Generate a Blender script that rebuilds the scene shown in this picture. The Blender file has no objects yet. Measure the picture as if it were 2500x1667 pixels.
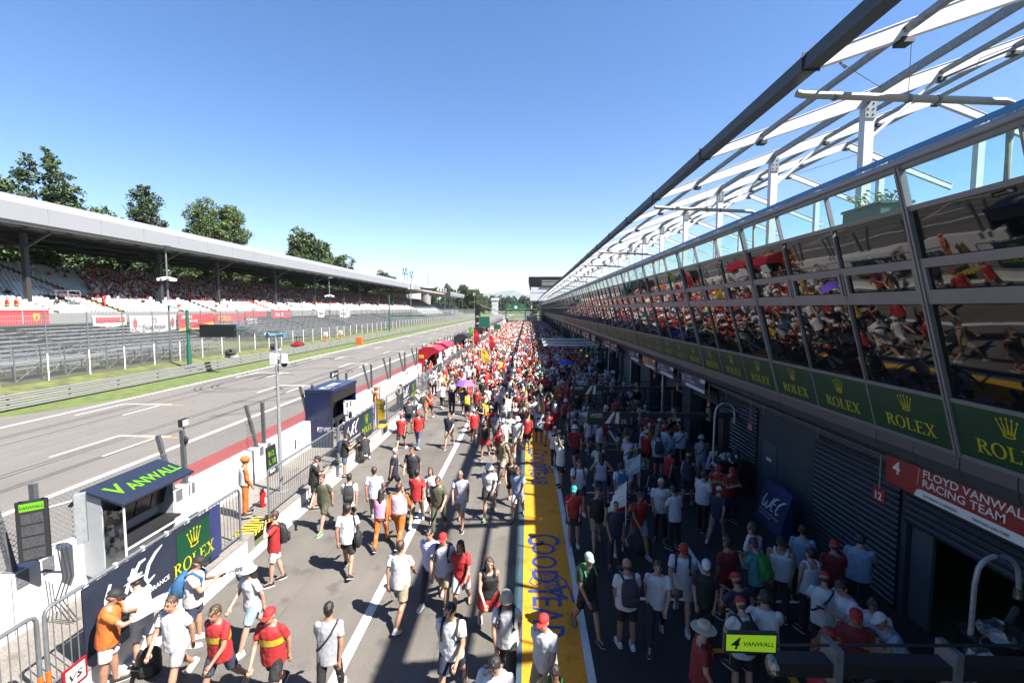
import bpy, math, random
import numpy as np
from mathutils import Vector, Matrix
R = math.radians
S = bpy.context.scene
COL = S.collection
V = Vector
random.seed(7)

HAZE = 0.00004
# ---------------------------------------------------------------- camera
cd = bpy.data.cameras.new('camera')
cam = bpy.data.objects.new('camera', cd)
COL.objects.link(cam)
cd.sensor_width = 36
cd.lens = 16.272
cd.clip_start = 0.1
cd.clip_end = 60000
cam.location = (0, 0, 6.5)
cam.rotation_euler = (R(90 - 4.075), 0, R(1.921))
S.camera = cam

# ---------------------------------------------------------------- world, sun, exposure
SUN = V((0.71, -0.33, 1.0)).normalized()
w = bpy.data.worlds.new('World')
S.world = w
w.use_nodes = True
nt = w.node_tree
bg = nt.nodes['Background']
sky = nt.nodes.new('ShaderNodeTexSky')
sky.sky_type = 'NISHITA'
sky.sun_disc = False
sky.sun_elevation = math.asin(SUN.z)
sky.sun_rotation = math.atan2(SUN.x, SUN.y)
sky.altitude = 200
sky.air_density = 1.0
sky.dust_density = 1.0
sky.ozone_density = 3.0
hs = nt.nodes.new('ShaderNodeHueSaturation')
hs.inputs['Saturation'].default_value = 1.28
hs.inputs['Hue'].default_value = 0.506
nt.links.new(sky.outputs[0], hs.inputs['Color'])
nt.links.new(hs.outputs[0], bg.inputs[0])
bg.inputs[1].default_value = 0.05
sl = bpy.data.lights.new('sun', 'SUN')
sl.energy = 5.0
sl.angle = R(0.55)
sl.color = (1.0, 0.95, 0.88)
so = bpy.data.objects.new('sun', sl)
COL.objects.link(so)
so.rotation_euler = SUN.to_track_quat('Z', 'Y').to_euler()
S.view_settings.view_transform = 'Standard'
S.view_settings.look = 'None'
S.view_settings.exposure = 2.15
S.view_settings.gamma = 1.0
S.cycles.max_bounces = 6
S.cycles.diffuse_bounces = 1
S.cycles.glossy_bounces = 3
S.cycles.transparent_max_bounces = 24
S.cycles.transmission_bounces = 2

# ---------------------------------------------------------------- materials
MATS = {}
DIM = 0.76          # the picture is exposed bright, so every paint and cloth is a little darker

def mat(name, col, rough=0.6, metal=0.0, var=0.0, scale=4.0, bump=0.0, bscale=60.0, spec=None, emit=0.0):
    if name in MATS:
        return MATS[name]
    if not emit:
        col = tuple(x * DIM for x in col)
    m = bpy.data.materials.new(name)
    m.use_nodes = True
    t = m.node_tree
    b = t.nodes['Principled BSDF']
    c = (*col, 1)
    b.inputs['Base Color'].default_value = c
    b.inputs['Roughness'].default_value = rough
    b.inputs['Metallic'].default_value = metal
    if spec is not None:
        b.inputs['Specular IOR Level'].default_value = spec
    if emit:
        b.inputs['Emission Color'].default_value = c
        b.inputs['Emission Strength'].default_value = emit
    if var or bump:
        tc = t.nodes.new('ShaderNodeTexCoord')
    if var:
        n = t.nodes.new('ShaderNodeTexNoise')
        n.inputs['Scale'].default_value = scale
        n.inputs['Detail'].default_value = 6
        n.inputs['Roughness'].default_value = 0.65
        r = t.nodes.new('ShaderNodeValToRGB')
        r.color_ramp.elements[0].position = 0.3
        r.color_ramp.elements[1].position = 0.72
        r.color_ramp.elements[0].color = (*[x * (1 - var) for x in col], 1)
        r.color_ramp.elements[1].color = (*[min(1, x * (1 + var)) for x in col], 1)
        t.links.new(tc.outputs['Object'], n.inputs['Vector'])
        t.links.new(n.outputs[0], r.inputs[0])
        t.links.new(r.outputs[0], b.inputs['Base Color'])
    if bump:
        n2 = t.nodes.new('ShaderNodeTexNoise')
        n2.inputs['Scale'].default_value = bscale
        n2.inputs['Detail'].default_value = 4
        bp = t.nodes.new('ShaderNodeBump')
        bp.inputs['Strength'].default_value = bump
        bp.inputs['Distance'].default_value = 0.02
        t.links.new(tc.outputs['Object'], n2.inputs['Vector'])
        t.links.new(n2.outputs[0], bp.inputs['Height'])
        t.links.new(bp.outputs[0], b.inputs['Normal'])
    MATS[name] = m
    return m

def nodes(m):
    t = m.node_tree
    return t, t.nodes['Principled BSDF'], (lambda ty: t.nodes.new('ShaderNode' + ty)), t.links.new

def asphalt(name, base, dark, marks=0.0, stain=0.35, spot=0.7):
    m = mat(name, base, 0.85)
    base = tuple(x * DIM for x in base)
    t, b, N, L = nodes(m)
    tc = N('TexCoord')
    def noise(sc, det=5, vec=None):
        n = N('TexNoise')
        n.inputs['Scale'].default_value = sc
        n.inputs['Detail'].default_value = det
        L(vec or tc.outputs['Object'], n.inputs['Vector'])
        return n.outputs[0]
    def ramp(x, a, b_, ca, cb):
        r = N('ValToRGB')
        r.color_ramp.elements[0].position = a
        r.color_ramp.elements[1].position = b_
        r.color_ramp.elements[0].color = (*ca, 1)
        r.color_ramp.elements[1].color = (*cb, 1)
        L(x, r.inputs[0])
        return r.outputs[0]
    def mul(a, c, f=1.0):
        x = N('Mix')
        x.data_type = 'RGBA'
        x.blend_type = 'MULTIPLY'
        x.inputs[0].default_value = f
        L(a, x.inputs[6])
        L(c, x.inputs[7])
        return x.outputs[2]
    grain = ramp(noise(55, 3), 0.35, 0.68, [x * 0.62 for x in base], [x * 1.35 for x in base])
    fine = ramp(noise(240, 2), 0.3, 0.7, (0.7, 0.7, 0.7), (1.2, 1.2, 1.2))
    big = ramp(noise(0.35, 6), 0.35, 0.65, (1 - stain, 1 - stain, 1 - stain), (1, 1, 1))
    spots = ramp(noise(1.7, 8), 0.30, 0.42, (0.5, 0.5, 0.5), (1, 1, 1))
    mp = N('Mapping')
    mp.inputs['Scale'].default_value = (2.4, 0.03, 1)
    L(tc.outputs['Object'], mp.inputs[0])
    lanes = ramp(noise(1.0, 4, mp.outputs[0]), 0.35, 0.65, (1 - marks, 1 - marks, 1 - marks), (1, 1, 1))
    c = mul(mul(mul(mul(grain, fine), big), spots, spot), lanes)
    L(c, b.inputs['Base Color'])
    bp = N('Bump')
    bp.inputs['Strength'].default_value = 0.35
    bp.inputs['Distance'].default_value = 0.01
    L(noise(90, 3), bp.inputs['Height'])
    L(bp.outputs[0], b.inputs['Normal'])
    return m

asphalt('track asphalt', (0.155, 0.143, 0.130), 0.1, 0.10, 0.08, 0.3)
asphalt('pit asphalt', (0.143, 0.129, 0.112), 0.1, 0.12, 0.35)
asphalt('apron concrete', (0.0125, 0.013, 0.0135), 0.1, 0.1, 0.45)  # base colour darkened to carry the shade beside the pit building
asphalt('platform concrete', (0.22, 0.20, 0.175), 0.1, 0.0, 0.3)
asphalt('worn white paint', (0.62, 0.61, 0.59), 0.1, 0.0, 0.08)
asphalt('yellow paint', (0.86, 0.335, 0.004), 0.1, 0.1, 0.18)
asphalt('pale blue paint', (0.055, 0.085, 0.12), 0.1, 0.0, 0.2)
asphalt('red paint', (0.27, 0.028, 0.026), 0.1, 0.1, 0.2)
asphalt('orange paint', (0.5, 0.21, 0.03), 0.1, 0.0, 0.3)
mat('navy paint', (0.035, 0.05, 0.22), 0.7, var=0.3, scale=9)
mat('asphalt seam', (0.062, 0.058, 0.053), 0.85, var=0.5, scale=2)
mat('tyre rubber mark', (0.055, 0.053, 0.05), 0.8, var=0.3, scale=3)
mat('grass green', (0.085, 0.115, 0.024), 0.9, var=0.45, scale=1.3, bump=0.8, bscale=25)
mat('dry grass', (0.085, 0.095, 0.026), 0.9, var=0.5, scale=0.9, bump=0.8, bscale=20)
mat('field green', (0.06, 0.09, 0.03), 0.95, var=0.4, scale=0.05)
mat('white wall', (0.54, 0.53, 0.52), 0.6, var=0.07, scale=1.2, bump=0.05, bscale=12)
mat('galvanised', (0.30, 0.315, 0.33), 0.42, 0.3, var=0.2, scale=14)
mat('post steel', (0.085, 0.09, 0.095), 0.5, 0.2, var=0.2, scale=9)
mat('barrier steel', (0.15, 0.16, 0.172), 0.45, 0.3, var=0.2, scale=9)
mat('rail steel', (0.21, 0.215, 0.22), 0.45, 0.1, var=0.1, scale=6)
mat('grey steel', (0.16, 0.168, 0.175), 0.5, 0.3, var=0.25, scale=9)
mat('bleacher metal', (0.30, 0.315, 0.33), 0.45, 0.2, var=0.15, scale=3)
mat('white steel', (0.66, 0.66, 0.65), 0.4, var=0.05, scale=2.5)
mat('dark beam', (0.085, 0.09, 0.095), 0.6, 0.3, var=0.35, scale=18)
mat('grey purlin', (0.30, 0.305, 0.31), 0.55, 0.2, var=0.3, scale=12)
mat('pipe beige', (0.36, 0.34, 0.30), 0.5, var=0.1)
mat('facade frame', (0.19, 0.182, 0.20), 0.45, 0.2, var=0.08, scale=2)
mat('facade pipe', (0.26, 0.28, 0.33), 0.45, 0.2)
mat('blue rail', (0.02, 0.22, 0.55), 0.4)
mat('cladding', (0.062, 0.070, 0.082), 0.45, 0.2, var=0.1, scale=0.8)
mat('shutter', (0.016, 0.025, 0.037), 0.5, 0.3, var=0.15, scale=1.5)  # shade of the garage front put into this dark colour
mat('bare concrete', (0.026, 0.036, 0.048), 0.75, var=0.28, scale=1.6, bump=0.1, bscale=8)  # darker than real concrete, garage front shade is in the colour
mat('pale door', (0.05, 0.064, 0.08), 0.5)  # pale paint darkened to carry the shade under the overhang
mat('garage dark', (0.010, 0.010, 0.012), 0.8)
mat('black', (0.012, 0.012, 0.014), 0.55)
mat('black gloss', (0.012, 0.012, 0.014), 0.2)
mat('black rubber', (0.02, 0.02, 0.021), 0.75)
mat('advert green', (0.0, 0.042, 0.018), 0.45)
mat('advert yellow', (0.42, 0.38, 0.01), 0.5)
mat('banner dark', (0.012, 0.017, 0.035), 0.55, var=0.2, scale=2, bump=0.15, bscale=3)
mat('banner navy', (0.02, 0.028, 0.10), 0.5, var=0.2, scale=2, bump=0.1, bscale=3)
mat('booth navy', (0.007, 0.013, 0.055), 0.22, var=0.15, scale=2)
mat('booth slate', (0.014, 0.019, 0.036), 0.4, var=0.1, scale=3)
mat('booth white', (0.34, 0.36, 0.38), 0.45, var=0.08)
mat('lime', (0.10, 0.30, 0.004), 0.5)
mat('lime bright', (0.30, 0.52, 0.015), 0.5, emit=0.10)  # sign face given a faint glow of its own, though no lamp
mat('letter white', (0.62, 0.62, 0.62), 0.5)
mat('letter grey', (0.45, 0.46, 0.48), 0.5)
mat('sign red', (0.22, 0.006, 0.010), 0.5, var=0.12, scale=1.5)
mat('sign blue', (0.012, 0.028, 0.11), 0.5, var=0.15, scale=1.5)
mat('sign orange', (0.27, 0.075, 0.012), 0.5, var=0.12, scale=1.5)
mat('booth red', (0.30, 0.006, 0.016), 0.3, var=0.1)
mat('flag yellow', (0.58, 0.36, 0.01), 0.6)
mat('flag red', (0.45, 0.012, 0.015), 0.7, var=0.1)
mat('extinguisher red', (0.60, 0.012, 0.012), 0.25)
mat('hazard yellow', (0.75, 0.55, 0.02), 0.55)
mat('orange plastic', (0.60, 0.11, 0.01), 0.5)
mat('dark green steel', (0.01, 0.10, 0.06), 0.45)
mat('screen black', (0.008, 0.008, 0.009), 0.35)
mat('led mesh', (0.05, 0.05, 0.055), 0.35, var=0.8, scale=60)
mat('clear plastic', (0.5, 0.52, 0.55), 0.12)
mat('seat white', (0.60, 0.60, 0.60), 0.4)
mat('seat yellow', (0.75, 0.45, 0.03), 0.5)
mat('stand concrete', (0.22, 0.215, 0.20), 0.8, var=0.15)
mat('roof grey', (0.24, 0.245, 0.255), 0.45, 0.1, var=0.025, scale=0.15)
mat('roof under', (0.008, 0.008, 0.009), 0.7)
mat('stand column', (0.030, 0.030, 0.032), 0.6)
mat('stand tan', (0.38, 0.30, 0.20), 0.6, var=0.08)
mat('bark', (0.09, 0.065, 0.045), 0.9, var=0.4, scale=8, bump=0.5, bscale=12)
mat('leaf mid', (0.044, 0.088, 0.013), 0.65, var=0.4, scale=0.6)
mat('leaf dark', (0.024, 0.050, 0.010), 0.65, var=0.4, scale=0.6)
mat('leaf olive', (0.068, 0.10, 0.014), 0.65, var=0.4, scale=0.6)
mat('leaf grey', (0.036, 0.060, 0.022), 0.65, var=0.4, scale=0.6)
mat('mountain', (0.03, 0.045, 0.035), 0.95, var=0.3, scale=0.002)
mat('foil silver', (0.22, 0.225, 0.235), 0.3, 0.9, bump=0.9, bscale=18)
mat('paper', (0.62, 0.62, 0.61), 0.7)
mat('purple cloth', (0.16, 0.07, 0.55), 0.7)
mat('blue cloth', (0.02, 0.06, 0.42), 0.7)
mat('cam white', (0.55, 0.56, 0.57), 0.35)
mat('horn blue', (0.08, 0.18, 0.27), 0.4)

def glass_dark():
    m = mat('mirror glass', (0.006, 0.008, 0.009), 0.02)
    t, b, N, L = nodes(m)
    b.inputs['IOR'].default_value = 1.52
    tc = N('TexCoord')
    n = N('TexNoise')
    n.inputs['Scale'].default_value = 0.9
    n.inputs['Detail'].default_value = 1
    bp = N('Bump')
    bp.inputs['Strength'].default_value = 0.10
    bp.inputs['Distance'].default_value = 0.05
    L(tc.outputs['Object'], n.inputs['Vector'])
    L(n.outputs[0], bp.inputs['Height'])
    L(bp.outputs[0], b.inputs['Normal'])
glass_dark()

def glass_clear(name, tint, ior=1.45):
    m = mat(name, tint, 0.02)
    t, b, N, L = nodes(m)
    tr = N('BsdfTransparent')
    tr.inputs[0].default_value = (*tint, 1)
    gl = N('BsdfGlossy')
    gl.inputs['Roughness'].default_value = 0.02
    lw = N('LayerWeight')
    lw.inputs[0].default_value = 0.5
    pw = N('Math'); pw.operation = 'POWER'; pw.inputs[1].default_value = 5.0
    L(lw.outputs['Facing'], pw.inputs[0])
    fr = N('Math'); fr.operation = 'ADD'; fr.inputs[1].default_value = ior; fr.use_clamp = True
    L(pw.outputs[0], fr.inputs[0])
    mx = N('MixShader')
    L(fr.outputs[0], mx.inputs[0])
    L(tr.outputs[0], mx.inputs[1])
    L(gl.outputs[0], mx.inputs[2])
    L(mx.outputs[0], t.nodes['Material Output'].inputs[0])
glass_clear('teal glass', (0.66, 0.90, 0.90), .07)
glass_clear('film glass', (0.80, 0.83, 0.85), .06)

def mesh_mat(name, pitch, wire, col):
    # woven wire: diamond openings, mostly see-through
    m = mat(name, col, 0.5, 0.5)
    t, b, N, L = nodes(m)
    tc = N('TexCoord')
    sp = N('SeparateXYZ')
    L(tc.outputs['Object'], sp.inputs[0])
    def math_(op, a, c=None):
        x = N('Math')
        x.operation = op
        for i, q in enumerate((a, c)):
            if q is None:
                continue
            if isinstance(q, (int, float)):
                x.inputs[i].default_value = q
            else:
                L(q, x.inputs[i])
        return x.outputs[0]
    d1 = math_('ADD', sp.outputs[1], sp.outputs[2])
    d2 = math_('SUBTRACT', sp.outputs[1], sp.outputs[2])
    f1 = math_('LESS_THAN', math_('FRACT', math_('DIVIDE', d1, pitch)), wire)
    f2 = math_('LESS_THAN', math_('FRACT', math_('DIVIDE', d2, pitch)), wire)
    fac = math_('MAXIMUM', f1, f2)
    tr = N('BsdfTransparent')
    mx = N('MixShader')
    L(fac, mx.inputs[0])
    L(tr.outputs[0], mx.inputs[1])
    L(b.outputs[0], mx.inputs[2])
    L(mx.outputs[0], t.nodes['Material Output'].inputs[0])
mesh_mat('wire mesh', 0.11, 0.10, (0.22, 0.23, 0.24))
mesh_mat('far wire mesh', 0.14, 0.15, (0.26, 0.27, 0.28))

def vcol_mat():
    m = mat('crowd clothing', (0.5, 0.5, 0.5), 0.75)
    t, b, N, L = nodes(m)
    a = N('Attribute')
    a.attribute_name = 'Col'
    L(a.outputs[0], b.inputs['Base Color'])
vcol_mat()

def stripes(name, c1, c2, pitch, axis=2):
    m = mat(name, c1, 0.7)
    t, b, N, L = nodes(m)
    tc = N('TexCoord')
    sp = N('SeparateXYZ')
    L(tc.outputs['Object'], sp.inputs[0])
    x = N('Math'); x.operation = 'DIVIDE'; x.inputs[1].default_value = pitch
    L(sp.outputs[axis], x.inputs[0])
    y = N('Math'); y.operation = 'FRACT'
    L(x.outputs[0], y.inputs[0])
    z = N('Math'); z.operation = 'GREATER_THAN'; z.inputs[1].default_value = 0.5
    L(y.outputs[0], z.inputs[0])
    q = N('Mix'); q.data_type = 'RGBA'
    q.inputs[6].default_value = (*c1, 1)
    q.inputs[7].default_value = (*c2, 1)
    L(z.outputs[0], q.inputs[0])
    L(q.outputs[2], b.inputs['Base Color'])
stripes('cloth st', (0.55, 0.55, 0.66), (0.22, 0.22, 0.38), 0.05)

CL = dict(wt=(0.80, 0.79, 0.80), lw=(0.66, 0.64, 0.74), gy=(0.42, 0.42, 0.45), bk=(0.012, 0.012, 0.014), dk=(0.03, 0.032, 0.045),
          nv=(0.018, 0.024, 0.065), rd=(0.60, 0.018, 0.02), dr=(0.30, 0.012, 0.015), ye=(0.75, 0.52, 0.02), kh=(0.46, 0.37, 0.24),
          bg=(0.60, 0.52, 0.40), jb=(0.10, 0.17, 0.29), jn=(0.035, 0.05, 0.10), ol=(0.11, 0.115, 0.06), lb=(0.36, 0.48, 0.66),
          pk=(0.80, 0.42, 0.62), pw=(0.80, 0.62, 0.72), tl=(0.10, 0.42, 0.42), gn=(0.06, 0.36, 0.06), br=(0.09, 0.045, 0.022),
          gr=(0.50, 0.50, 0.49), oc=(0.72, 0.25, 0.12), cy=(0.05, 0.48, 0.58), lg=(0.60, 0.68, 0.62), bl=(0.03, 0.16, 0.36))
CL['or'] = (0.85, 0.19, 0.02)
CL = {k_: tuple(x * (.64 if min(c_) > .3 else .56) for x in c_) for k_, c_ in CL.items()}
for k_, c_ in CL.items():
    mat('cloth ' + k_, c_, 0.78, var=0.10, scale=7, bump=0.55, bscale=13)
SKIN = [mat('skin %d' % i, c, 0.5, var=0.08, scale=10) for i, c in enumerate([(0.36, 0.19, 0.125), (0.30, 0.15, 0.095), (0.40, 0.23, 0.165), (0.22, 0.11, 0.065)])]
for k_, c_ in dict(bk=(0.012, 0.010, 0.009), br=(0.05, 0.026, 0.014), gr=(0.40, 0.39, 0.38), bl=(0.30, 0.19, 0.08)).items():
    mat('hair ' + k_, c_, 0.55, var=0.3, scale=20, bump=0.4, bscale=60)
mat('eye dark', (0.02, 0.015, 0.012), 0.3)
mat('lip', (0.35, 0.11, 0.09), 0.5)

# ---------------------------------------------------------------- mesh helpers
class MB:
    def __init__(self):
        self.v = []; self.f = []; self.m = []
    def add(self, vs, fs, mi=0):
        o = len(self.v)
        self.v.extend([tuple(x) for x in vs])
        self.f.extend([tuple(i + o for i in q) for q in fs])
        self.m.extend([mi] * len(fs))
    def box(self, a, b, mi=0):
        x0, y0, z0 = a; x1, y1, z1 = b
        self.add([(x0, y0, z0), (x1, y0, z0), (x1, y1, z0), (x0, y1, z0), (x0, y0, z1), (x1, y0, z1), (x1, y1, z1), (x0, y1, z1)],
                 [(0, 3, 2, 1), (4, 5, 6, 7), (0, 1, 5, 4), (1, 2, 6, 5), (2, 3, 7, 6), (3, 0, 4, 7)], mi)
    def hexa(self, b, t, mi=0):
        # eight corners: b four below, t four above, both counter-clockwise
        self.add(list(b) + list(t), [(0, 3, 2, 1), (4, 5, 6, 7), (0, 1, 5, 4), (1, 2, 6, 5), (2, 3, 7, 6), (3, 0, 4, 7)], mi)
    def beam(self, p, q, wd, ht, mi=0, up=(0, 0, 1), w2=None, h2=None):
        p = V(p); q = V(q); d = (q - p).normalized()
        s = d.cross(V(up))
        if s.length < 1e-4:
            s = d.cross(V((1, 0, 0)))
        s.normalize(); u = s.cross(d)
        w2 = wd if w2 is None else w2; h2 = ht if h2 is None else h2
        r = []
        for c, a, b in ((p, wd, ht), (q, w2, h2)):
            r += [c - s * a / 2 - u * b / 2, c + s * a / 2 - u * b / 2, c + s * a / 2 + u * b / 2, c - s * a / 2 + u * b / 2]
        self.add(r, [(0, 1, 2, 3), (7, 6, 5, 4), (0, 4, 5, 1), (1, 5, 6, 2), (2, 6, 7, 3), (3, 7, 4, 0)], mi)
    def loft(self, rings, mi=0, cap=True):
        n = len(rings[0]); vs = [p for r in rings for p in r]; fs = []
        for i in range(len(rings) - 1):
            for j in range(n):
                k = (j + 1) % n
                fs.append((i * n + j, i * n + k, (i + 1) * n + k, (i + 1) * n + j))
        if cap:
            fs.append(tuple(range(n))[::-1])
            fs.append(tuple((len(rings) - 1) * n + j for j in range(n)))
        self.add(vs, fs, mi)
    def tube(self, pts, r, n=8, mi=0, cap=True):
        pts = [V(p) for p in pts]
        rs = r if isinstance(r, (list, tuple)) else [r] * len(pts)
        rings = []; ref = None
        for i, p in enumerate(pts):
            d = (pts[min(i + 1, len(pts) - 1)] - pts[max(i - 1, 0)]).normalized()
            if ref is None:
                ref = V((0, 0, 1)) if abs(d.z) < 0.9 else V((1, 0, 0))
            a = d.cross(ref)
            if a.length < 1e-4:
                a = d.cross(V((0, 1, 0)))
            a.normalize(); b = d.cross(a); ref = -b if False else ref
            rings.append([p + (a * math.cos(t) + b * math.sin(t)) * rs[i] for t in [2 * math.pi * k / n for k in range(n)]])
        self.loft(rings, mi, cap)
    def ell(self, c, r, mi=0, nu=12, nv=8, rot=None, z0=-1.0, z1=1.0):
        c = V(c); rings = []
        a0 = math.asin(z0); a1 = math.asin(z1)
        for i in range(nv + 1):
            a = a0 + (a1 - a0) * i / nv
            ca = max(math.cos(a), 0.02); sa = math.sin(a)
            ring = []
            for j in range(nu):
                t = 2 * math.pi * j / nu
                p = V((r[0] * ca * math.cos(t), r[1] * ca * math.sin(t), r[2] * sa))
                ring.append(c + (rot @ p if rot else p))
            rings.append(ring)
        self.loft(rings, mi)
    def caps(self, p, q, r0, r1, mi=0, n=10):
        p = V(p); q = V(q)
        self.tube([p, q], [r0, r1], n, mi)
        self.ell(p, (r0, r0, r0), mi, n, 6)
        self.ell(q, (r1, r1, r1), mi, n, 6)
    def poly(self, pts, mi=0):
        self.add(pts, [tuple(range(len(pts)))], mi)
    def prism(self, pts, th, mi=0, mi_side=None):
        # a flat polygon (3D points) given thickness vector th
        th = V(th); n = len(pts); a = [V(p) for p in pts]; b = [p + th for p in a]
        self.add(a + b, [tuple(range(n)), tuple(range(2 * n - 1, n - 1, -1))], mi)
        self.add(a + b, [(i, n + i, n + (i + 1) % n, (i + 1) % n) for i in range(n)], mi if mi_side is None else mi_side)
    def decal(self, polys, o, u, v, mi=0):
        # flat shapes (2D polygons) laid on a plane: origin, right, up vectors
        o = V(o); u = V(u); v = V(v)
        for vs, fs in polys:
            self.add([o + u * x + v * y for x, y in vs], fs, mi)
    def text(self, s, o, u, v, size, mi=0, shear=0.0, bold=0.0, align='l', wide=1.0):
        vs, fs, wd = glyphs(s, shear, bold)
        dx = {'l': 0, 'c': -wd / 2, 'r': -wd}[align]
        o = V(o); u = V(u).normalized(); v = V(v).normalized()
        self.add([o + u * (x + dx) * size * wide + v * y * size for x, y in vs], fs, mi)
        return wd * size * wide
    def mesh(self, name, mats, smooth=False, angle=35):
        me = bpy.data.meshes.new(name)
        me.from_pydata(self.v, [], self.f)
        for x in mats:
            me.materials.append(MATS[x] if isinstance(x, str) else x)
        if len(mats) > 1:
            me.polygons.foreach_set('material_index', self.m)
        if smooth:
            me.polygons.foreach_set('use_smooth', [True] * len(me.polygons))
            me.set_sharp_from_angle(angle=R(angle))
        me.update()
        return me

GC = {}
def glyphs(s, shear, bold):
    k = (s, shear, bold)
    if k not in GC:
        cu = bpy.data.curves.new('writing', 'FONT')
        cu.body = s; cu.size = 1.0; cu.shear = shear; cu.offset = bold; cu.resolution_u = 3
        ob = bpy.data.objects.new('writing', cu)
        me = ob.to_mesh()
        vs = [(p.co.x, p.co.y) for p in me.vertices]
        fs = [tuple(p.vertices) for p in me.polygons]
        ob.to_mesh_clear()
        bpy.data.objects.remove(ob); bpy.data.curves.remove(cu)
        x0 = min(x for x, y in vs); x1 = max(x for x, y in vs)
        GC[k] = ([(x - x0, y) for x, y in vs], fs, x1 - x0)
    return GC[k]

def tag(o, label=None, cat=None, group=None, kind=None):
    if label: o['label'] = label
    if cat: o['category'] = cat
    if group: o['group'] = group
    if kind: o['kind'] = kind
    return o

def link(name, me, parent=None, loc=(0, 0, 0), rz=0.0):
    o = bpy.data.objects.new(name, me)
    COL.objects.link(o)
    o.location = loc
    o.rotation_euler = (0, 0, rz)
    if parent is not None:
        o.parent = parent
    return o

def thing(name, label, cat, loc=(0, 0, 0), rz=0.0, group=None):
    return tag(link(name, None, None, loc, rz), label, cat, group)

def part(name, mb, mats, parent, smooth=False, angle=35, loc=(0, 0, 0)):
    if isinstance(mats, str): mats = [mats]
    return link(name, mb.mesh(name, mats, smooth, angle), parent, loc)

def solo(name, mb, mats, label, cat, loc=(0, 0, 0), rz=0.0, group=None, smooth=False, kind=None):
    if isinstance(mats, str): mats = [mats]
    return tag(link(name, mb.mesh(name, mats, smooth), None, loc, rz), label, cat, group, kind)

def struct(name, mb, mats, loc=(0, 0, 0)):
    if isinstance(mats, str): mats = [mats]
    return tag(link(name, mb.mesh(name, mats), None, loc), kind='structure')

def copy_tree(o, parent=None):
    c = o.copy(); COL.objects.link(c); c.parent = parent
    for ch in o.children: copy_tree(ch, c)
    return c

def sheet(x0, x1, y0, y1, z, mb=None, mi=0):
    mb = mb or MB()
    mb.poly([(x0, y0, z), (x1, y0, z), (x1, y1, z), (x0, y1, z)], mi)
    return mb

def arc(cx, cy, rx, ry, a0, a1, n):
    return [(cx + rx * math.cos(R(a0 + (a1 - a0) * i / n)), cy + ry * math.sin(R(a0 + (a1 - a0) * i / n))) for i in range(n + 1)]
def band(o, i):
    # quads between two matching polylines
    n = len(o)
    return (o + i, [(k, k + 1, n + k + 1, n + k) for k in range(n - 1)])
def rect(x0, y0, x1, y1):
    return ([(x0, y0), (x1, y0), (x1, y1), (x0, y1)], [(0, 1, 2, 3)])
def quad(*p):
    return (list(p), [tuple(range(len(p)))])

# serif capitals and a five-pointed crown, drawn as flat shapes one unit high
SER = {
 'R': (0.84, [rect(.12, 0, .28, 1), rect(.02, 0, .38, .06), rect(.02, .94, .3, 1), band(arc(.3, .74, .40, .26, 90, -90, 10), arc(.28, .74, .25, .185, 90, -90, 10)),
              quad((.34, .5), (.5, .5), (.84, .03), (.66, .03)), rect(.60, 0, .88, .06)]),
 'O': (0.92, [band(arc(.46, .5, .44, .53, 0, 360, 28), arc(.46, .5, .28, .46, 0, 360, 28))]),
 'L': (0.74, [rect(.12, 0, .28, 1), rect(.02, .94, .40, 1), rect(.02, 0, .70, .07), quad((.62, .07), (.70, .07), (.72, .30), (.68, .30))]),
 'E': (0.76, [rect(.12, 0, .28, 1), rect(.02, .93, .68, 1), rect(.02, 0, .72, .07), rect(.28, .47, .54, .54), rect(.50, .40, .55, .62),
              quad((.64, .07), (.72, .07), (.74, .27), (.70, .27)), quad((.61, .93), (.68, .93), (.69, .76), (.65, .76))]),
 'X': (0.86, [quad((.10, .97), (.28, .97), (.78, .03), (.60, .03)), quad((.66, .97), (.76, .97), (.22, .03), (.12, .03)),
              rect(.0, .94, .36, 1), rect(.56, .94, .86, 1), rect(.0, 0, .32, .06), rect(.50, 0, .88, .06)])}
def serif(mb, s, o, u, v, size, mi, wide=1.0):
    o = V(o); u = V(u).normalized(); v = V(v).normalized()
    tot = sum(SER[c][0] + .04 for c in s) - .04
    x = -tot / 2
    for c in s:
        mb.decal(SER[c][1], o + u * x * size * wide, u * size * wide, v * size, mi)
        x += SER[c][0] + .04
def crown(mb, o, u, v, size, mi):
    P = []
    for i, (a, h) in enumerate([(-.52, .86), (-.27, .95), (0, 1.0), (.27, .95), (.52, .86)]):
        b = a * .42
        P.append(quad((b - .055, .14), (b + .055, .14), (a + .018, h), (a - .018, h)))
        P.append((arc(a, h + .05, .065, .065, 0, 330, 11), [tuple(range(12))]))
        if i < 4:
            P.append(quad((b, .14), (b + .12, .14), (b + .09, .42)))
    P.append(band(arc(0, .1, .34, .12, 0, 360, 20), arc(0, .1, .22, .055, 0, 360, 20)))
    mb.decal(P, o, V(u).normalized() * size, V(v).normalized() * size, mi)
def stroke(pts, wds):
    L_, R_ = [], []
    for i, p in enumerate(pts):
        a = pts[max(i - 1, 0)]; b = pts[min(i + 1, len(pts) - 1)]
        dx, dy = b[0] - a[0], b[1] - a[1]; n = math.hypot(dx, dy) or 1
        w_ = wds[i] if isinstance(wds, (list, tuple)) else wds
        L_.append((p[0] - dy / n * w_ / 2, p[1] + dx / n * w_ / 2)); R_.append((p[0] + dy / n * w_ / 2, p[1] - dx / n * w_ / 2))
    return band(L_, R_)
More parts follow.
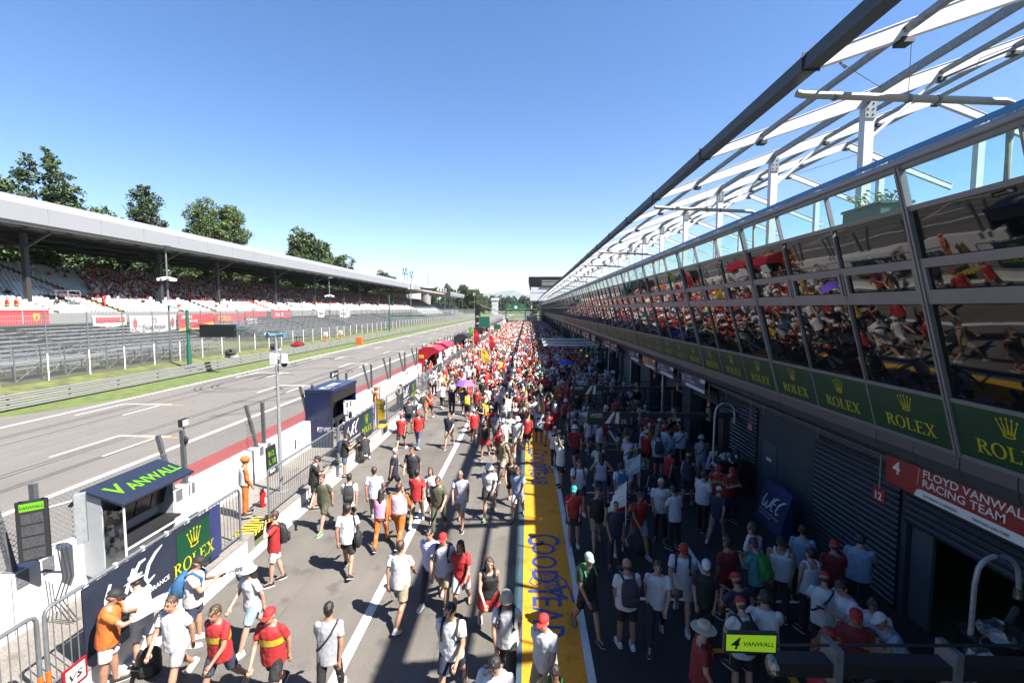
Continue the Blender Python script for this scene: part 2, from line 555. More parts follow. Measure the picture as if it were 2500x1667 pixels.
def league(mb, o, u, v, size, mi):
    # the flowing three-letter championship mark: W, E, C in slanted brush strokes, about 1.9 wide
    sh = lambda pts: [(x + .35 * y, y) for x, y in pts]
    P = [stroke(sh([(.0, .78), (-.02, .4), (.10, .04), (.28, .05), (.38, .45), (.42, .12), (.54, .02), (.70, .2), (.78, .8)]), [.10, .14, .15, .13, .11, .13, .15, .14, .10]),
         stroke(sh([(1.22, .86), (1.0, .84), (.88, .62), (.90, .2), (1.05, .05), (1.24, .08)]), [.06, .12, .14, .14, .12, .06]),
         stroke(sh([(.92, .48), (1.2, .50)]), [.10, .07]),
         stroke(sh([(1.86, .96), (1.62, .84), (1.42, .60), (1.40, .25), (1.55, .05), (1.80, .14)]), [.04, .12, .15, .15, .13, .05])]
    mb.decal(P, o, V(u).normalized() * size, V(v).normalized() * size, mi)
# ================================================================ ground, track and pit lane
YN, YF = -8.0, 520.0
struct('ground', sheet(-20000, 20000, -3000, 30000, -0.06), 'field green')
b = sheet(-62, -28.4, YN, YF, -0.012)
struct('grass_verge', b, 'grass green')
b = MB()
ys = [YN + i * 4 for i in range(133)]
random.seed(3)
prof = [(-33.0, 0.0), (-35.0, .55), (-37.0, .95), (-42.0, 1.0), (-53.0, 1.0), (-54.5, 1.0)]
for i, y in enumerate(ys[:-1]):
    for (x0, z0), (x1, z1) in zip(prof[:-1], prof[1:]):
        b.poly([(x0, y, z0), (x0, y + 4, z0), (x1, y + 4, z1), (x1, y, z1)])
struct('grass_bank', b, 'dry grass')
b = sheet(-29.0, -13.0, YN, YF, 0.0)
b.poly([(-32.4, 8, -.004), (-28.9, 8, -.004), (-28.9, 33, -.004), (-30.6, 27.6, -.004), (-32.4, 25.5, -.004)])
b.poly([(-32.4, YN, -.004), (-28.9, YN, -.004), (-28.9, 8, -.004), (-32.4, 8, -.004)])
struct('track_road', b, 'track asphalt')
struct('red_run_off', sheet(-14.1, -9.8, 15.0, 230, .004), 'red paint')
b = MB()
for x in (-16.55, -28.75):
    sheet(x - .13, x + .13, YN, YF, .005, b)
for k in range(-2, 17):
    y = 22.6 + 15.6 * k
    for x0, x1, yy in ((-21.0, -18.2, y), (-27.6, -24.2, y + 7.7)):
        if yy < 2: continue
        sheet(x0, x1, yy - .1, yy + .1, .005, b)
        sheet(x0, x0 + .14, yy - 3.4, yy - .1, .005, b)
        sheet(x1 - .6, x1 - .46, yy - 3.2, yy - .25, .005, b)
struct('track_markings', b, 'worn white paint')
b = MB()
for k in range(-2, 14):
    y = 22.6 + 15.6 * k
    for x0, x1, yy in ((-19.3, -17.3, y - .3), (-25.6, -23.2, y + 7.4)):
        if yy > 2: sheet(x0, x1, yy - .08, yy + .08, .008, b)
struct('grid_markings', b, 'orange paint')
b = MB()
random.seed(11)
for cx, cy, r_, a0, a1 in [(-24.5, 40, 3.2, 100, 330), (-24.2, 40.4, 2.6, 60, 300), (-21.5, 44, 3.6, 20, 210), (-19.5, 36, 3.0, 250, 420), (-25, 56, 3, 30, 250),
                           (-22.5, 62, 3.4, 120, 330), (-20.0, 33.5, 4.2, 280, 400), (-18.6, 39.5, 2.4, 200, 390), (-26, 47, 2.4, 90, 250)]:
    for dr in (0, .32):
        pts = [(cx + (r_ + dr) * math.cos(R(a0 + (a1 - a0) * t / 30)), cy + (r_ + dr) * 1.5 * math.sin(R(a0 + (a1 - a0) * t / 30))) for t in range(31)]
        b.decal([stroke(pts, .13)], (0, 0, .003), (1, 0, 0), (0, 1, 0))
for x in (-20.4, -20.1, -18.9, -18.7, -26.6, -26.3, -25.1):
    b.decal([stroke([(x + .15 * math.sin(t * .7 + x), 6 + t * 9) for t in range(20)], .12)], (0, 0, .003), (1, 0, 0), (0, 1, 0))
struct('tyre_marks_road', b, 'tyre rubber mark')
b = MB()
for x, wd in ((-5.25, .014), (-1.75, .012), (.0, .0)):
    if wd: b.decal([stroke([(x + .03 * math.sin(t * 1.7), t * 3.0 - 6) for t in range(70)], wd)], (0, 0, .003), (1, 0, 0), (0, 1, 0))
for q in range(14):
    x0 = random.uniform(-6.8, -.6); y0 = random.uniform(5, 40); a = random.uniform(0, 3.1)
    b.decal([stroke([(x0 + t * .22 * math.cos(a) + random.uniform(-.05, .05), y0 + t * .22 * math.sin(a) + random.uniform(-.05, .05)) for t in range(random.randrange(5, 14))], .014)], (0, 0, .0035), (1, 0, 0), (0, 1, 0))
struct('pit_lane_cracks_road', b, 'asphalt seam')
struct('pit_lane_road', sheet(-7.45, 1.3, YN, 330, 0.0), 'pit asphalt')
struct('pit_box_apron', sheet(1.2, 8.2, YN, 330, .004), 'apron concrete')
b = MB()
sheet(-7.42, -7.10, YN, 230, .004, b)
sheet(-3.47, -3.27, YN, 230, .004, b)
sheet(1.07, 1.22, YN, 230, .008, b)
for y in range(4, 60, 6):
    sheet(4.3, 4.42, y + .3, y + 2.6, .008, b)
    sheet(2.1, 6.6, y, y + .1, .008, b)
struct('pit_lane_markings', b, 'worn white paint')
b = MB()
for y in (5.9, 7.6, 14.2, 20.2):
    sheet(4.6, 4.75, y, y + 1.6, .009, b)
    b.decal([stroke([(3.0, y), (3.5, y + .9)], .12), stroke([(3.5, y + .9), (4.6, y + .9)], .12)], (0, 0, .009), (1, 0, 0), (0, 1, 0))
struct('pit_box_markings', b, 'yellow paint')
struct('pale_blue_line_marking', sheet(-.24, -.09, YN, 230, .004), 'pale blue paint')
struct('yellow_strip_marking', sheet(-.09, 1.07, YN, 230, .004), 'yellow paint')
# the tyre maker's words on the yellow strip: read from far to near, tops towards the garages
b = MB()
for k in range(-1, 9):
    y0 = 12.95 + 8.0 * k
    for word, yy, big in (('G', y0, .92), ('OOD', y0 - .50, .66), ('Y', y0 - 2.42, .92), ('EAR', y0 - 2.92, .66)):
        hh = 1.02 * big
        vs, fs, wd = glyphs(word, 0, .004)
        sc = hh / .72
        b.add([(.03 + (.10 if big < .8 else 0) + y * sc, yy - x * sc * (.72 if big > .8 else .86), .009) for x, y in vs], fs)
    # winged foot between the words
    foot = [stroke([(.0, -.1), (.12, -.02), (.22, -.18), (.3, -.42), (.28, -.62), (.12, -.74), (.0, -.6), (.05, -.45), (.14, -.3)], .035)]
    for q in range(7):
        foot.append(stroke([(.34, -.3 - .1 * q), (.55 + .03 * q, -.34 - .12 * q), (.72 + .01 * q, -.5 - .12 * q), (.62, -.62 - .11 * q)], .035))
    foot.append(stroke([(.3, -.25), (.6, -.22), (.86, -.5), (.95, -1.0), (.98, -1.35)], .05))
    b.decal(foot, (.06, y0 - 1.75, .0085), (1, 0, 0), (0, 1, 0))
struct('yellow_strip_lettering_marking', b, 'navy paint')

# ================================================================ pit wall and signalling platform
b = MB(); b.box((-9.66, YN, -.02), (-7.7, 230, .30))
struct('signalling_platform', b, 'platform concrete')
b = MB()
b.box((-10.0, YN, 0), (-9.65, 230, 1.5))
for y in range(0, 220, 4):
    b.box((-9.652, y, .34), (-9.645, y + .012, 1.48), 1)
solo('pit_wall', b, ['white wall', 'grey steel'], 'long white concrete pit wall between the race track and the signalling platform', 'wall')
b = MB()
for y0, y1 in ((YN, 11.6), (12.95, 22.85), (24.1, 60), (61.4, 110), (111.5, 200)):
    b.box((-7.70, y0, 0), (-7.40, y1, .40), 0)
    b.box((-7.72, y0 + .003, .40), (-7.385, y1 - .003, .43), 1)
    b.box((-7.72, y1, 0), (-7.39, y1 + .3, .43), 1)
solo('low_wall', b, ['white wall', 'platform concrete'], 'low white wall with a bare concrete top edging the pit lane', 'wall')
for i, y in enumerate((11.93, 23.17)):
    b = MB()
    b.box((-7.95, y, .30), (-7.45, y + .98, .42), 0)
    n = 6
    for q in range(n):
        a = y + .98 * q / n; c = y + .98 * (q + .5) / n
        b.poly([(-7.446, a, .305), (-7.446, c, .305), (-7.446, c + .06, .418), (-7.446, a + .06, .418)], 1)
        b.poly([(-7.94, a, .424), (-7.46, a + .06, .424), (-7.46, c + .06, .424), (-7.94, c, .424)], 1)
    solo('hazard_step', b, ['hazard yellow', 'black'], ['yellow and black striped step under the orange marshal nearest the camera', 'yellow and black striped step beyond the navy booth'][i], 'step', group='striped steps on the platform')

# steel posts in pairs on the pit wall: one upright, one leaning to the track; wire mesh between
NFP = 0
for k in range(0, 44):
    y = 8.43 + 3.995 * k
    if 20.0 < y < 21.5: y += .0
    for lean, yy in ((.34, y - .24), (0.02, y + .24)):
        b = MB()
        b.box((-9.95, yy - .11, 1.5), (-9.70, yy + .11, 1.515), 0)
        b.box((-9.645, yy - .11, 1.2), (-9.63, yy + .11, 1.5), 0)
        b.beam((-9.82, yy, 1.51), (-9.82 - lean, yy, 3.02), .09, .11, 1, up=(1, 0, 0))
        for s in (-.06, .06):
            b.ell((-9.625, yy + s, 1.3), (.012, .02, .02), 0, 6, 4)
        lab = 'grey steel catch fence post leaning to the track on the pit wall' if lean > .1 else 'upright grey steel catch fence post on the pit wall'
        o = solo('fence_post', b, ['barrier steel', 'post steel'], lab, 'post', group='catch fence posts on the pit wall, leaning' if lean > .1 else 'catch fence posts on the pit wall, upright')
b = MB()
b.box((-9.905, YN, 1.52), (-9.902, 190, 2.55))
for z in (1.95, 2.55):
    b.tube([(-9.903, YN, z), (-9.903, 190, z)], .006, 4, 1)
solo('wire_fence', b, ['wire mesh', 'grey steel'], 'fine diamond wire catch fence strung along the top of the pit wall', 'fence')

# ================================================================ pit building on the right
def fx(z): return 6.85 - .272 * (z - 4.985)
pb = thing('pit_building', 'long pit building with mirrored leaning windows over a dark row of garages', 'building', (8, 8, 0))
OFF = V((-8, -8, 0))
def bpart(name, mb, mats, **k):
    return part(name, mb, mats, pb, loc=OFF, **k)
YE = 206.0
# garage front: (kind, near, far)
segs = [('half', 3.2, 9.7), ('jamb', 9.7, 9.85), ('shut', 9.85, 12.75), ('wide', 12.75, 16.0), ('shut', 16.0, 19.05), ('jamb', 19.05, 19.3), ('part', 19.3, 22.2),
        ('pillar', 22.2, 23.4), ('part', 23.4, 26.5), ('pillar', 26.5, 26.9), ('part', 26.9, 29.6), ('pillar', 29.6, 32.0)]
y = 32.0; i = 0
while y < YE - 8:
    segs += [('part' if i % 4 != 2 else 'shut', y, y + 3.0), ('pillar', y + 3.0, y + 3.4), ('part' if i % 3 else 'shut', y + 3.4, y + 6.4), ('pillar', y + 6.4, y + 7.6)]
    y += 7.6; i += 1
def shutter(y0, y1, z0, z1, near):
    b = MB(); st = .14 if near else .35; z = z0
    while z < z1 - .01:
        zt = min(z + st, z1)
        b.poly([(7.93, y1, z), (7.93, y0, z), (7.90, y0, z + st * .35), (7.90, y1, z + st * .35)])
        b.poly([(7.90, y1, z + st * .35), (7.90, y0, z + st * .35), (7.90, y0, z + st * .7), (7.90, y1, z + st * .7)])
        b.poly([(7.90, y1, z + st * .7), (7.90, y0, z + st * .7), (7.93, y0, zt), (7.93, y1, zt)])
        z = zt
    b.box((7.93, y0, z0), (7.96, y1, z1))
    bpart('roller_shutter', b, 'shutter')
wall = MB()
wall.box((7.97, -8, 3.05), (8.4, YE, 3.98))
wall.box((7.97, -8, 0), (8.4, 3.2, 3.05))
for kd, y0, y1 in segs:
    near = y1 < 40
    if kd in ('jamb', 'pillar', 'wide'):
        wall.box((7.97 if kd != 'pillar' else 7.80, y0, 0), (8.4, y1, 3.05))
    if kd == 'wide':
        d = MB(); d.box((7.95, 14.75, .05), (7.968, 15.65, 2.15)); d.box((7.935, 14.85, 1.0), (7.95, 14.98, 1.06), 1); d.box((7.945, 15.05, 1.5), (7.95, 15.35, 1.6), 2)
        bpart('service_door', d, ['pale door', 'black', 'letter white'])
    if kd == 'shut': shutter(y0, y1, .02, 3.05, near)
    if kd == 'half': shutter(y0, y1, 2.05, 3.05, near)
    if kd == 'part': shutter(y0, y1, 2.35 + .2 * math.sin(y0), 3.05, near)
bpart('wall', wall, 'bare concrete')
b = MB()
b.box((14.0, -8, 0), (14.3, YE, 4.0)); b.box((8.4, -8, 3.99), (14, YE, 4.2)); b.box((8.4, -8.3, 0), (14, -8, 4)); b.box((8.4, YE, 0), (14, YE + .3, 4))
for kd, y0, y1 in segs:
    if kd == 'pillar': b.box((8.4, y0 + .1, 0), (14, y1 - .1, 3.99))
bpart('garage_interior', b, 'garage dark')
# hanging inner door leaf of the near garage
b = MB(); b.box((8.05, 9.15, .02), (8.12, 9.65, 2.1)); bpart('inner_door', b, 'pale door')
# curved soffit under the advertising panels
b = MB()
prof = [(7.08, 4.12), (7.09, 3.86), (7.16, 3.66), (7.34, 3.53), (7.60, 3.47), (7.97, 3.45)]
step = .9075; y = 7.668 - 5.445 * 3
while y < YE:
    for (xa, za), (xb, zb) in zip(prof[:-1], prof[1:]):
        b.poly([(xa, y + .008, za), (xa, y + step - .008, za), (xb, y + step - .008, zb), (xb, y + .008, zb)][::-1])
    y += step
b.loft([[(x + .02, yy, z) for x, z in prof] + [(7.97, yy, 4.12)] for yy in (-8, YE)], 1)
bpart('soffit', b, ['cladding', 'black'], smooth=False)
# windows
def bay_edges():
    e = []; k = -2
    while 7.668 + 5.445 * k < YE:
        for j in range(3):
            e.append((7.668 + 5.445 * k + 1.815 * j, j == 0))
        k += 1
    return e
E_ = bay_edges()
ROWS = [('lower_window', 5.07, 6.56, 'mirror glass'), ('vent_window', 6.76, 7.17, 'mirror glass'), ('upper_window', 7.29, 8.02, 'mirror glass'), ('top_glass', 8.10, 8.66, 'teal glass')]
def pane(b, y0, y1, z0, z1, tilt=0.0, n=2):
    for dx, fl in ((0.0, 0), (.02, 1))[:n]:
        q = [(fx(z0) + .02 + dx, y0, z0), (fx(z0) + .02 + dx + tilt, y1, z0), (fx(z1) + .02 + dx + tilt, y1, z1), (fx(z1) + .02 + dx, y0, z1)]
        b.poly(q if fl else q[::-1])
random.seed(5)
rest = {r[0]: MB() for r in ROWS}
npane = 0
for (y0, th), (y1, _) in zip(E_[:-1], E_[1:]):
    for nm, z0, z1, mt in ROWS:
        tl = random.uniform(-.004, .004)
        if 3.5 < y0 < 49:
            b = MB(); pane(b, y0 + .04, y1 - .04, z0, z1, tl, 1 if nm == 'top_glass' else 2)
            win = bpart(nm, b, mt)
            if nm == 'vent_window' and y0 < 34:
                f = MB()
                for a, c, e_, g in ((y0 + .06, y1 - .06, z0 - .03, z0 + .03), (y0 + .06, y1 - .06, z1 - .03, z1 + .03), (y0 + .06, y0 + .13, z0 + .03, z1 - .03), (y1 - .13, y1 - .06, z0 + .03, z1 - .03)):
                    f.hexa([(fx(e_) - .035, a, e_), (fx(e_) + .015, a, e_), (fx(e_) + .015, c, e_), (fx(e_) - .035, c, e_)], [(fx(g) - .035, a, g), (fx(g) + .015, a, g), (fx(g) + .015, c, g), (fx(g) - .035, c, g)])
                part('vent_frame', f, 'facade frame', win)
        else:
            pane(rest[nm], y0 + .04, y1 - .04, z0, z1, tl, 1 if nm == 'top_glass' else 2)
for nm, z0, z1, mt in ROWS:
    tag(bpart(nm, rest[nm], mt), kind='stuff')
# frame: transoms and mullions
b = MB()
for z0, z1, pr in ((4.08, 4.15, .03), (5.0, 5.07, .03), (6.57, 6.74, .03), (7.18, 7.28, .03), (8.02, 8.10, .03), (8.66, 8.72, .03)):
    b.hexa([(fx(z0) - pr, -8, z0), (fx(z0) + .06, -8, z0), (fx(z0) + .06, YE, z0), (fx(z0) - pr, YE, z0)], [(fx(z1) - pr, -8, z1), (fx(z1) + .06, -8, z1), (fx(z1) + .06, YE, z1), (fx(z1) - pr, YE, z1)])
bpart('transom', b, 'facade frame')
b = MB()
for y0, th in E_:
    wd, pr = (.10, .055) if th else (.035, .03)
    for a, c in ([(y0 - wd / 2, y0 + wd / 2)] if not th else [(y0 - .055, y0 - .012), (y0 + .012, y0 + .055)]):
        b.hexa([(fx(4.1) - pr, a, 4.1), (fx(4.1) + .05, a, 4.1), (fx(4.1) + .05, c, 4.1), (fx(4.1) - pr, c, 4.1)], [(fx(8.7) - pr, a, 8.7), (fx(8.7) + .05, a, 8.7), (fx(8.7) + .05, c, 8.7), (fx(8.7) - pr, c, 8.7)])
bpart('mullion', b, 'facade frame')
b = MB()
b.tube([(fx(8.78) - .01, -8, 8.78), (fx(8.78) - .01, YE, 8.78)], .058, 12)
bpart('top_rail', b, 'facade pipe', smooth=True)
b = MB(); b.tube([(fx(8.78) + .05, -8, 8.93), (fx(8.78) + .05, YE, 8.93)], .045, 8); y = -7
while y < YE:
    b.tube([(fx(8.78) + .08, y, 8.82), (fx(8.78) + .05, y, 8.92)], .015, 5); y += 1.85
bpart('handrail', b, 'blue rail')
b = MB(); b.box((6.12, -8, 7.86), (24, YE, 8.0))
bpart('terrace', b, 'bare concrete')
b = MB(); b.box((14.3, -8, 0), (24, YE, 7.86))
b.box((7.1, -8, 4.2), (14.3, -7.7, 7.86)); b.box((7.1, YE - .3, 4.2), (14.3, YE, 7.86))
bpart('back_block', b, 'bare concrete')
b = MB()
for yy in np.arange(-6, YE, 1.85):
    b.tube([(12.5, yy, 8), (12.5, yy, 9.05)], .025, 5)
for z in (8.5, 9.05):
    b.tube([(12.5, -8, z), (12.5, YE, z)], .03, 5)
bpart('terrace_railing', b, 'white steel')
# clutter rail under the soffit with hanging brackets
b = MB()
b.tube([(7.62, -8, 3.36), (7.62, 60, 3.36)], .02, 6); b.tube([(7.66, -8, 3.28), (7.66, 60, 3.28)], .012, 5)
for yy in np.arange(1.0, 60, 2.8):
    b.tube([(7.62, yy, 3.47), (7.62, yy, 3.10)], .014, 5)
bpart('cable_rail', b, 'grey steel')

# green advertising panels with crown and serif name, one to each bay
def advert_mesh(w_):
    b = MB()
    z0, z1 = 4.15, 5.0
    A = V((fx(z0) - .02, 0, z0)); Bv = V((fx(z1) - .02, 0, z1)); up = (Bv - A).normalized()
    y0, y1 = .03, w_ - .03
    b.prism([(A.x, y1, z0), (A.x, y0, z0), (Bv.x, y0, z1), (Bv.x, y1, z1)], (.03, 0, 0))
    nrm = V((-1, 0, -.272)).normalized() * .004
    c = V((fx(4.575) - .02, w_ / 2, 4.575)) + nrm
    u = V((0, -1, 0))
    crown(b, c + up * .07, u, up, .28, 1)
    serif(b, 'ROLEX', c - up * .30, u, up, .23, 1, 1.12)
    return b.mesh('advert_panel', ['advert green', 'advert yellow'])
am = advert_mesh(1.815)
k = 0
near_words = ['green panel with yellow crown cut by the right picture edge, nearest of the row', 'green panel with yellow crown above the red team banner, second of the row',
              'green panel with yellow crown and name, third from the near end of the row', 'green panel with yellow crown and name, fourth from the near end of the row', 'green panel with yellow crown and name, fifth from the near end of the row']
for (y0, th), (y1, _) in zip(E_[:-1], E_[1:]):
    if y0 < 3.0: continue
    lab = near_words[k] if k < 5 else 'small green panel with yellow crown and name in the far part of the long row'
    tag(link('advert_panel', am, None, (0, y0, 0)), lab, 'sign', 'green crown panels along the building')
    k += 1

t = thing('planter', 'dark green planter box with thin twigs behind the pale glass of the terrace', 'planter', (7.2, 10.0, 8.0))
b = MB(); b.box((-.3, -.55, 0), (.3, .55, .55)); b.box((-.33, -.58, .55), (.33, .58, .6)); part('box', b, 'dark green steel', t)
b = MB()
for k in range(30):
    a_ = random.uniform(0, 6.28); x0 = random.uniform(-.2, .2); y0 = random.uniform(-.6, .5); r_ = random.uniform(.1, .4)
    b.tube([(x0, y0, .55), (x0 + r_ * .4 * math.cos(a_), y0 + r_ * .4 * math.sin(a_), .7), (x0 + r_ * math.cos(a_), y0 + r_ * math.sin(a_), .72 + r_ * .4)], .008, 4)
    b.ell((x0 + r_ * math.cos(a_), y0 + r_ * math.sin(a_), .72 + r_ * .4), (.04, .03, .02), 0, 5, 4)
part('plant', b, 'leaf mid', t)
# ---------------------------------------------------------------- open steel canopy above the terrace
cn = thing('canopy', 'white open steel roof frame standing on the pit building terrace', 'roof frame', (11, 8, 8))
CO = V((-11, -8, -8))
def cpart(name, mb, mats, **k): return part(name, mb, mats, cn, loc=CO, **k)
RX = 16.95
def gz(x): return 11.28 + .342 * (x - 5.6) if x <= RX else 11.28 + .342 * (RX - 5.6) - .40 * (x - RX)
b = MB()
b.hexa([(5.36, -12, 11.14), (5.67, -12, 11.16), (5.67, YE, 11.16), (5.36, YE, 11.14)], [(5.40, -12, 11.45), (5.66, -12, 11.45), (5.66, YE, 11.45), (5.40, YE, 11.45)])
for y in np.arange(9.58 - 5.445 * 3, YE, 5.445):
    b.box((5.34, y - .01, 11.12), (5.69, y + .01, 11.47), 1)
cpart('edge_beam', b, ['dark beam', 'black'])
gy = [9.58 + 5.445 * k for k in range(-3, 36)]
def girder():
    b = MB()
    xs = [5.6, 11.04, 13.4, 18.1]
    for xa, xb, ha, hb in ((5.65, 10.4, .24, .44), (10.4, RX, .44, .36), (RX, 22.5, .36, .28)):
        for t in (-1, 1):
            pass
        b.beam((xa, 0, gz(xa)), (xb, 0, gz(xb)), .13, ha, 0, (0, 0, 1), .13, hb)
        b.beam((xa, 0, gz(xa) + ha / 2), (xb, 0, gz(xb) + hb / 2), .165, .02)
        b.beam((xa, 0, gz(xa) - ha / 2), (xb, 0, gz(xb) - hb / 2), .165, .02)
    for xx in (7.25, 12.5, 14.6, RX, 19.2):
        b.box((xx - .12, -.12, gz(xx) - .27), (xx + .12, .12, gz(xx) - .17), 1)
        for s in (-.07, .07):
            b.ell((xx + s, -.075, gz(xx)), (.02, .02, .02), 1, 6, 4)
    return b.mesh('girder', ['white steel', 'black'])
gm = girder()
def column(x, top):
    b = MB()
    b.box((x - .14, -.13, 8.0), (x + .14, .13, top)); b.box((x - .16, -.16, top - .55), (x + .16, -.13, top), 1)
    for zz in (.12, .28, .44):
        for s in (-.08, .08):
            b.ell((x + s, -.165, top - zz), (.03, .02, .03), 2, 6, 4)
    b.box((x - .22, -.22, 8.0), (x + .22, .22, 8.04), 1)
    return b.mesh('column', ['white steel', 'galvanised', 'black'])
cm1 = column(10.4, gz(10.4) - .1); cm2 = column(18.8, gz(18.8) - .1)
for y in gy:
    for nm, me in (('girder', gm), ('column', cm1), ('column', cm2)):
        link(nm, me, cn, CO + V((0, y, 0)))
for x, dz, h in ((7.25, .0, .14), (10.4, .1, .24), (12.5, .0, .14), (14.6, 0, .14), (RX, .1, .16), (19.2, .0, .14)):
    b = MB()
    b.box((x - .045, -9, gz(x) - h * .4 + dz * .3), (x + .045, YE, gz(x) + h * .4 + dz * .3))
    b.box((x - .06, -9, gz(x) - h * .4 + dz * .3 - .012), (x + .06, YE, gz(x) - h * .4 + dz * .3))
    cpart('purlin', b, 'grey purlin')
for y in gy[::1]:
    if y > 90: break
    b = MB(); b.tube([(10.5, y, 11.7), (12.4, y, gz(12.4) - .2)], .05, 8)
    cpart('knee_brace', b, 'white steel', smooth=True)
for i, y in enumerate(gy):
    if i % 3 == 0 and y < 150:
        b = MB(); b.tube([(11.1, y, 12.2), (12.6, y + 5.4, gz(12.6) - .2)], .03, 6); b.tube([(17.9, y, gz(17.9)), (13.5, y + 5.5, gz(13.5))], .012, 4)
        b.tube([(6.0, y, gz(6) - .1), (10.9, y + 5.5, gz(10.9) + .1)], .012, 4); b.tube([(6.3, y + .35, gz(6.3) - .08), (6.75, y + .9, gz(6.75) - .06)], .028, 6)
        cpart('cross_cable', b, 'grey steel')
for q, y in enumerate([9.58 + 5.445 * k_ for k_ in (0, 2, 5, 7, 10, 12, 15, 17, 20, 22, 25, 28, 31)]):
    b = MB(); yy = y + .65
    b.tube([(5.62, yy, 10.99), (5.75, yy, 10.96), (7.8, yy, 10.86), (9.85, yy, 10.76), (9.97, yy, 10.72), (10.0, yy, 10.60), (10.0, yy, 8.0)], .075, 10)
    for xx in (6.4, 7.9, 8.5):
        b.tube([(xx - .03, yy, 10.95 - (xx - 5.75) * .046), (xx + .03, yy, 10.95 - (xx - 5.75) * .046)], .09, 10, 1)
    b.tube([(7.9, yy, 10.9), (7.9, yy, gz(7.9) - .1)], .008, 4, 1)
    cpart('drain_pipe', b, ['pipe beige', 'grey steel'], smooth=True)

# ---------------------------------------------------------------- tall hospitality block closing the pit lane
hb = thing('hospitality_block', 'tall glass and dark metal building with a jutting flat roof closing the far pit lane', 'building', (8, 212, 0))
HO = V((-8, -212, 0))
def hpart(n, m_, mt): return part(n, m_, mt, hb, loc=HO)
b = MB(); b.box((6.0, 208, 0), (26, 240, 14.6)); hpart('body', b, 'cladding')
b = MB()
b.hexa([(1.2, 200, 15.6), (26, 200, 15.6), (26, 242, 15.6), (1.2, 242, 15.6)], [(.4, 199, 20.0), (26, 199, 20.0), (26, 243, 20.0), (.4, 243, 20.0)])
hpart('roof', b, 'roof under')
b = MB(); b.box((6.0, 199.6, 16.0), (26, 200.2, 19.4)); 
for z in (16.6, 17.4, 18.2, 19.0): b.box((6.0, 199.3, z), (26, 199.6, z + .25))
hpart('louvre', b, 'pipe beige')
b = MB()
for z in (9.5, 13.0): b.box((1.0, 200, z), (26, 208, z + .35))
b.box((1.0, 200.2, 9.85), (1.1, 207, 12.2)); 
hpart('balcony', b, 'facade frame')
b = MB(); b.box((1.05, 200.0, 9.9), (26, 200.06, 13.0)); b.box((1.4, 200.0, 13.4), (26, 200.06, 15.6)); hpart('glass_front', b, 'clear plastic')
b = MB()
for x in (1.6, 6.0, 11): b.box((x, 200.6, 0), (x + .35, 201, 15.6))
hpart('column', b, 'white steel')
b = MB()
for z in (3.2, 6.2): b.box((-1.5, 198, z), (8, 208, z + .3))
hpart('lower_deck', b, 'facade frame')

# ================================================================ guard rail, verge fence
b = MB()
for z in (.22, .56, .90):
    rr = []
    for dz, dx in ((-.125, 0), (-.10, .05), (-.04, .05), (0, 0), (.04, .05), (.10, .05), (.125, 0)):
        rr.append((dx, dz))
    for (xa, za), (xb, zb) in zip(rr[:-1], rr[1:]):
        b.poly([(-32.9 + xa, YN, z + za), (-32.9 + xa, YF, z + za), (-32.9 + xb, YF, z + zb), (-32.9 + xb, YN, z + zb)])
for k in range(0, 130):
    yy = YN + k * 4
    b.box((-33.1, yy - .05, -.2), (-32.98, yy + .05, 1.08), 1)
solo('guard_rail', b, ['rail steel', 'grey steel'], 'long three-row steel guard rail on the far side of the race track', 'guard rail')
pm = None
b = MB()
b.tube([(0, 0, 0), (0, 0, 2.1)], .05, 8, 1); b.tube([(0, 0, 2.1), (0, 0, 5.35)], .045, 8, 0)
pm = b.mesh('verge_post', ['grey steel', 'paper'])
for k in range(0, 90):
    y = 24.1 + 3.4 * k
    o = link('fence_post', pm, None, (-37.0, y, .95))
    tag(o, 'thin grey fence post with a white painted foot in front of the grandstand', 'post', 'catch fence posts below the grandstand')
b = MB(); b.box((-37.07, 15, 1.0), (-37.065, 330, 6.2))
for z in (2.4, 4.4, 6.2): b.tube([(-37.07, 15, z), (-37.07, 330, z)], .012, 4, 1)
solo('wire_fence', b, ['far wire mesh', 'grey steel'], 'tall wire catch fence between guard rail and grandstand', 'fence')
# ================================================================ main grandstand
gs = thing('grandstand', 'long covered grandstand with white seats and a pale grey roof fascia', 'grandstand', (-56, 60, 1))
GO = V((56, -60, -1))
def gpart(n, m_, mt, **k): return part(n, m_, mt, gs, loc=GO, **k)
SY0, SY1 = 30.0, 226.0
NR = 24
def rowx(i): return -54.2 - .75 * i
def rowz(i): return 5.62 + .283 * i
b = MB()
for i in range(NR):
    b.box((rowx(i) - .75, SY0, rowz(i) - .5), (rowx(i), SY1, rowz(i)))
b.box((-72.6, SY0, 11.0), (-72.4, SY1, 12.75))
gpart('stepped_deck', b, 'stand concrete')
b = MB(); b.box((-54.2, SY0, 4.75), (-53.9, SY1, 5.95)); gpart('parapet', b, 'stand concrete')
b = MB(); b.box((-58.0, SY0, 1.0), (-57.5, SY1, 5.1)); gpart('under_wall', b, 'cladding')
b = MB()
for yy in np.arange(SY0, SY1, 1.6):
    b.tube([(-53.95, yy, 5.95), (-53.95, yy, 6.65)], .02, 5)
for z in (6.3, 6.65): b.tube([(-53.95, SY0, z), (-53.95, SY1, z)], .02, 5)
for yy in np.arange(SY0, SY1, 2.0): b.tube([(-72.3, yy, 12.4), (-72.3, yy, 13.6)], .025, 5)
for z in (13.0, 13.6): b.tube([(-72.3, SY0, z), (-72.3, SY1, z)], .025, 5)
gpart('railing', b, 'galvanised')
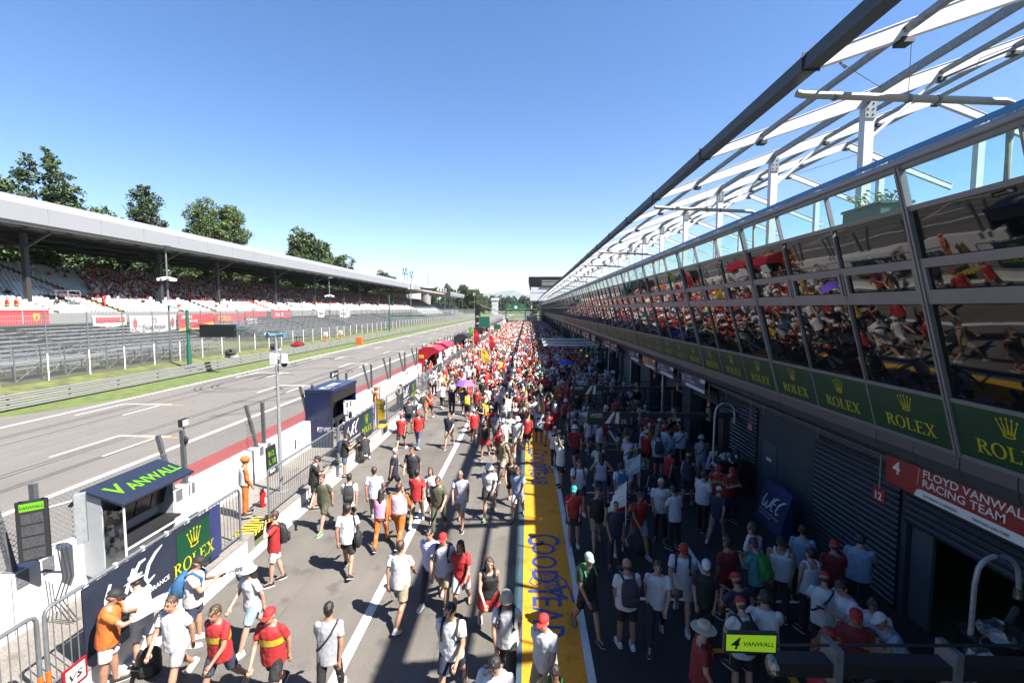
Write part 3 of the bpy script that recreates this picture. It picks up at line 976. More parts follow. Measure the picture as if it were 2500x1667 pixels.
# roof: front fascia, sloping sheet, underside and trusses blackened so their colour carries the shade
b = MB()
b.loft([[(-54.0, y, 15.5), (-53.75, y, 15.75), (-53.8, y, 17.6), (-54.2, y, 18.35), (-55.2, y, 18.7), (-60, y, 18.75), (-60, y, 15.9), (-54.4, y, 15.5)] for y in (SY0 - 20, SY1 + 2)])
for y in np.arange(SY0 - 18, SY1, 6.5):
    b.box((-53.80, y, 15.7), (-53.742, y + .02, 17.6), 0)
b.box((-54.15, SY0 - 20, 15.42), (-53.95, SY1 + 2, 15.5), 1)
gpart('fascia', b, ['roof grey', 'grey steel'])
b = MB(); b.hexa([(-78, SY0 - 20, 15.9), (-60, SY0 - 20, 16.3), (-60, SY1 + 2, 16.3), (-78, SY1 + 2, 15.9)], [(-78, SY0 - 20, 16.3), (-60, SY0 - 20, 18.7), (-60, SY1 + 2, 18.7), (-78, SY1 + 2, 16.3)])
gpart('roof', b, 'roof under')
CY = [33.0, 52.07, 71.7, 85.3, 105.0, 124.6, 144.6, 158.5, 178.3, 197.9, 217.2]
b = MB()
for y in np.arange(SY0, SY1, 4.9):
    b.beam((-54.6, y, 15.3), (-77, y, 14.9), .12, .12)
    b.beam((-54.6, y, 15.9), (-77, y, 15.8), .12, .12)
    for q in range(12):
        x0 = -54.6 - 1.86 * q; t0 = q / 12; t1 = (q + 1) / 12
        za, zb = 15.3 - .4 * t0, 15.9 - .1 * t1
        b.beam((x0, y, za), (x0 - 1.86, y, zb), .06, .06)
for x, z in ((-57, 15.3), (-62, 15.2), (-67, 15.1), (-72, 15.0)):
    b.box((x - .06, SY0, z - .08), (x + .06, SY1, z + .08))
gpart('roof_truss', b, 'stand column')
for y in CY:
    b = MB(); b.box((-58.25, y - .24, 5.8), (-57.75, y + .24, 15.2)); b.beam((-57.7, y, 13.6), (-54.8, y, 15.2), .25, .3); b.beam((-58.3, y, 13.6), (-61.5, y, 15.0), .25, .3)
    gpart('column', b, 'stand column')
for y in (60.5, 79, 98, 117, 136, 155, 174, 193):
    b = MB()
    for i in range(0, 20):
        b.box((rowx(i) - .74, y - .6, rowz(i) + .004), (rowx(i) - .01, y + .6, rowz(i) + .12))
    gpart('stair', b, 'seat yellow')
b = MB()
for y in (62.0, 100, 150):
    for z in (.0, .9):
        pass
    b.tube([(-55, y - 5, 6.7), (-61.5, y - 5.4, 9.3)], .05, 6); b.tube([(-55, y - 3.4, 6.7), (-61.5, y - 3.8, 9.3)], .05, 6)
gpart('red_handrail', b, 'flag red')
b = MB()
for y in (58.2, 112.0, 160):
    b.box((-59.8, y - 2.6, 7.2), (-56.8, y - 1.0, 7.3))
    for xx in (-59.8, -58.3, -56.8):
        for yy in (y - 2.6, y - 1.0): b.tube([(xx, yy, 6.9), (xx, yy, 8.7)], .03, 5)
    for z in (8.2, 8.7):
        b.tube([(-59.8, y - 2.6, z), (-56.8, y - 2.6, z), (-56.8, y - 1.0, z), (-59.8, y - 1.0, z)], .03, 5)
gpart('vomitory_rail', b, 'galvanised')
sm = MB()
sm.hexa([(-.10, -.21, .30), (.28, -.21, .34), (.28, .21, .34), (-.10, .21, .30)], [(-.10, -.22, .36), (.28, -.22, .40), (.28, .22, .40), (-.10, .22, .36)])
sm.hexa([(-.16, -.21, .33), (-.10, -.21, .33), (-.10, .21, .33), (-.16, .21, .33)], [(-.22, -.19, .78), (-.17, -.19, .80), (-.17, .19, .80), (-.22, .19, .78)])
seat_me = sm.mesh('seat', ['seat white'])
stair_y = (60.5, 79, 98, 117, 136, 155, 174, 193)
random.seed(21)
seat_pos = []
for i in range(NR):
    y = SY0 + 6
    while y < SY1:
        if min(abs(y - s) for s in stair_y) > .85 and min(abs(y - c) for c in CY) > .4 and not (3 < i < 8 and any(abs(y - s + 1.8 ) < 1.2 for s in (58.2 + 0, 112, 160))):
            seat_pos.append((rowx(i) - .42, y, rowz(i), i))
        y += .52
vis = [p for p in seat_pos if p[1] > 47.3 + (abs(p[0]) - 54) * .87]
vis.sort(key=lambda p: p[1] - p[3] * .02)
near_set = set(vis[:96])
for p in vis[:96]:
    link('seat', seat_me, gs, GO + V(p[:3]))
def merged(tmpl, places, cols=None):
    # many copies of one small template in one mesh: places (x, y, z, rot, scale)
    tv = np.array(tmpl.v); nv = len(tv)
    P = np.array(places, dtype=float)
    c, s = np.cos(P[:, 3]), np.sin(P[:, 3])
    X = (tv[None, :, 0] * c[:, None] - tv[None, :, 1] * s[:, None]) * P[:, 4:5] + P[:, 0:1]
    Y = (tv[None, :, 0] * s[:, None] + tv[None, :, 1] * c[:, None]) * P[:, 4:5] + P[:, 1:2]
    Z_ = tv[None, :, 2] * P[:, 4:5] + P[:, 2:3]
    vs = np.stack([X, Y, Z_], -1).reshape(-1, 3)
    n = len(P)
    loops = np.concatenate([np.array(f) for f in tmpl.f]); ln = np.array([len(f) for f in tmpl.f])
    L_ = (loops[None, :] + (np.arange(n) * nv)[:, None]).reshape(-1)
    tot = np.tile(ln, n); st = np.concatenate([[0], np.cumsum(tot)[:-1]])
    me = bpy.data.meshes.new('mass')
    me.vertices.add(len(vs)); me.vertices.foreach_set('co', vs.reshape(-1))
    me.loops.add(len(L_)); me.loops.foreach_set('vertex_index', L_.astype(np.int32))
    me.polygons.add(len(tot)); me.polygons.foreach_set('loop_start', st.astype(np.int32)); me.polygons.foreach_set('loop_total', tot.astype(np.int32))
    if cols is not None:
        a = me.color_attributes.new('Col', 'FLOAT_COLOR', 'POINT')
        key = np.array(tmpl.key)               # colour slot of each template vertex
        a.data.foreach_set('color', cols[:, key, :].astype(np.float32).reshape(-1))
    me.update(calc_edges=True); me.validate()
    return me
near_set = set(vis[:96])
rest_seats = [(*p[:3], 0, 1) for p in seat_pos if p not in near_set and p[1] > 42 + (abs(p[0]) - 54) * .8]
me = merged(sm, rest_seats); me.materials.append(MATS['seat white'])
tag(link('seats', me, gs, GO), kind='stuff')

# low-polygon figures for the distant masses: slots skin, shirt, bottoms, hair
def figure(seated):
    b = MB(); key = []
    def done(k):
        key.extend([k] * (len(b.v) - len(key)))
    if seated:
        for s in (-1, 1):
            b.tube([(s * .1, .0, .48), (s * .11, .42, .50), (s * .11, .46, .06)], [.09, .075, .05], 5); done(2)
        zb = .42
    else:
        for s in (-1, 1):
            b.tube([(s * .09, .0, .92), (s * .10, .05 * s, .5)], [.095, .075], 6); done(2)
            b.tube([(s * .10, .05 * s, .5), (s * .10, -.02 * s, .04)], [.055, .045], 5); done(0)
            b.tube([(s * .10, -.02 * s - .05, .04), (s * .11, -.02 * s + .16, .035)], [.045, .04], 4); done(3)
        zb = .88
    b.loft([[(rx * math.cos(t), ry * math.sin(t), zb + z) for t in [2 * math.pi * k / 8 for k in range(8)]] for rx, ry, z in ((.17, .12, 0), (.16, .12, .2), (.20, .125, .42), (.19, .11, .53), (.07, .06, .60))]); done(1)
    for s in (-1, 1):
        b.tube([(s * .21, 0, zb + .53), (s * .26, .02, zb + .28)], [.065, .06], 5); done(1)
        b.tube([(s * .26, .02, zb + .28), (s * .24, .18 if s > 0 else .08, zb + .06)], [.042, .035], 5); done(0)
    b.ell((0, .015, zb + .72), (.082, .10, .125), 0, 7, 5); done(0)
    b.ell((0, -.012, zb + .765), (.092, .108, .10), 0, 7, 4, None, -.15, 1.0); done(3)
    b.key = key
    return b
FS = figure(True)
PAL = [CL[k] for k in CL]
def colours(n, rng, shirts, hair):
    out = np.ones((n, 4, 4))
    for i in range(n):
        out[i, 0, :3] = [(0.50, 0.28, 0.19), (0.42, 0.22, 0.14), (0.56, 0.34, 0.25)][rng.randrange(3)]
        out[i, 1, :3] = CL[rng.choices(*shirts)[0]]
        out[i, 2, :3] = CL[rng.choice(['bk', 'dk', 'jn', 'jb', 'kh', 'gy', 'wt', 'nv'])]
        out[i, 3, :3] = CL[rng.choices(*hair)[0]]
        out[i, :, :3] *= rng.uniform(.8, 1.1)
    return np.clip(out, 0, .85)
SH = (['wt', 'lw', 'rd', 'dr', 'bk', 'dk', 'nv', 'gy', 'ye', 'or', 'lb', 'pk', 'tl', 'gn', 'bl', 'kh'], [31, 8, 33, 8, 8, 6, 4, 4, 3, 3, 2, 1, 1, 1, 2, 2])
HR = (['br', 'bk', 'rd', 'wt', 'kh', 'nv', 'bg'], [30, 22, 26, 14, 6, 4, 4])
SHS = (['wt', 'lw', 'rd', 'dr', 'bk', 'dk', 'nv', 'gy', 'ye', 'lb', 'br'], [14, 5, 16, 16, 14, 14, 8, 6, 3, 3, 8])
rng = random.Random(4)
seated = []
for (x, y, z, i) in seat_pos:
    lim = 57.5 + i * .62
    if i < 6:
        pr = .012
    else:
        pr = .95 if y > lim else (.12 if i > 16 else .02)
        if i < 7: pr *= .55
        if y > 200: pr *= .9
    if rng.random() < pr:
        seated.append((x + .05, y, z - .02 + (.42 if rng.random() < .06 else 0), -math.pi / 2 + rng.uniform(-.35, .35), rng.uniform(.92, 1.06)))
cs_ = colours(len(seated), rng, SHS, HR); cs_[:, :, :3] *= .95
me = merged(FS, seated, cs_); me.materials.append(MATS['crowd clothing'])
tag(link('crowd', me), 'mass of seated spectators in red, white and dark clothes filling the shaded grandstand rows', 'crowd', kind='stuff')

# banners hung on the grandstand parapet
def banner(y0, y1, z0, z1, mats, draw, label, sag=0.0):
    b = MB(); n = 14
    pts = []
    for i in range(n + 1):
        t = i / n; y = y0 + (y1 - y0) * t
        d = .05 * math.sin(t * 19) ; s_ = sag * math.sin(math.pi * t)
        pts.append((y, -53.72 + d * .6, s_))
    for (ya, xa, sa), (yb, xb, sb) in zip(pts[:-1], pts[1:]):
        for dx, fl in ((0, 0), (-.012, 1)):
            q = [(xa + dx, ya, z0 - sa), (xb + dx, yb, z0 - sb), (xb + dx, yb, z1 - sa * .3), (xa + dx, ya, z1 - sa * .3)]
            b.poly(q if not fl else q[::-1])
    if draw: draw(b, V((-53.64, y0, z0)), y1 - y0, z1 - z0)
    solo('banner', b, mats, label, 'banner', (0, 0, -.55), group='banners hung on the grandstand parapet')
Yv = (0, 1, 0); Zv = (0, 0, 1)
def shield(b, o, s, mi, m2):
    b.decal([([(0, 1.3), (0, .5), (.25, .12), (.5, 0), (.75, .12), (1, .5), (1, 1.3)], [tuple(range(7))[::-1]])], o, V(Yv) * s, V(Zv) * s, mi)
    b.decal([stroke([(.35, .3), (.5, .5), (.45, .75), (.6, .95), (.72, 1.0)], [.1, .16, .18, .12, .06]), stroke([(.5, .6), (.75, .7)], .07), stroke([(.45, .45), (.25, .55)], .06), stroke([(.52, .48), (.7, .3)], .06)], V(o) + V((.01, 0, 0)), V(Yv) * s, V(Zv) * s, m2)
def d_red(b, o, W, H_):
    shield(b, o + V((0, W * .72, H_ * .2)), H_ * .45, 1, 2); b.box((o.x - .01, o.y + W * .55, o.z + .1), (o.x, o.y + W * .56, o.z + H_ - .1), 3)
banner(44, 50.3, 5.3, 6.85, ['flag red', 'flag yellow', 'black', 'letter white'], d_red, 'red banner with a yellow shield under the two stewards')
def d_w1(b, o, W, H_):
    b.decal([rect(.3, .35, W - .3, H_ - .25)], o, Yv, Zv, 1); shield(b, o + V((.01, W * .78, H_ * .3)), H_ * .3, 2, 3)
banner(55.5, 60.3, 4.95, 6.2, ['paper', 'flag red', 'flag yellow', 'black'], d_w1, 'white banner with a red field and small yellow shield', .3)
def d_w2(b, o, W, H_):
    b.text('05', o + V((.01, W / 2, H_ * .55)), Yv, Zv, 1.1, 1, 0, .02, 'c'); b.text('Antonio Giovinazzi' if False else 'Forza Ragazzi', o + V((.01, W / 2, H_ * .16)), Yv, Zv, .75, 2, .2, .02, 'c')
    for t in (.06, .88):
        b.ell((o.x, o.y + W * t + .3, o.z + H_ * .5), (.02, .35, .7), 3, 8, 6); b.ell((o.x + .01, o.y + W * t + .3, o.z + H_ * .82), (.02, .2, .25), 4, 8, 6)
banner(60.8, 69.0, 3.9, 6.1, ['paper', 'cloth pk', 'black', 'flag red', 'stand tan'], d_w2, 'white banner with pink number and dark lettering between two red figures', .2)
def d_car(b, o, W, H_):
    b.decal([quad((0, 0), (W, 0), (W, H_ * .45), (W * .45, H_ * .35), (0, H_ * .1))], o, Yv, Zv, 1)
    b.decal([quad((W * .3, .35), (W * .9, .3), (W * .95, .6), (W * .7, 1.0), (W * .5, 1.0), (W * .3, .65))], o + V((.012, 0, 0)), Yv, Zv, 2)
    b.text('SEMPRE', o + V((.02, W * .08, H_ * .72)), Yv, Zv, .7, 3, .2, .02); b.text('CON VOI', o + V((.02, W * .2, H_ * .48)), Yv, Zv, .6, 3, .2, .02)
banner(69.4, 77.5, 3.6, 6.2, ['flag red', 'flag yellow', 'booth red', 'letter white'], d_car, 'red and yellow banner with a racing car', .1)
def d_b(b, o, W, H_):
    b.decal([rect(0, 0, W, H_ * .35)], o, Yv, Zv, 1); b.text('FORZA', o + V((.01, W * .1, H_ * .5)), Yv, Zv, 1.1, 2, .1, .03); b.text('la rossa', o + V((.01, W * .2, .3)), Yv, Zv, .7, 3, .2, .0)
banner(77.8, 86.0, 3.7, 6.1, ['flag red', 'horn blue', 'flag yellow', 'letter white'], d_b, 'red banner with a light blue lower band', .1)
def d_k(b, o, W, H_):
    b.decal([rect(0, H_ * .62, W * .8, H_)], o, Yv, Zv, 1); b.text('FORMULA', o + V((.01, .3, H_ * .35)), Yv, Zv, .8, 2, .1, .02); b.text('PASSIONE', o + V((.01, .6, H_ * .1)), Yv, Zv, .7, 2, .1, .02)
banner(86.4, 95.5, 3.7, 6.4, ['black', 'flag red', 'letter white'], d_k, 'black and red banner with white lettering', .1)
banner(95.9, 103.5, 5.0, 6.6, ['flag red', 'letter white'], lambda b, o, W, H_: b.text('GRAZIE', o + V((.01, 1, .4)), Yv, Zv, 1.0, 1, 0, .02), 'small red banner right of the black banner')
banner(117, 121, 4.9, 7.0, ['paper', 'flag red'], lambda b, o, W, H_: b.text('TIFOSI', o + V((.01, .6, .6)), Yv, Zv, .8, 1, 0, .02), 'white banner with faint red lettering far along the parapet', .2)
banner(131, 139, 4.7, 6.6, ['paper', 'flag red'], lambda b, o, W, H_: b.text('MONZA', o + V((.01, .9, .5)), Yv, Zv, 1.0, 1, 0, .02), 'slanting white banner farthest along the parapet', .5)

# ---------------------------------------------------------------- metal bleachers in front of the stand
def bleacher(y0, y1, label, rows=9, xn=-42.0):
    r_ = thing('bleacher', label, 'bleacher', (xn - 5, (y0 + y1) / 2, 1.0), 0, 'open metal bleachers below the grandstand')
    off = V((-(xn - 5), -(y0 + y1) / 2, -1.0))
    fr = MB()
    for i in range(rows):
        x = xn - 1.1 * i; z = 1.75 + .33 * i
        sgap = [(y0, y0 + (y1 - y0) * .5 - .7), (y0 + (y1 - y0) * .5 + .7, y1)]
        for a, c in sgap:
            q = MB(); q.box((x - .34, a, z), (x, c, z + .06)); q.box((x - 1.08, a, z - .36), (x - .36, c, z - .32))
            part('bench', q, 'bleacher metal', r_, loc=off)
        for yy in np.arange(y0 + .1, y1, 2.4):
            fr.box((x - .2, yy - .03, 1.0), (x - .14, yy + .03, z))
    for yy in np.arange(y0 + .1, y1, 2.4):
        fr.beam((xn, yy, 1.1), (xn - 1.1 * rows, yy, 1.75 + .33 * rows - .4), .06, .08)
        fr.beam((xn - .2, yy, 1.1), (xn - 4, yy + 2.3, 2.6), .04, .04)
    part('frame', fr, 'grey steel', r_, loc=off)
    g = MB()
    for z in (1.5, 2.0, 2.5): g.tube([(xn + .5, y0, z), (xn + .5, y1, z)], .025, 5)
    for yy in np.arange(y0, y1, 1.2): g.tube([(xn + .5, yy, 1.0), (xn + .5, yy, 2.5)], .022, 5)
    zt = 1.75 + .33 * rows
    for z in (zt, zt + .5, zt + 1.0): g.tube([(xn - 1.1 * rows, y0, z), (xn - 1.1 * rows, y1, z)], .025, 5)
    for yy in np.arange(y0, y1, .25): g.tube([(xn - 1.1 * rows, yy, zt), (xn - 1.1 * rows, yy, zt + 1.0)], .012, 4)
    for yy in (y0, y1):
        g.tube([(xn + .5, yy, 2.5), (xn - 1.1 * rows, yy, zt + 1.0)], .03, 5); g.tube([(xn + .5, yy, 2.0), (xn - 1.1 * rows, yy, zt + .5)], .03, 5)
    part('guard_railing', g, 'galvanised', r_, loc=off)
bleacher(26, 62, 'grey metal bleacher under the banners at the left edge')
bleacher(76, 112, 'grey metal bleacher right of the bare verge beyond the green post')
bleacher(116, 152, 'grey metal bleacher in the middle of the straight')
bleacher(156, 205, 'grey metal bleacher at the far end of the covered grandstand')
bleacher(210, 300, 'grey metal bleacher beyond the covered grandstand', 8)
# low camera stage by the fence
st = thing('camera_stage', 'low grey metal stage with tube railings just behind the guard rail', 'stage', (-39.5, 42, .9))
so_ = V((39.5, -42, -.9))
b = MB(); b.box((-40.6, 33, 2.2), (-38.2, 42.5, 2.28)); b.box((-40.6, 43, 2.5), (-38.2, 50.5, 2.58)); part('deck', b, 'bleacher metal', st, loc=so_)
b = MB()
for yy in np.arange(33, 51, 1.9):
    for x in (-40.6, -38.2):
        b.tube([(x, yy, .8), (x, yy, 3.5)], .055, 5)
    b.tube([(-38.2, yy, .9), (-40.6, min(yy + 1.9, 50.5), 2.2)], .02, 4); b.tube([(-38.2, yy, 1.0), (-38.2, min(yy + 1.9, 50.5), 2.2)], .02, 4)
for z in (2.85, 3.5):
    for x in (-40.6, -38.2): b.tube([(x, 33, z), (x, 50.5, z)], .05, 5)
part('tube_frame', b, 'grey steel', st, loc=so_)
b = MB()
for q in range(6): b.box((-39.9, 50.6 + .35 * q, 2.4 - .3 * q), (-38.5, 50.95 + .35 * q, 2.46 - .3 * q))
part('step', b, 'bleacher metal', st, loc=so_)

# two older stands further along
o2 = thing('curved_grandstand', 'older tan grandstand with a curved cantilever roof beyond the long roof', 'grandstand', (-55, 250, 0))
oo = V((55, -250, 0))
b = MB()
for i in range(18): b.box((-52 - .9 * i, 232, 3.0 + .48 * i - .6), (-51.1 - .9 * i, 292, 3.0 + .48 * i))
part('stepped_deck', b, 'seat white', o2, loc=oo)
b = MB()
for a, c in zip(range(0, 10), range(1, 11)):
    pa = (-52 - 2.4 * a, 15.2 + .9 * math.sin(a * .3)); pc = (-52 - 2.4 * c, 15.2 + .9 * math.sin(c * .3))
    b.hexa([(pc[0], 230, pc[1]), (pa[0], 230, pa[1]), (pa[0], 290, pa[1]), (pc[0], 290, pc[1])], [(pc[0], 230, pc[1] + .8), (pa[0], 230, pa[1] + .5), (pa[0], 290, pa[1] + .5), (pc[0], 290, pc[1] + .8)])
part('roof', b, 'stand tan', o2, loc=oo)
b = MB()
b.box((-76.5, 232, 0), (-76, 292, 15.5)); part('rib', b, 'stand tan', o2, loc=oo)
plc = [(-52.6 - .9 * i + rng.uniform(-.1, .1), 233 + .6 * k, 3.0 + .48 * i, -math.pi / 2, 1) for i in range(9, 18) for k in range(98) if rng.random() < .8]
me = merged(FS, plc, colours(len(plc), rng, SHS, HR)); me.materials.append(MATS['crowd clothing'])
tag(link('crowd', me), 'mass of spectators on the upper rows of the older tan grandstand', 'crowd', kind='stuff')
o3 = thing('flat_roofed_stand', 'small stand with a dark flat roof on thin columns beyond the tan grandstand', 'grandstand', (-55, 330, 0))
oo = V((55, -330, 0))
b = MB(); b.box((-64, 300, 14.7), (-50, 365, 15.6)); b.box((-50.05, 300, 15.5), (-49.8, 365, 17.4)); b.box((-64, 299.8, 14.9), (-50, 300.0, 17.4), 1); part('roof', b, ['roof grey', 'stand column'], o3, loc=oo)
b = MB()
for y in (302, 322, 343, 363):
    for x in (-51, -62): b.box((x - .25, y - .25, 0), (x + .25, y + .25, 14))
part('column', b, 'stand column', o3, loc=oo)
b = MB()
for i in range(14): b.box((-50 - 1.2 * i, 300, 2.5 + .5 * i - .6), (-48.8 - 1.2 * i, 365, 2.5 + .5 * i))
part('stepped_deck', b, 'stand concrete', o3, loc=oo)
# control tower and masts
ct = thing('control_tower', 'round white control tower with windows and a lattice mast behind the grandstand roof', 'tower', (-80, 363, 0))
b = MB(); b.tube([(0, 0, 0), (0, 0, 19.5)], 3.8, 16); part('shaft', b, 'stand concrete', ct)
b = MB(); b.tube([(0, 0, 19.5), (0, 0, 22.4)], 4.2, 18); part('window_band', b, 'sign blue', ct)
b = MB(); b.tube([(0, 0, 22.4), (0, 0, 23.3)], 5.2, 18); b.tube([(0, 0, 19.0), (0, 0, 19.5)], 4.8, 18)
for k in range(18): b.tube([(5 * math.cos(k * .349), 5 * math.sin(k * .349), 23.3), (5 * math.cos(k * .349), 5 * math.sin(k * .349), 24.6)], .06, 4)
part('cornice', b, 'white wall', ct)
b = MB()
for s in ((-.5, -.5), (.5, -.5), (.5, .5), (-.5, .5)): b.tube([(2 + s[0], s[1], 23), (2 + s[0] * .3, s[1] * .3, 34)], .09, 4)
for k in range(7): b.tube([(1.6, -.4, 23 + 1.5 * k), (2.4, .4, 24.5 + 1.5 * k)], .06, 4)
part('lattice_mast', b, 'grey steel', ct)
for x, y, h, lab, bl in ((-80, 281, 27.5, 'slim phone mast with one white drum at its top, leftmost above the roof', 1), (-80, 301, 30.5, 'phone mast crowded with blue panel antennas above the roof', 0),
                     (-80, 309, 31, 'tallest slim phone mast with a white drum above the roof', 1), (-80, 319, 30, 'dark lattice mast with small antennas right of the tallest mast', 0)):
    a = thing('antenna_mast', lab, 'mast', (x, y, 0), 0, 'phone masts behind the grandstand')
    b = MB(); b.tube([(0, 0, 0), (0, 0, h)], [.35, .2], 8); part('pole', b, 'grey steel', a)
    b = MB()
    if bl: b.tube([(0, 0, h - 1), (0, 0, h + 3.2)], .6, 10)
    else:
        for k in range(8):
            t = k * .785; zz = h - 2.5 + (k % 2) * 2.6
            b.box((1.2 * math.cos(t) - .18, 1.2 * math.sin(t) - .18, zz), (1.2 * math.cos(t) + .18, 1.2 * math.sin(t) + .18, zz + 2.1)); b.tube([(0, 0, zz + 1), (1.2 * math.cos(t), 1.2 * math.sin(t), zz + 1)], .06, 4)
    part('antenna', b, 'white steel' if bl else 'horn blue', a)

# ================================================================ trees
def crown_mesh(blobs, n, size, seed):
    rg = np.random.default_rng(seed)
    vol = np.array([bb[3] * bb[4] * bb[5] for bb in blobs]) ** .7; vol /= vol.sum()
    vs = []; mi = []
    for bb, fr in zip(blobs, vol):
        k = int(n * fr)
        # leaf clumps gathered on and inside each lobe
        ncl = max(6, k // 26)
        d = rg.normal(size=(ncl, 3)); d /= np.linalg.norm(d, axis=1)[:, None]
        rad = rg.uniform(.55, 1.02, ncl) ** .6
        cc = d * rad[:, None] * np.array(bb[3:6]) + np.array(bb[:3])
        tone = rg.random(ncl)
        idx = rg.integers(0, ncl, k)
        p = cc[idx] + rg.normal(size=(k, 3)) * np.array(bb[3:6]).mean() * .13
        a = rg.normal(size=(k, 3)); a /= np.linalg.norm(a, axis=1)[:, None]
        c = np.cross(a, rg.normal(size=(k, 3))); c /= np.linalg.norm(c, axis=1)[:, None]
        s_ = size * rg.uniform(.6, 1.4, k)[:, None]
        vs.append(np.stack([p - a * s_, p - c * s_ * .6, p + a * s_, p + c * s_ * .6], 1))
        mi.append((tone[idx] * 2.999).astype(int))
    vs = np.concatenate(vs); mi = np.concatenate(mi); nq = len(vs)
    me = bpy.data.meshes.new('crown')
    me.vertices.add(nq * 4); me.vertices.foreach_set('co', vs.reshape(-1))
    me.loops.add(nq * 4); me.loops.foreach_set('vertex_index', np.arange(nq * 4, dtype=np.int32))
    me.polygons.add(nq); me.polygons.foreach_set('loop_start', np.arange(0, nq * 4, 4, dtype=np.int32)); me.polygons.foreach_set('loop_total', np.full(nq, 4, dtype=np.int32))
    me.polygons.foreach_set('material_index', mi.astype(np.int32))
    me.update(calc_edges=True)
    return me
def trunk_mesh(h, r_, limbs, seed):
    rg = random.Random(seed); b = MB()
    b.tube([(0, 0, -.5), (rg.uniform(-.1, .1), 0, h * .3), (rg.uniform(-.3, .3), rg.uniform(-.3, .3), h * .65), (0, 0, h * .8)], [r_ * 1.3, r_, r_ * .6, r_ * .1], 8)
    for k in range(limbs):
        z = h * rg.uniform(.28, .75); t = rg.uniform(0, 6.28); l = h * rg.uniform(.08, .15)
        b.tube([(0, 0, z), (math.cos(t) * l * .5, math.sin(t) * l * .5, z + l * .45), (math.cos(t) * l, math.sin(t) * l, z + l * 1.05)], [r_ * .45, r_ * .28, r_ * .08], 6)
    return b.mesh('trunk', ['bark'], True)
def blobset(kind, seed):
    rg = random.Random(seed); B = []
    if kind == 'poplar':      # three ragged upright plumes
        for cx, cy, top, wd in ((-3.4, 0, 33, 2.6), (.4, 1, 34.5, 2.3), (3.6, 0, 29, 2.7)):
            z = 8
            while z < top:
                r_ = wd * (1 - .55 * max(0, (z - 18) / 18)) * rg.uniform(.65, 1.1)
                B.append((cx + rg.uniform(-.8, .8), cy + rg.uniform(-.8, .8), z, r_, r_, rg.uniform(1.8, 2.8))); z += rg.uniform(1.1, 1.9)
    elif kind == 'column':
        z = 7
        while z < 33:
            r_ = (4.6 if z < 24 else 4.6 * (1 - (z - 24) / 13)) * rg.uniform(.7, 1.05)
            for q in range(2): B.append((rg.uniform(-1.7, 1.7), rg.uniform(-1.7, 1.7), z + rg.uniform(-1, 1), r_ * .72, r_ * .72, rg.uniform(2, 3)))
            z += 2.2
    elif kind == 'round':
        for q in range(34):
            t = rg.uniform(0, 6.28); u_ = rg.uniform(-.75, 1); rr = 7.2 * math.sqrt(1 - u_ * u_ * .85)
            B.append((rr * .72 * math.cos(t), rr * .72 * math.sin(t), 24.5 + u_ * 8.2, rg.uniform(2.2, 3.4), rg.uniform(2.2, 3.4), rg.uniform(2, 3)))
        B.append((0, 0, 24, 4.5, 4.5, 6))
    else:                     # broad spreading tree with foliage almost to the ground
        for q in range(30):
            t = rg.uniform(0, 6.28); rr = rg.uniform(1, 5.6); z = rg.uniform(4, 21)
            rr *= 1 - .5 * max(0, (z - 12) / 10)
            B.append((rr * math.cos(t), rr * math.sin(t), z, rg.uniform(1.8, 3), rg.uniform(1.8, 3), rg.uniform(1.4, 2.4)))
    return B
TM = {}
TREE_MATS = {'poplar': ['leaf mid', 'leaf dark', 'leaf grey'], 'column': ['leaf dark', 'leaf mid', 'leaf grey'], 'round': ['leaf olive', 'leaf mid', 'leaf olive'], 'broad': ['leaf mid', 'leaf dark', 'leaf olive']}
def tree_model(kind, var):
    k = (kind, var)
    if k not in TM:
        n = {'poplar': 34000, 'column': 30000, 'round': 34000, 'broad': 26000}[kind]
        cmh = crown_mesh(blobset(kind, var * 7 + 1), n, .235 if kind != 'broad' else .26, var + 3)
        for x in TREE_MATS[kind]: cmh.materials.append(MATS[x])
        H_ = {'poplar': 32, 'column': 32, 'round': 31, 'broad': 20}[kind]
        TM[k] = (cmh, trunk_mesh(H_, .5, 9, var + 50))
    return TM[k]
def tree(x, y, kind, var, sc, label, rz=0.0, group=None, sx=1.0):
    t = thing('tree', label, 'tree', (x, y, 0), rz, group)
    t.scale = (sc * sx, sc * sx, sc)
    c, k = tree_model(kind, var)
    link('crown', c, t); link('trunk', k, t)
    return t
tree(-85, 80.5, 'poplar', 0, .96, 'tall ragged triple poplar rising above the roof at the left', 0.1)
tree(-86, 69, 'broad', 0, 1.22, 'dark tree cut by the left edge of the picture above the roof')
tree(-88, 93, 'broad', 1, 1.22, 'lower bushy tree just right of the poplars above the roof')
tree(-86, 103, 'column', 0, 1.03, 'single dense conical tree above the roof')
tree(-86, 127, 'round', 0, 1.04, 'round olive green crown above the roof')
tree(-86, 178, 'broad', 2, 1.62, 'broad dark crown above the roof, farthest of the large ones', 1.0)
tree(-86, 196, 'broad', 0, 1.42, 'small pointed tree next to the farthest large crown', 2.0)
tree(-86, 208, 'broad', 1, 1.4, 'lower tree at the end of the tree group above the roof', .5)
tree(-90, 289, 'broad', 2, 1.32, 'little round crown peeping over the far end of the roof', .8)
random.seed(9)
for k in range(36):
    y = 44 + k * 7.4 + random.uniform(-2, 2)
    tree(-81 - random.uniform(0, 9), y, 'broad', k % 3, random.uniform(.72, .98), 'dark leafy tree seen through the open back of the grandstand', random.uniform(0, 6), 'trees behind the grandstand', 1.2)
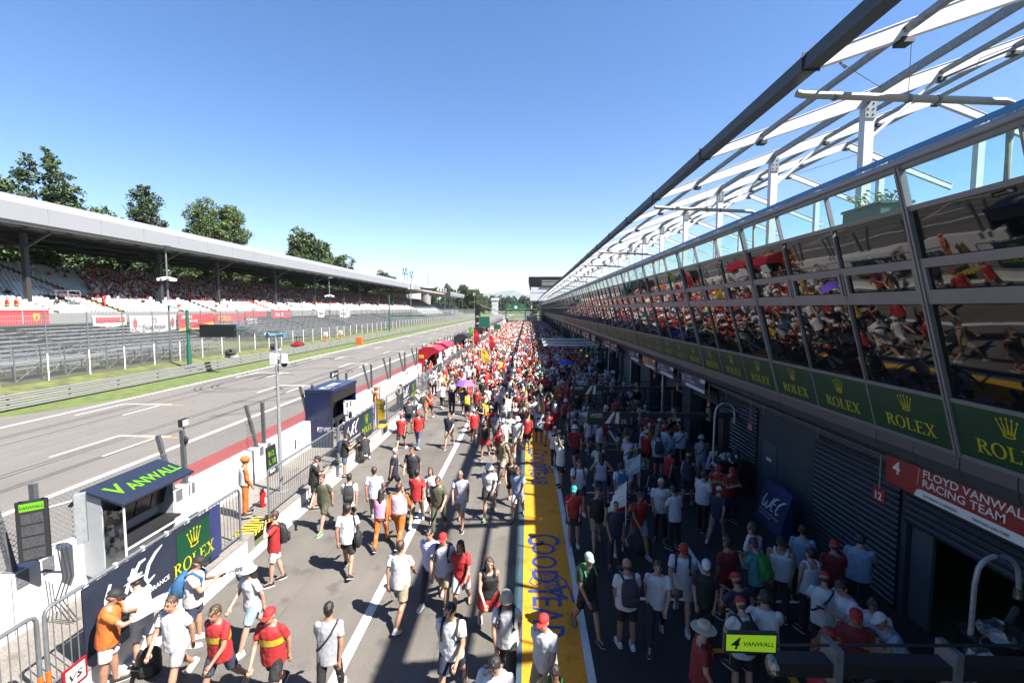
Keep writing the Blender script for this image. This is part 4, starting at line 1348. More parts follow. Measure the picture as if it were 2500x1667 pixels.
FARL = [(-54, 395, 1.22, 'big dark crown beyond the flat roofed stand', 'broad', 1.15), (-45, 392, 1.05, 'dark tree right of the big crown beyond the stand', 'broad', 1.1), (-49, 440, .95, 'dark tree behind the end of the stands', 'broad', 1.3), (-43, 455, .85, 'olive tree just left of the small white tower', 'broad', 1.2), (-88, 434, 1.22, 'round tree behind the control tower', 'broad', .9), (-92, 533, 1.6, 'slim tree standing alone above the flat roofed stand', 'broad', .7),
        (-50, 480, .9, 'light green tree at the end of the straight', 'broad', 1.1), (-40, 540, 1.0, 'tall tree beside the small white tower', 'broad', .9), (6, 330, .75, 'tree left of the hospitality block', 'broad', .9)]
for x, y, s_, lab, kd, sx in FARL: tree(x, y, kd, 1, s_, lab, y, None, sx)
b = MB()
plc = []
random.seed(31)
for k in range(150):
    x = random.uniform(-120, 90); y = random.uniform(620, 780)
    plc.append((x, y, 0, random.uniform(0, 6), random.uniform(.7, 1.15)))
cm_ = crown_mesh(blobset('broad', 5), 1500, .85, 8)
tb = MB(); tb.v = [tuple(q.co) for q in cm_.vertices]; tb.f = [tuple(p.vertices) for p in cm_.polygons]
me = merged(tb, plc); me.materials.append(MATS['leaf dark'])
tag(link('treeline', me), 'far wood closing the end of the straight', 'trees', kind='stuff')
# small white tower at the end of the straight
wt_ = thing('white_tower', 'small white and glass tower in front of the far wood', 'tower', (-33, 470, 0))
b = MB(); b.box((-3.2, -3.2, 0), (3.2, 3.2, 14.5)); part('shaft', b, 'clear plastic', wt_)
b = MB(); b.box((-3.7, -3.7, 14.5), (3.7, 3.7, 17)); part('roof', b, 'white wall', wt_)
for z in (6, 10):
    b = MB(); b.box((-3.3, -3.3, z), (3.3, 3.3, z + .6)); part('floor_band', b, 'white wall', wt_)
# distant hills
hv = MB(); n = 60; rows_ = []
random.seed(2)
prof = [(-4200, 0), (-3300, 90), (-2500, 190), (-1900, 330), (-1300, 470), (-950, 520), (-600, 560), (-420, 640), (-300, 600), (-50, 470), (300, 400), (700, 330), (1200, 260), (1900, 160), (3000, 60), (4500, 0)]
def ph(x):
    for (a, ha), (c, hc) in zip(prof[:-1], prof[1:]):
        if a <= x <= c: return ha + (hc - ha) * (x - a) / (c - a)
    return 0
for dy, f_ in ((-1800, 0), (-1000, .45), (-400, .85), (0, 1), (500, .8), (1500, 0)):
    rows_.append([(x, 11500 + dy, ph(x) * f_ * .76 + (random.uniform(-14, 14) if f_ else -5)) for x in np.linspace(-4200, 4500, n)])
vs = [p for r_ in rows_ for p in r_]; fs = [(i * n + j, i * n + j + 1, (i + 1) * n + j + 1, (i + 1) * n + j) for i in range(5) for j in range(n - 1)]
hv.add(vs, fs)
struct('mountains', hv, 'mountain')
# ================================================================ signs and banners on the garages
UM = (0, -1, 0)
def team_banner(y0, y1, colr, num, lines, tagtxt, names, label, x=7.40, z0=2.93, z1=3.62):
    b = MB(); W = y1 - y0; H_ = z1 - z0
    b.box((x, y0, z0), (x + .02, y1, z1), 0)
    o = V((x - .004, y1, z0)); u = V(UM)
    s = H_ * .215
    b.decal([([(W * .20, 0), (W, 0), (W, s), (W * .24, s), (W * .215, s * .8)], [(0, 1, 2, 3, 4)])], o, u, Zv, 1)
    p = lambda a, h, e=.004: o + u * (W * a) + V((-e, 0, H_ * h))
    b.text(num, p(.05, .34), u, Zv, H_ * .46, 1, 0, .015, 'l', 1.1)
    b.decal([stroke([(W * .215, H_ * .30), (W * .225, H_ * .80)], .008)], o, u, Zv, 1)
    b.decal([([(W * .80, H_ * .60), (W * 1.0, H_ * .60), (W * 1.0, H_ * .82), (W * .82, H_ * .82)], [(0, 1, 2, 3)])], o, u, Zv, 1)
    b.text(tagtxt, p(.825, .67, .008), u, Zv, H_ * .12, 2, .1, .01)
    for i, (t, sz, h) in enumerate(lines):
        b.text(t, p(.25, h), u, Zv, H_ * sz, 1, 0, .012 if sz > .15 else 0, 'l', 1.15)
    for i, nm in enumerate(names):
        b.text(nm, p(.26 + .26 * i, .06, .008), u, Zv, H_ * .10, 2, .05, 0)
    league(b, p(.04, .80), u, Zv, H_ * .11, 1)
    for t in (.1, .5, .9):
        b.box((x + .004, y0 + W * t - .01, z1), (x + .016, y0 + W * t + .01, z1 + .12), 3)
    solo('team_banner', b, [colr, 'letter white', 'black', 'grey steel'], label, 'sign', group='team banners over the garages')
team_banner(6.0, 9.6, 'sign red', '4', [('VANWALL VANDERVELL 680', .12, .80), ('FLOYD VANWALL', .27, .55), ('RACING TEAM', .27, .31)], 'HYPERCAR', ['ESTEBAN GUERRIERI', 'TRISTAN VAUTIER', 'JOAO PAULO DE OLIVEIRA'], 'big red team banner with number 4 over the nearest open garage', z0=2.95, z1=3.70)
team_banner(19.4, 22.35, 'sign blue', '22', [('OR- LMP2', .10, .82), ('UNITED', .22, .58), ('AUTOSPORTS', .22, .34)], 'LMP2', ['', 'A', 'B'][1:], 'blue team banner with number 22')
team_banner(23.6, 26.5, 'sign blue', '23', [('OR- LMP2', .10, .82), ('UNITED', .22, .58), ('AUTOSPORTS', .22, .34)], 'LMP2', ['A', 'B'], 'blue team banner with number 23')
team_banner(26.9, 29.9, 'sign orange', '88', [('PRO AM', .10, .82), ('PROTON', .22, .58), ('RACING', .22, .34)], 'GTE', [], 'orange team banner between the two groups of blue ones')
team_banner(31.0, 33.7, 'sign blue', '10', [('VECTOR', .22, .58), ('SPORT', .22, .34)], 'LMP2', [], 'dark blue team banner left of the orange one')
team_banner(38.6, 41.4, 'sign red', '51', [('AF CORSE', .22, .5)], 'H', [], 'right one of two adjacent red team banners further down the row')
team_banner(42.0, 45.0, 'sign red', '50', [('AF CORSE', .22, .5)], 'H', [], 'left one of two adjacent red team banners further down the row')
for i, (a, cl) in enumerate(((51, 'sign orange'), (56, 'sign orange'), (59.5, 'sign orange'), (66, 'sign blue'), (71, 'sign red'), (76, 'sign orange'), (82, 'sign red'), (90, 'sign blue'), (98, 'sign red'), (110, 'sign blue'), (122, 'sign red'))):
    team_banner(a, a + 2.9, cl, '%d' % (30 + i), [('RACING', .22, .5)], 'GTE', [], '%s team banner, one of the small far ones, %s from the near end' % (cl[5:], ['first', 'second', 'third', 'fourth', 'fifth', 'sixth', 'seventh', 'eighth', 'ninth', 'tenth', 'eleventh'][i]))
for n, y, lab in ((12, 9.62, 'small dark red hanging plate with number 12 left of the red banner'), (13, 15.2, 'small dark red hanging plate with number 13 by the shutter'), (14, 18.7, 'small dark red hanging plate with number 14 right of the blue banner'), (15, 22.6, 'small dark red hanging plate between the blue banners'), (16, 26.7, 'small dark red hanging plate beside the orange banner')):
    b = MB(); b.box((7.30, y - .16, 2.50), (7.32, y + .16, 2.78), 0); b.text(str(n), (7.296, y, 2.55), UM, Zv, .22, 1, 0, .02, 'c'); b.tube([(7.31, y, 2.78), (7.31, y, 3.50)], .016, 5, 2)
    solo('number_plate', b, ['sign red', 'letter white', 'grey steel'], lab, 'sign', group='garage number plates')

# ================================================================ pit gantry booms and rigs in the shade
XV = (1, 0, 0)
def boom(y, x0, z, panel, label):
    t = thing('pit_boom', label, 'boom', (7.6, y, 0), 0, 'overhead equipment booms across the pit boxes')
    o = V((-7.6, -y, 0))
    b = MB(); b.box((x0, y - .1, z), (7.9, y + .1, z + .16)); b.tube([(x0, y, z + .30), (7.9, y, z + .42)], .018, 6); part('arm', b, 'black', t, loc=o)
    b = MB(); b.box((7.35, y - .15, 0), (7.6, y + .15, z)); part('upright', b, 'black', t, loc=o)
    b = MB()
    for x in np.arange(x0 + .6, 7.4, 1.3):
        b = MB(); b.box((x, y - .14, z - .12), (x + .08, y + .14, z + .34)); part('bracket', b, 'grey steel', t, loc=o)
    b = MB(); b.ell((x0 - .02, y, z + .05), (.07, .12, .13), 0, 10, 7); part('end_cap', b, 'foil silver', t, loc=o)
    b = MB()
    for k in range(3): b.tube([(x0 + .8 + k, y + .12, z), (x0 + 1.1 + k, y + .2, z - .35), (x0 + 1.5 + k, y + .15, z - .05)], .025, 6)
    part('hose', b, 'black rubber', t, loc=o)
    if panel:
        b = MB(); panel(b); part('sign_panel', b, ['black', 'lime bright', 'letter white', 'sign red'], t, loc=o)
    return t
def p_lime(b):
    y = 5.05; x0, x1, z0, z1 = 2.25, 2.80, 2.64, 2.84
    b.box((x0 - .02, y, z0 - .02), (x1 + .02, y + .05, z1 + .02), 0); b.decal([quad((0, .01), (x1 - x0, 0), (x1 - x0, z1 - z0), (0, z1 - z0))], (x0, y - .004, z0), XV, Zv, 1)
    b.text('4', (x0 + .05, y - .008, z0 + .035), XV, Zv, .19, 0, .3, .016); b.text('VANWALL', (x0 + .19, y - .008, z0 + .07), XV, Zv, .073, 0, .2, .01)
boom(5.15, 2.85, 2.35, p_lime, 'black boom carrying the lime sign across the bottom right corner')
def p_uni(num, y, x0):
    def f(b):
        b.box((x0, y - .16, 2.12), (x0 + 1.6, y - .11, 2.62), 0)
        b.text('UNITED', (x0 + .08, y - .165, 2.46), XV, Zv, .13, 2, .1, .012); b.text('AUTOSPORTS', (x0 + .08, y - .165, 2.39), XV, Zv, .075, 2)
        b.decal([quad((.62, .05), (.80, .05), (1.02, .48), (.92, .48))], (x0, y - .165, 2.12), XV, Zv, 2); b.decal([quad((.84, .05), (.96, .05), (1.03, .36), (1.0, .36))], (x0, y - .165, 2.12), XV, Zv, 3); b.decal([quad((1.0, .05), (1.16, .05), (1.16, .48), (1.06, .48))], (x0, y - .165, 2.12), XV, Zv, 2)
        b.text(num, (x0 + 1.24, y - .165, 2.18), XV, Zv, .2, 2)
    return f
boom(17.5, 2.3, 2.40, p_uni('22', 17.5, 2.3), 'black boom with a white lettered panel numbered 22')
boom(23.5, 2.3, 2.40, p_uni('23', 23.5, 2.3), 'black boom with a white lettered panel numbered 23')
def p_red(num, y, x0):
    def f(b):
        b.box((x0, y - .16, 2.2), (x0 + 1.4, y - .11, 2.5), 3); b.text(num, (x0 + .4, y - .165, 2.25), XV, Zv, .28, 2, 0, .02); b.decal([quad((1.0, .05), (1.2, .05), (1.2, .26), (1.0, .26))], (x0, y - .165, 2.2), XV, Zv, 1)
    return f
boom(40.8, 3.6, 2.40, p_red('51', 40.8, 4.1), 'black boom with a small red panel numbered 51')
boom(46.0, 3.6, 2.40, p_red('50', 46.0, 4.2), 'black boom with a small red panel numbered 50')
for i, (y, x0) in enumerate(((49.4, 1.7), (53.6, 1.7), (58.6, 1.8))):
    b = MB(); b.box((x0, y - .12, 2.5), (7.6, y + .12, 2.72)); b.box((7.3, y - .1, 0), (7.5, y + .1, 2.5), 0)
    solo('white_boom', b, 'white steel', ['nearest of three white equipment booms over the far pit boxes', 'middle one of three white equipment booms over the far pit boxes', 'farthest of three white equipment booms over the far pit boxes'][i], 'boom')
def rig(x, y, hook, label, zt=3.5):
    t = thing('fuel_rig', label, 'fuel rig', (x, y, 0), 0, 'refuelling rigs by the garages')
    b = MB(); b.box((-.4, -.35, .08), (.4, .35, .16))
    for s in (-.38, .38):
        for q in (-.33, .33): b.tube([(s, q, .0), (s, q, 1.15)], .022, 5)
    part('trolley', b, 'black', t)
    b = MB(); b.tube([(0, 0, 1.15), (0, 0, 1.22), (0, 0, 1.6), (0, 0, 1.68)], [.3, .36, .36, .2], 14); part('tank', b, 'black gloss', t, True)
    b = MB(); b.ell((.12, -.05, 1.62), (.30, .28, .22), 0, 14, 9); b.ell((-.2, -.1, 1.35), (.2, .22, .3), 0, 12, 8); b.v = [(p[0] + random.uniform(-.035, .035), p[1] + random.uniform(-.035, .035), p[2] + random.uniform(-.035, .035)) for p in b.v]; part('foil_wrap', b, 'foil silver', t)
    b = MB()
    pts = [(-.3, 0, .2), (-.28, 0, zt - .5)]
    if hook: pts += [(-.26 + .3 * (1 - math.cos(a)), 0, zt - .35 + .3 * math.sin(a)) for a in [R(q) for q in range(0, 181, 20)]] + [(.36, 0, zt - .55)]
    else: pts += [(-.28, 0, zt)]
    b.tube(pts, .035, 8); mast = part('mast', b, 'galvanised', t, True)
    if hook:
        b = MB(); b.tube([(.36, 0, zt - .55), (.36, 0, zt - .7)], .06, 10); part('coupling', b, 'foil silver', mast)
    b = MB(); b.tube([(.3, .1, 1.6), (.55, .2, 1.9), (.75, .3, 1.3), (.5, .35, .5), (.1, .5, .1)], .05, 8); part('fuel_hose', b, 'black rubber', t, True)
rig(6.95, 6.85, True, 'fuel rig with a tall hooked silver pole at the bottom right', 2.9)
rig(6.35, 15.0, True, 'fuel rig with a hooked pole in front of shutter 13')
rig(6.40, 21.0, False, 'fuel rig with a straight pole and crumpled foil in front of the 22 banner')
rig(6.4, 27.5, False, 'fuel rig with a straight pole below the 23 banner')
rig(6.4, 35.0, True, 'fuel rig with a hooked pole beyond the orange banner')
rig(6.4, 42.0, False, 'fuel rig with a straight pole below the red banners')
rig(6.4, 49.0, True, 'farthest fuel rig with a hooked pole')
# dark folded league sign, black table, small sign on the table
b = MB(); b.box((7.50, 12.9, .02), (7.54, 14.3, 1.25), 0)
b.prism([(7.49, 12.9, .02), (7.1, 12.9, .02), (7.45, 12.9, 1.25)], (0, 1.4, 0), 0)
u_ = V(UM); v_ = V((.35, 0, 1.23)).normalized()
league(b, V((7.20, 14.1, .52)) - V((.01, 0, 0)), u_, v_, .52, 1); b.text('FIA WORLD ENDURANCE', V((7.16, 14.1, .40)) - V((.012, 0, 0)), u_, v_, .09, 1)
b.text('CHAMPIONSHIP', V((7.14, 14.1, .29)) - V((.012, 0, 0)), u_, v_, .09, 1)
solo('folded_sign', b, ['banner navy', 'letter white'], 'dark folded floor sign with white league mark by the concrete pillar', 'sign')
b = MB(); b.box((6.9, 16.1, .05), (7.7, 17.6, 1.15), 0); b.box((6.85, 16.05, 1.15), (7.75, 17.65, 1.2), 0)
solo('tool_cabinet', b, 'black', 'black cabinet with papers on top in front of the shutter', 'cabinet')
b = MB(); b.box((7.0, 16.3, 1.204), (7.3, 16.7, 1.212)); b.box((7.35, 16.35, 1.204), (7.62, 16.75, 1.212)); solo('papers', b, 'paper', 'two white paper sheets on the black cabinet', 'papers')
b = MB(); b.decal([quad((0, 0), (.28, 0), (.40, .62), (.16, .62))], (6.05, 15.6, 1.05), XV, Zv, 0); b.prism([(6.05, 15.61, 1.05), (6.33, 15.61, 1.05), (6.45, 15.61, 1.67), (6.21, 15.61, 1.67)], (0, .03, 0), 0); b.decal([quad((.12, .0), (.17, .0), (.31, .6), (.27, .6))], (6.05, 15.596, 1.05), XV, Zv, 1); b.tube([(6.2, 15.62, 0), (6.2, 15.62, 1.06)], .02, 6, 2)
solo('marker_board', b, ['letter white', 'sign red', 'black'], 'white slanted marker with a red stripe on a thin stand', 'sign')
# trolley with wheels and air lines at the bottom right corner
t = thing('equipment_cart', 'dark equipment cart with hoses in the bottom right corner', 'cart', (6.4, 5.4, 0))
b = MB(); b.box((-.9, -.6, .35), (.9, .6, .42)); b.box((-.9, -.6, .9), (.9, .6, .96))
for x in (-.87, .87):
    for y in (-.57, .57): b.tube([(x, y, .1), (x, y, 1.9)], .025, 6)
b.tube([(-.87, -.57, 1.9), (.87, -.57, 1.9), (.87, .57, 1.9), (-.87, .57, 1.9), (-.87, -.57, 1.9)], .025, 6); part('frame', b, 'grey steel', t)
b = MB(); b.box((-.5, -.4, .96), (.1, .3, 1.3)); b.box((.2, -.35, .42), (.75, .4, .75)); part('case', b, 'black gloss', t)
b = MB()
for k in range(4): b.tube([(.5 * math.cos(a) * (1 - .1 * k), .4 * math.sin(a) * (1 - .1 * k), 1.0 + .05 * k) for a in [R(q) for q in range(0, 361, 24)]], .03, 6)
part('hose_coil', b, 'black rubber', t)
b = MB(); b.box((.3, -.2, .97), (.55, .0, 1.12)); b.box((.1, .2, .97), (.3, .35, 1.05)); part('lime_tool', b, 'lime', t)
b = MB(); b.ell((.4, .3, 1.05), (.35, .25, .12), 0, 14, 8); b.v = [(p[0], p[1], p[2] + random.uniform(-.04, .04)) for p in b.v]; part('foil_wrap', b, 'foil silver', t)

# ================================================================ pedestrian fences, banners
def fence(y0, y1, label, tape=False):
    x = -7.55; z0, z1 = .47, 1.80; r_ = .10
    t = thing('crowd_barrier', label, 'fence', (x, (y0 + y1) / 2, .43), 0, 'grey tube fence panels along the low wall')
    o = V((-x, -(y0 + y1) / 2, -.43))
    b = MB()
    pts = [(x, y0, .43), (x, y0, z1 - r_), (x, y0 + r_ * .3, z1 - r_ * .3), (x, y0 + r_, z1), (x, y1 - r_, z1), (x, y1 - r_ * .3, z1 - r_ * .3), (x, y1, z1 - r_), (x, y1, .43)]
    b.tube(pts, .032, 10); b.tube([(x, y0, .56), (x, y1, .56)], .022, 8)
    part('frame', b, 'barrier steel', t, True, loc=o)
    b = MB()
    n = int((y1 - y0) / .125)
    for k in range(1, n): b.tube([(x, y0 + (y1 - y0) * k / n, .56), (x, y0 + (y1 - y0) * k / n, z1)], .009, 5, cap=False)
    part('bars', b, 'barrier steel', t, loc=o)
    b = MB()
    for yy in (y0 + .05, y1 - .05): b.box((x - .1, yy - .04, .43), (x + .1, yy + .04, .445))
    part('foot_plate', b, 'grey steel', t, loc=o)
    if tape:
        for yy in tape:
            b = MB(); b.tube([(x, yy, .62), (x, yy, .80)], .036, 10); part('tape', b, 'orange plastic', t, loc=o)
fence(2.2, 6.55, 'grey tube fence panel with orange tape cut by the bottom left corner', (6.55,))
fence(6.67, 11.57, 'grey tube fence panel with orange tape holding the large dark banner', (6.67,))
fence(12.92, 17.85, 'bare grey tube fence panel behind the bearded man')
fence(17.95, 22.78, 'grey tube fence panel holding the dark banner in front of the navy booth')
fence(24.27, 29.1, 'grey tube fence panel beyond the yellow flags')
fence(29.2, 34.0, 'grey tube fence panel with the third dark banner')
fence(34.2, 40.5, 'grey tube fence panel in front of the red booths')
for y in (42, 48.5, 55, 62, 69, 76, 83, 90, 97, 104):
    fence(y, y + 6.2, 'far grey tube fence panel along the crowd')
def dark_banner(y0, y1, g0, g1, l0, label, small=False):
    b = MB(); x = -7.505; z0, z1 = .52, 1.76; n = 16
    for k in range(n):
        ya = y0 + (y1 - y0) * k / n; yb = y0 + (y1 - y0) * (k + 1) / n
        da = .008 * math.sin(k * 2.1); db = .008 * math.sin((k + 1) * 2.1)
        b.poly([(x + da, ya, z0), (x + db, yb, z0), (x + db, yb, z1), (x + da, ya, z1)], 0)
    b.box((x - .02, y0, z0), (x - .014, y1, z1), 0)
    xo = x + .012
    b.decal([rect(g1, z0, y1, z1)], (xo - .002, 0, 0), Yv, Zv, 4)
    b.decal([rect(g0, z0 + .12, g1, z1 - .1)], (xo, 0, 0), Yv, Zv, 1)
    c = V((xo + .004, (g0 + g1) / 2, z0 + .66)); crown(b, c, Yv, Zv, .38, 2); serif(b, 'ROLEX', c - V((0, 0, .42)), Yv, Zv, .28, 2, .98 if g1 - g0 < .95 else 1.05)
    league(b, (xo, l0, z0 + .55), Yv, Zv, .62, 3)
    b.text('FIA WORLD ENDURANCE', (xo, l0 - .05, z0 + .34), Yv, Zv, .135, 3, 0, .012); b.text('CHAMPIONSHIP', (xo, l0 - .05, z0 + .19), Yv, Zv, .135, 3, 0, .012)
    for yy in np.arange(y0 + .1, y1, .6):
        b.tube([(x - .05, yy, z1 - .03), (x - .05, yy, z1 + .08)], .04, 6, 3)
    solo('fence_banner', b, ['banner dark', 'advert green', 'advert yellow', 'letter white', 'banner navy'], label, 'banner', group='dark banners on the pit lane fence')
dark_banner(7.24, 10.73, 9.32, 10.35, 7.58, 'large dark banner with white league mark and green crown square, nearest on the fence')
dark_banner(18.39, 21.95, 20.5, 21.6, 18.7, 'dark banner with white league mark and green crown square in front of the navy booth')
dark_banner(27.2, 30.7, 29.4, 30.4, 27.5, 'dark banner with white league mark left of the fans in red caps')
dark_banner(36.7, 39.8, 38.6, 39.6, 36.9, 'farthest dark banner with a green square beside the red booths')

# tablet sign stuck on the low wall and red lettering on its face
b = MB(); b.box((-7.40, 6.72, .36), (-7.37, 7.12, .72), 0); b.box((-7.372, 6.76, .40), (-7.366, 7.08, .68), 1); b.text('VS', (-7.362, 6.92, .47), Yv, Zv, .17, 2, .2, .02, 'c', 1.3)
b.decal([quad((.0, .0), (.06, .0), (.06, .03), (.0, .03))], (-7.361, 6.94, .48), Yv, Zv, 0)
solo('small_sign', b, ['sign red', 'paper', 'black'], 'small white sign with dark red frame and two black letters on the low wall', 'sign')
b = MB(); b.text('PARKING', (-7.396, 5.75, .09), Yv, Zv, .25, 0, .25, .0, 'l', 1.2); solo('wall_lettering', b, ['flag red'], 'red hand-sized capital letters on the white face of the low wall', 'lettering')

# ================================================================ pit stands on the platform
t = thing('pit_stand', 'open timing stand with dark slate roof and lime lettering', 'pit stand', (-9.2, 10.42, .3))
o = V((9.2, -10.95, -.3))
b = MB()
b.hexa([(-9.58, 9.90, 2.56), (-8.66, 9.90, 2.25), (-8.66, 12.0, 2.25), (-9.58, 12.0, 2.56)], [(-9.58, 9.90, 2.61), (-8.65, 9.90, 2.30), (-8.65, 12.0, 2.30), (-9.58, 12.0, 2.61)])
b.hexa([(-9.86, 9.90, 2.22), (-9.58, 9.90, 2.56), (-9.58, 12.0, 2.56), (-9.86, 12.0, 2.22)], [(-9.90, 9.90, 2.25), (-9.58, 9.90, 2.61), (-9.58, 12.0, 2.61), (-9.90, 12.0, 2.25)])
rv = V((-.93, 0, .31)).normalized(); rn = V((.31, 0, .93)).normalized() * .006
b.text('V', V((-8.97, 10.12, 2.412)) + rn, Yv, rv, .56, 1, .12, .02, 'l', 1.0); b.text('ANWALL', V((-8.93, 10.47, 2.398)) + rn, Yv, rv, .42, 1, .12, .018, 'l', .84)
part('roof', b, ['booth slate', 'lime'], t, loc=o)
for yy in (9.95, 11.93):
    b = MB(); b.prism([(-9.84, yy, .75), (-9.20, yy, .55), (-9.20, yy, 2.40), (-9.58, yy, 2.54), (-9.84, yy, 2.22)], (0, .03, 0)); part('side_panel', b, 'booth white', t, loc=o)
b = MB(); b.box((-9.64, 9.98, .75), (-9.60, 11.93, 2.5)); b.box((-9.64, 9.98, .32), (-9.1, 11.93, .36)); part('back_panel', b, 'booth white', t, loc=o)
b = MB(); b.box((-9.60, 10.0, 1.15), (-9.0, 11.93, 1.20)); part('desk', b, 'black', t, loc=o)
for k in range(4):
    b = MB(); y = 10.08 + .47 * k; b.hexa([(-9.50, y, 1.55), (-9.44, y, 1.50), (-9.44, y + .43, 1.50), (-9.50, y + .43, 1.55)], [(-9.40, y, 1.95), (-9.34, y, 1.90), (-9.34, y + .43, 1.90), (-9.40, y + .43, 1.95)]); part('monitor', b, 'black gloss', t, loc=o)
b = MB()
for yy in (9.97, 11.95):
    b.tube([(-8.72, yy, .3), (-8.72, yy, 2.28)], .022, 8)
b.tube([(-8.72, 9.97, 1.25), (-8.72, 11.95, 1.25)], .025, 8); b.tube([(-8.72, 9.97, 2.24), (-8.72, 11.95, 2.24)], .02, 8); b.tube([(-9.2, 9.97, .5), (-8.72, 9.97, .5)], .02, 6)
part('tube_frame', b, 'white steel', t, loc=o)
b = MB()
for k in range(8):
    for q in range(4):
        x0 = -9.2 + .12 * q; z0 = .55 + .2 * k
        f = lambda xx, zz: 9.965 + .02 * math.sin(xx * 31 + zz * 9) + .02 * math.sin(zz * 14)
        b.poly([(x0, f(x0, z0), z0), (x0 + .12, f(x0 + .12, z0), z0), (x0 + .12, f(x0 + .12, z0 + .2), z0 + .2), (x0, f(x0, z0 + .2), z0 + .2)])
part('plastic_sheet', b, 'film glass', t, True, 180, loc=o)
for k, (x, y) in enumerate(((-8.55, 9.9), (-8.55, 10.45), (-8.6, 11.0))):
    s = thing('stool', ['black stool nearest the dark banner end of the timing stand', 'black stool in the middle of the timing stand', 'black stool at the far end of the timing stand'][k], 'stool', (x, y, .3), 0, 'black stools at the timing stand')
    b = MB(); b.tube([(0, 0, 0), (0, 0, .02), (0, 0, .05)], [.2, .2, .05], 12); b.tube([(0, 0, .05), (0, 0, .62)], .025, 8); part('pedestal', b, 'galvanised', s)
    b = MB(); b.tube([(0, 0, .62), (0, 0, .64), (0, 0, .68), (0, 0, .70)], [.16, .20, .20, .16], 14); part('cushion', b, 'black', s)
    b = MB(); b.hexa([(.15, -.18, .72), (.19, -.18, .72), (.19, .18, .72), (.15, .18, .72)], [(.20, -.18, 1.05), (.23, -.18, 1.05), (.23, .18, 1.05), (.20, .18, 1.05)]); part('backrest', b, 'black', s)
# black light board on an arm
t = thing('light_board', 'tall black pit light board with four dark lamp grids and a lime header', 'light board', (-9.28, 8.13, 1.5), R(40))
b = MB(); b.box((-.17, -.05, .28), (.17, .05, 1.42)); 
for x in (-.17, .17):
    b.tube([(x, 0, .28), (x, 0, 1.42)], .055, 8)
part('case', b, 'black', t)
b = MB(); b.decal([rect(-.165, 0, .165, .15)], (0, -.054, 1.24), XV, Zv, 0); b.text('VANWALL', (0, -.058, 1.285), XV, Zv, .074, 1, .2, .008, 'c', .92); part('header', b, ['lime', 'black'], t)
for k in range(4):
    b = MB(); b.box((-.15, -.058, .32 + .225 * k), (.15, -.05, .51 + .225 * k)); part('lamp_grid', b, 'led mesh', t)
b = MB(); b.tube([(.14, .05, 1.2), (.62, .25, 1.2)], .02, 6); b.tube([(.14, .05, .45), (.62, .25, .45)], .02, 6); b.box((.55, .15, .3), (.72, .35, 1.3)); part('bracket', b, 'galvanised', t)
b = MB()
for s in (0, .06, .12): b.tube([(.3 + s, .0, .4), (.35 + s, -.02, -.2), (.2 + s, .05, -.7), (.4 + s, .0, -1.15)], .012, 5)
part('cable', b, 'black rubber', t)
# navy timing stand
t = thing('pit_stand', 'glossy navy blue timing stand with white shield lettering', 'pit stand', (-9.2, 21.42, .3))
o = V((9.2, -21.85, -.3))
b = MB(); b.hexa([(-9.87, 20.4, 2.74), (-8.62, 20.4, 2.74), (-8.62, 23.32, 2.74), (-9.87, 23.32, 2.74)], [(-9.87, 20.4, 2.90), (-8.62, 20.4, 2.90), (-8.62, 23.32, 2.90), (-9.87, 23.32, 2.90)])
def uni(b, o_, u, v, s, mw, mr):
    o_ = V(o_); u = V(u); v = V(v)
    b.decal([([(0, .1), (.1, 0), (.75, 0), (.95, .85), (0, .85)], [(0, 1, 2, 3, 4)])], o_, u * s, v * s, mw)
    n_ = u.cross(v).normalized() * .004
    b.decal([quad((.08, .06), (.3, .06), (.5, .78), (.36, .78))], o_ + n_, u * s, v * s, 0); b.decal([quad((.34, .06), (.5, .06), (.6, .6), (.54, .7))], o_ + n_, u * s, v * s, mr); b.decal([quad((.56, .06), (.72, .06), (.82, .78), (.66, .78))], o_ + n_, u * s, v * s, 0)
    b.text('UNITED', o_ + u * s * 1.1 + v * s * .42, u, v, .58 * s, mw, .1, .02); b.text('AUTOSPORTS', o_ + u * s * 1.1 + v * s * .12, u, v, .33 * s, mw, .1, .01)
uni(b, (-8.95, 20.75, 2.906), (0, 1, 0), (-1, 0, 0), .52, 1, 2)
part('roof', b, ['booth navy', 'letter white', 'sign red'], t, loc=o)
b = MB(); b.box((-9.87, 20.42, .32), (-8.66, 20.50, 2.74)); b.box((-9.42, 20.413, .32), (-9.412, 20.421, 2.74), 3); b.box((-9.87, 20.413, 1.52), (-8.66, 20.421, 1.53), 3); b.box((-8.72, 20.405, .32), (-8.66, 20.42, 2.74), 3); b.box((-8.85, 20.40, 1.5), (-8.82, 20.42, 1.75), 3); uni(b, (-9.34, 20.412, 1.02), XV, Zv, .25, 1, 2); part('side_panel', b, ['booth navy', 'letter white', 'sign red', 'black'], t, loc=o)
b = MB(); b.box((-9.87, 23.22, .32), (-9.3, 23.30, 2.74)); b.box((-9.3, 23.22, 1.9), (-8.66, 23.3, 2.74)); part('side_panel', b, 'booth navy', t, loc=o)
b = MB(); b.box((-9.87, 20.50, 1.52), (-9.80, 23.22, 2.74)); b.box((-9.64, 20.5, .32), (-9.6, 23.22, 1.52)); part('back_panel', b, 'black', t, loc=o)
b = MB(); b.box((-9.6, 20.5, 1.1), (-9.1, 23.22, 1.16)); part('desk', b, 'black', t, loc=o)
for k in range(5):
    for z in (1.5, 2.05):
        b = MB(); y = 20.6 + .52 * k; b.hexa([(-9.60, y, z), (-9.54, y, z), (-9.54, y + .48, z), (-9.60, y + .48, z)], [(-9.50, y, z + .42), (-9.44, y, z + .42), (-9.44, y + .48, z + .42), (-9.50, y + .48, z + .42)]); part('monitor', b, 'black gloss', t, loc=o)
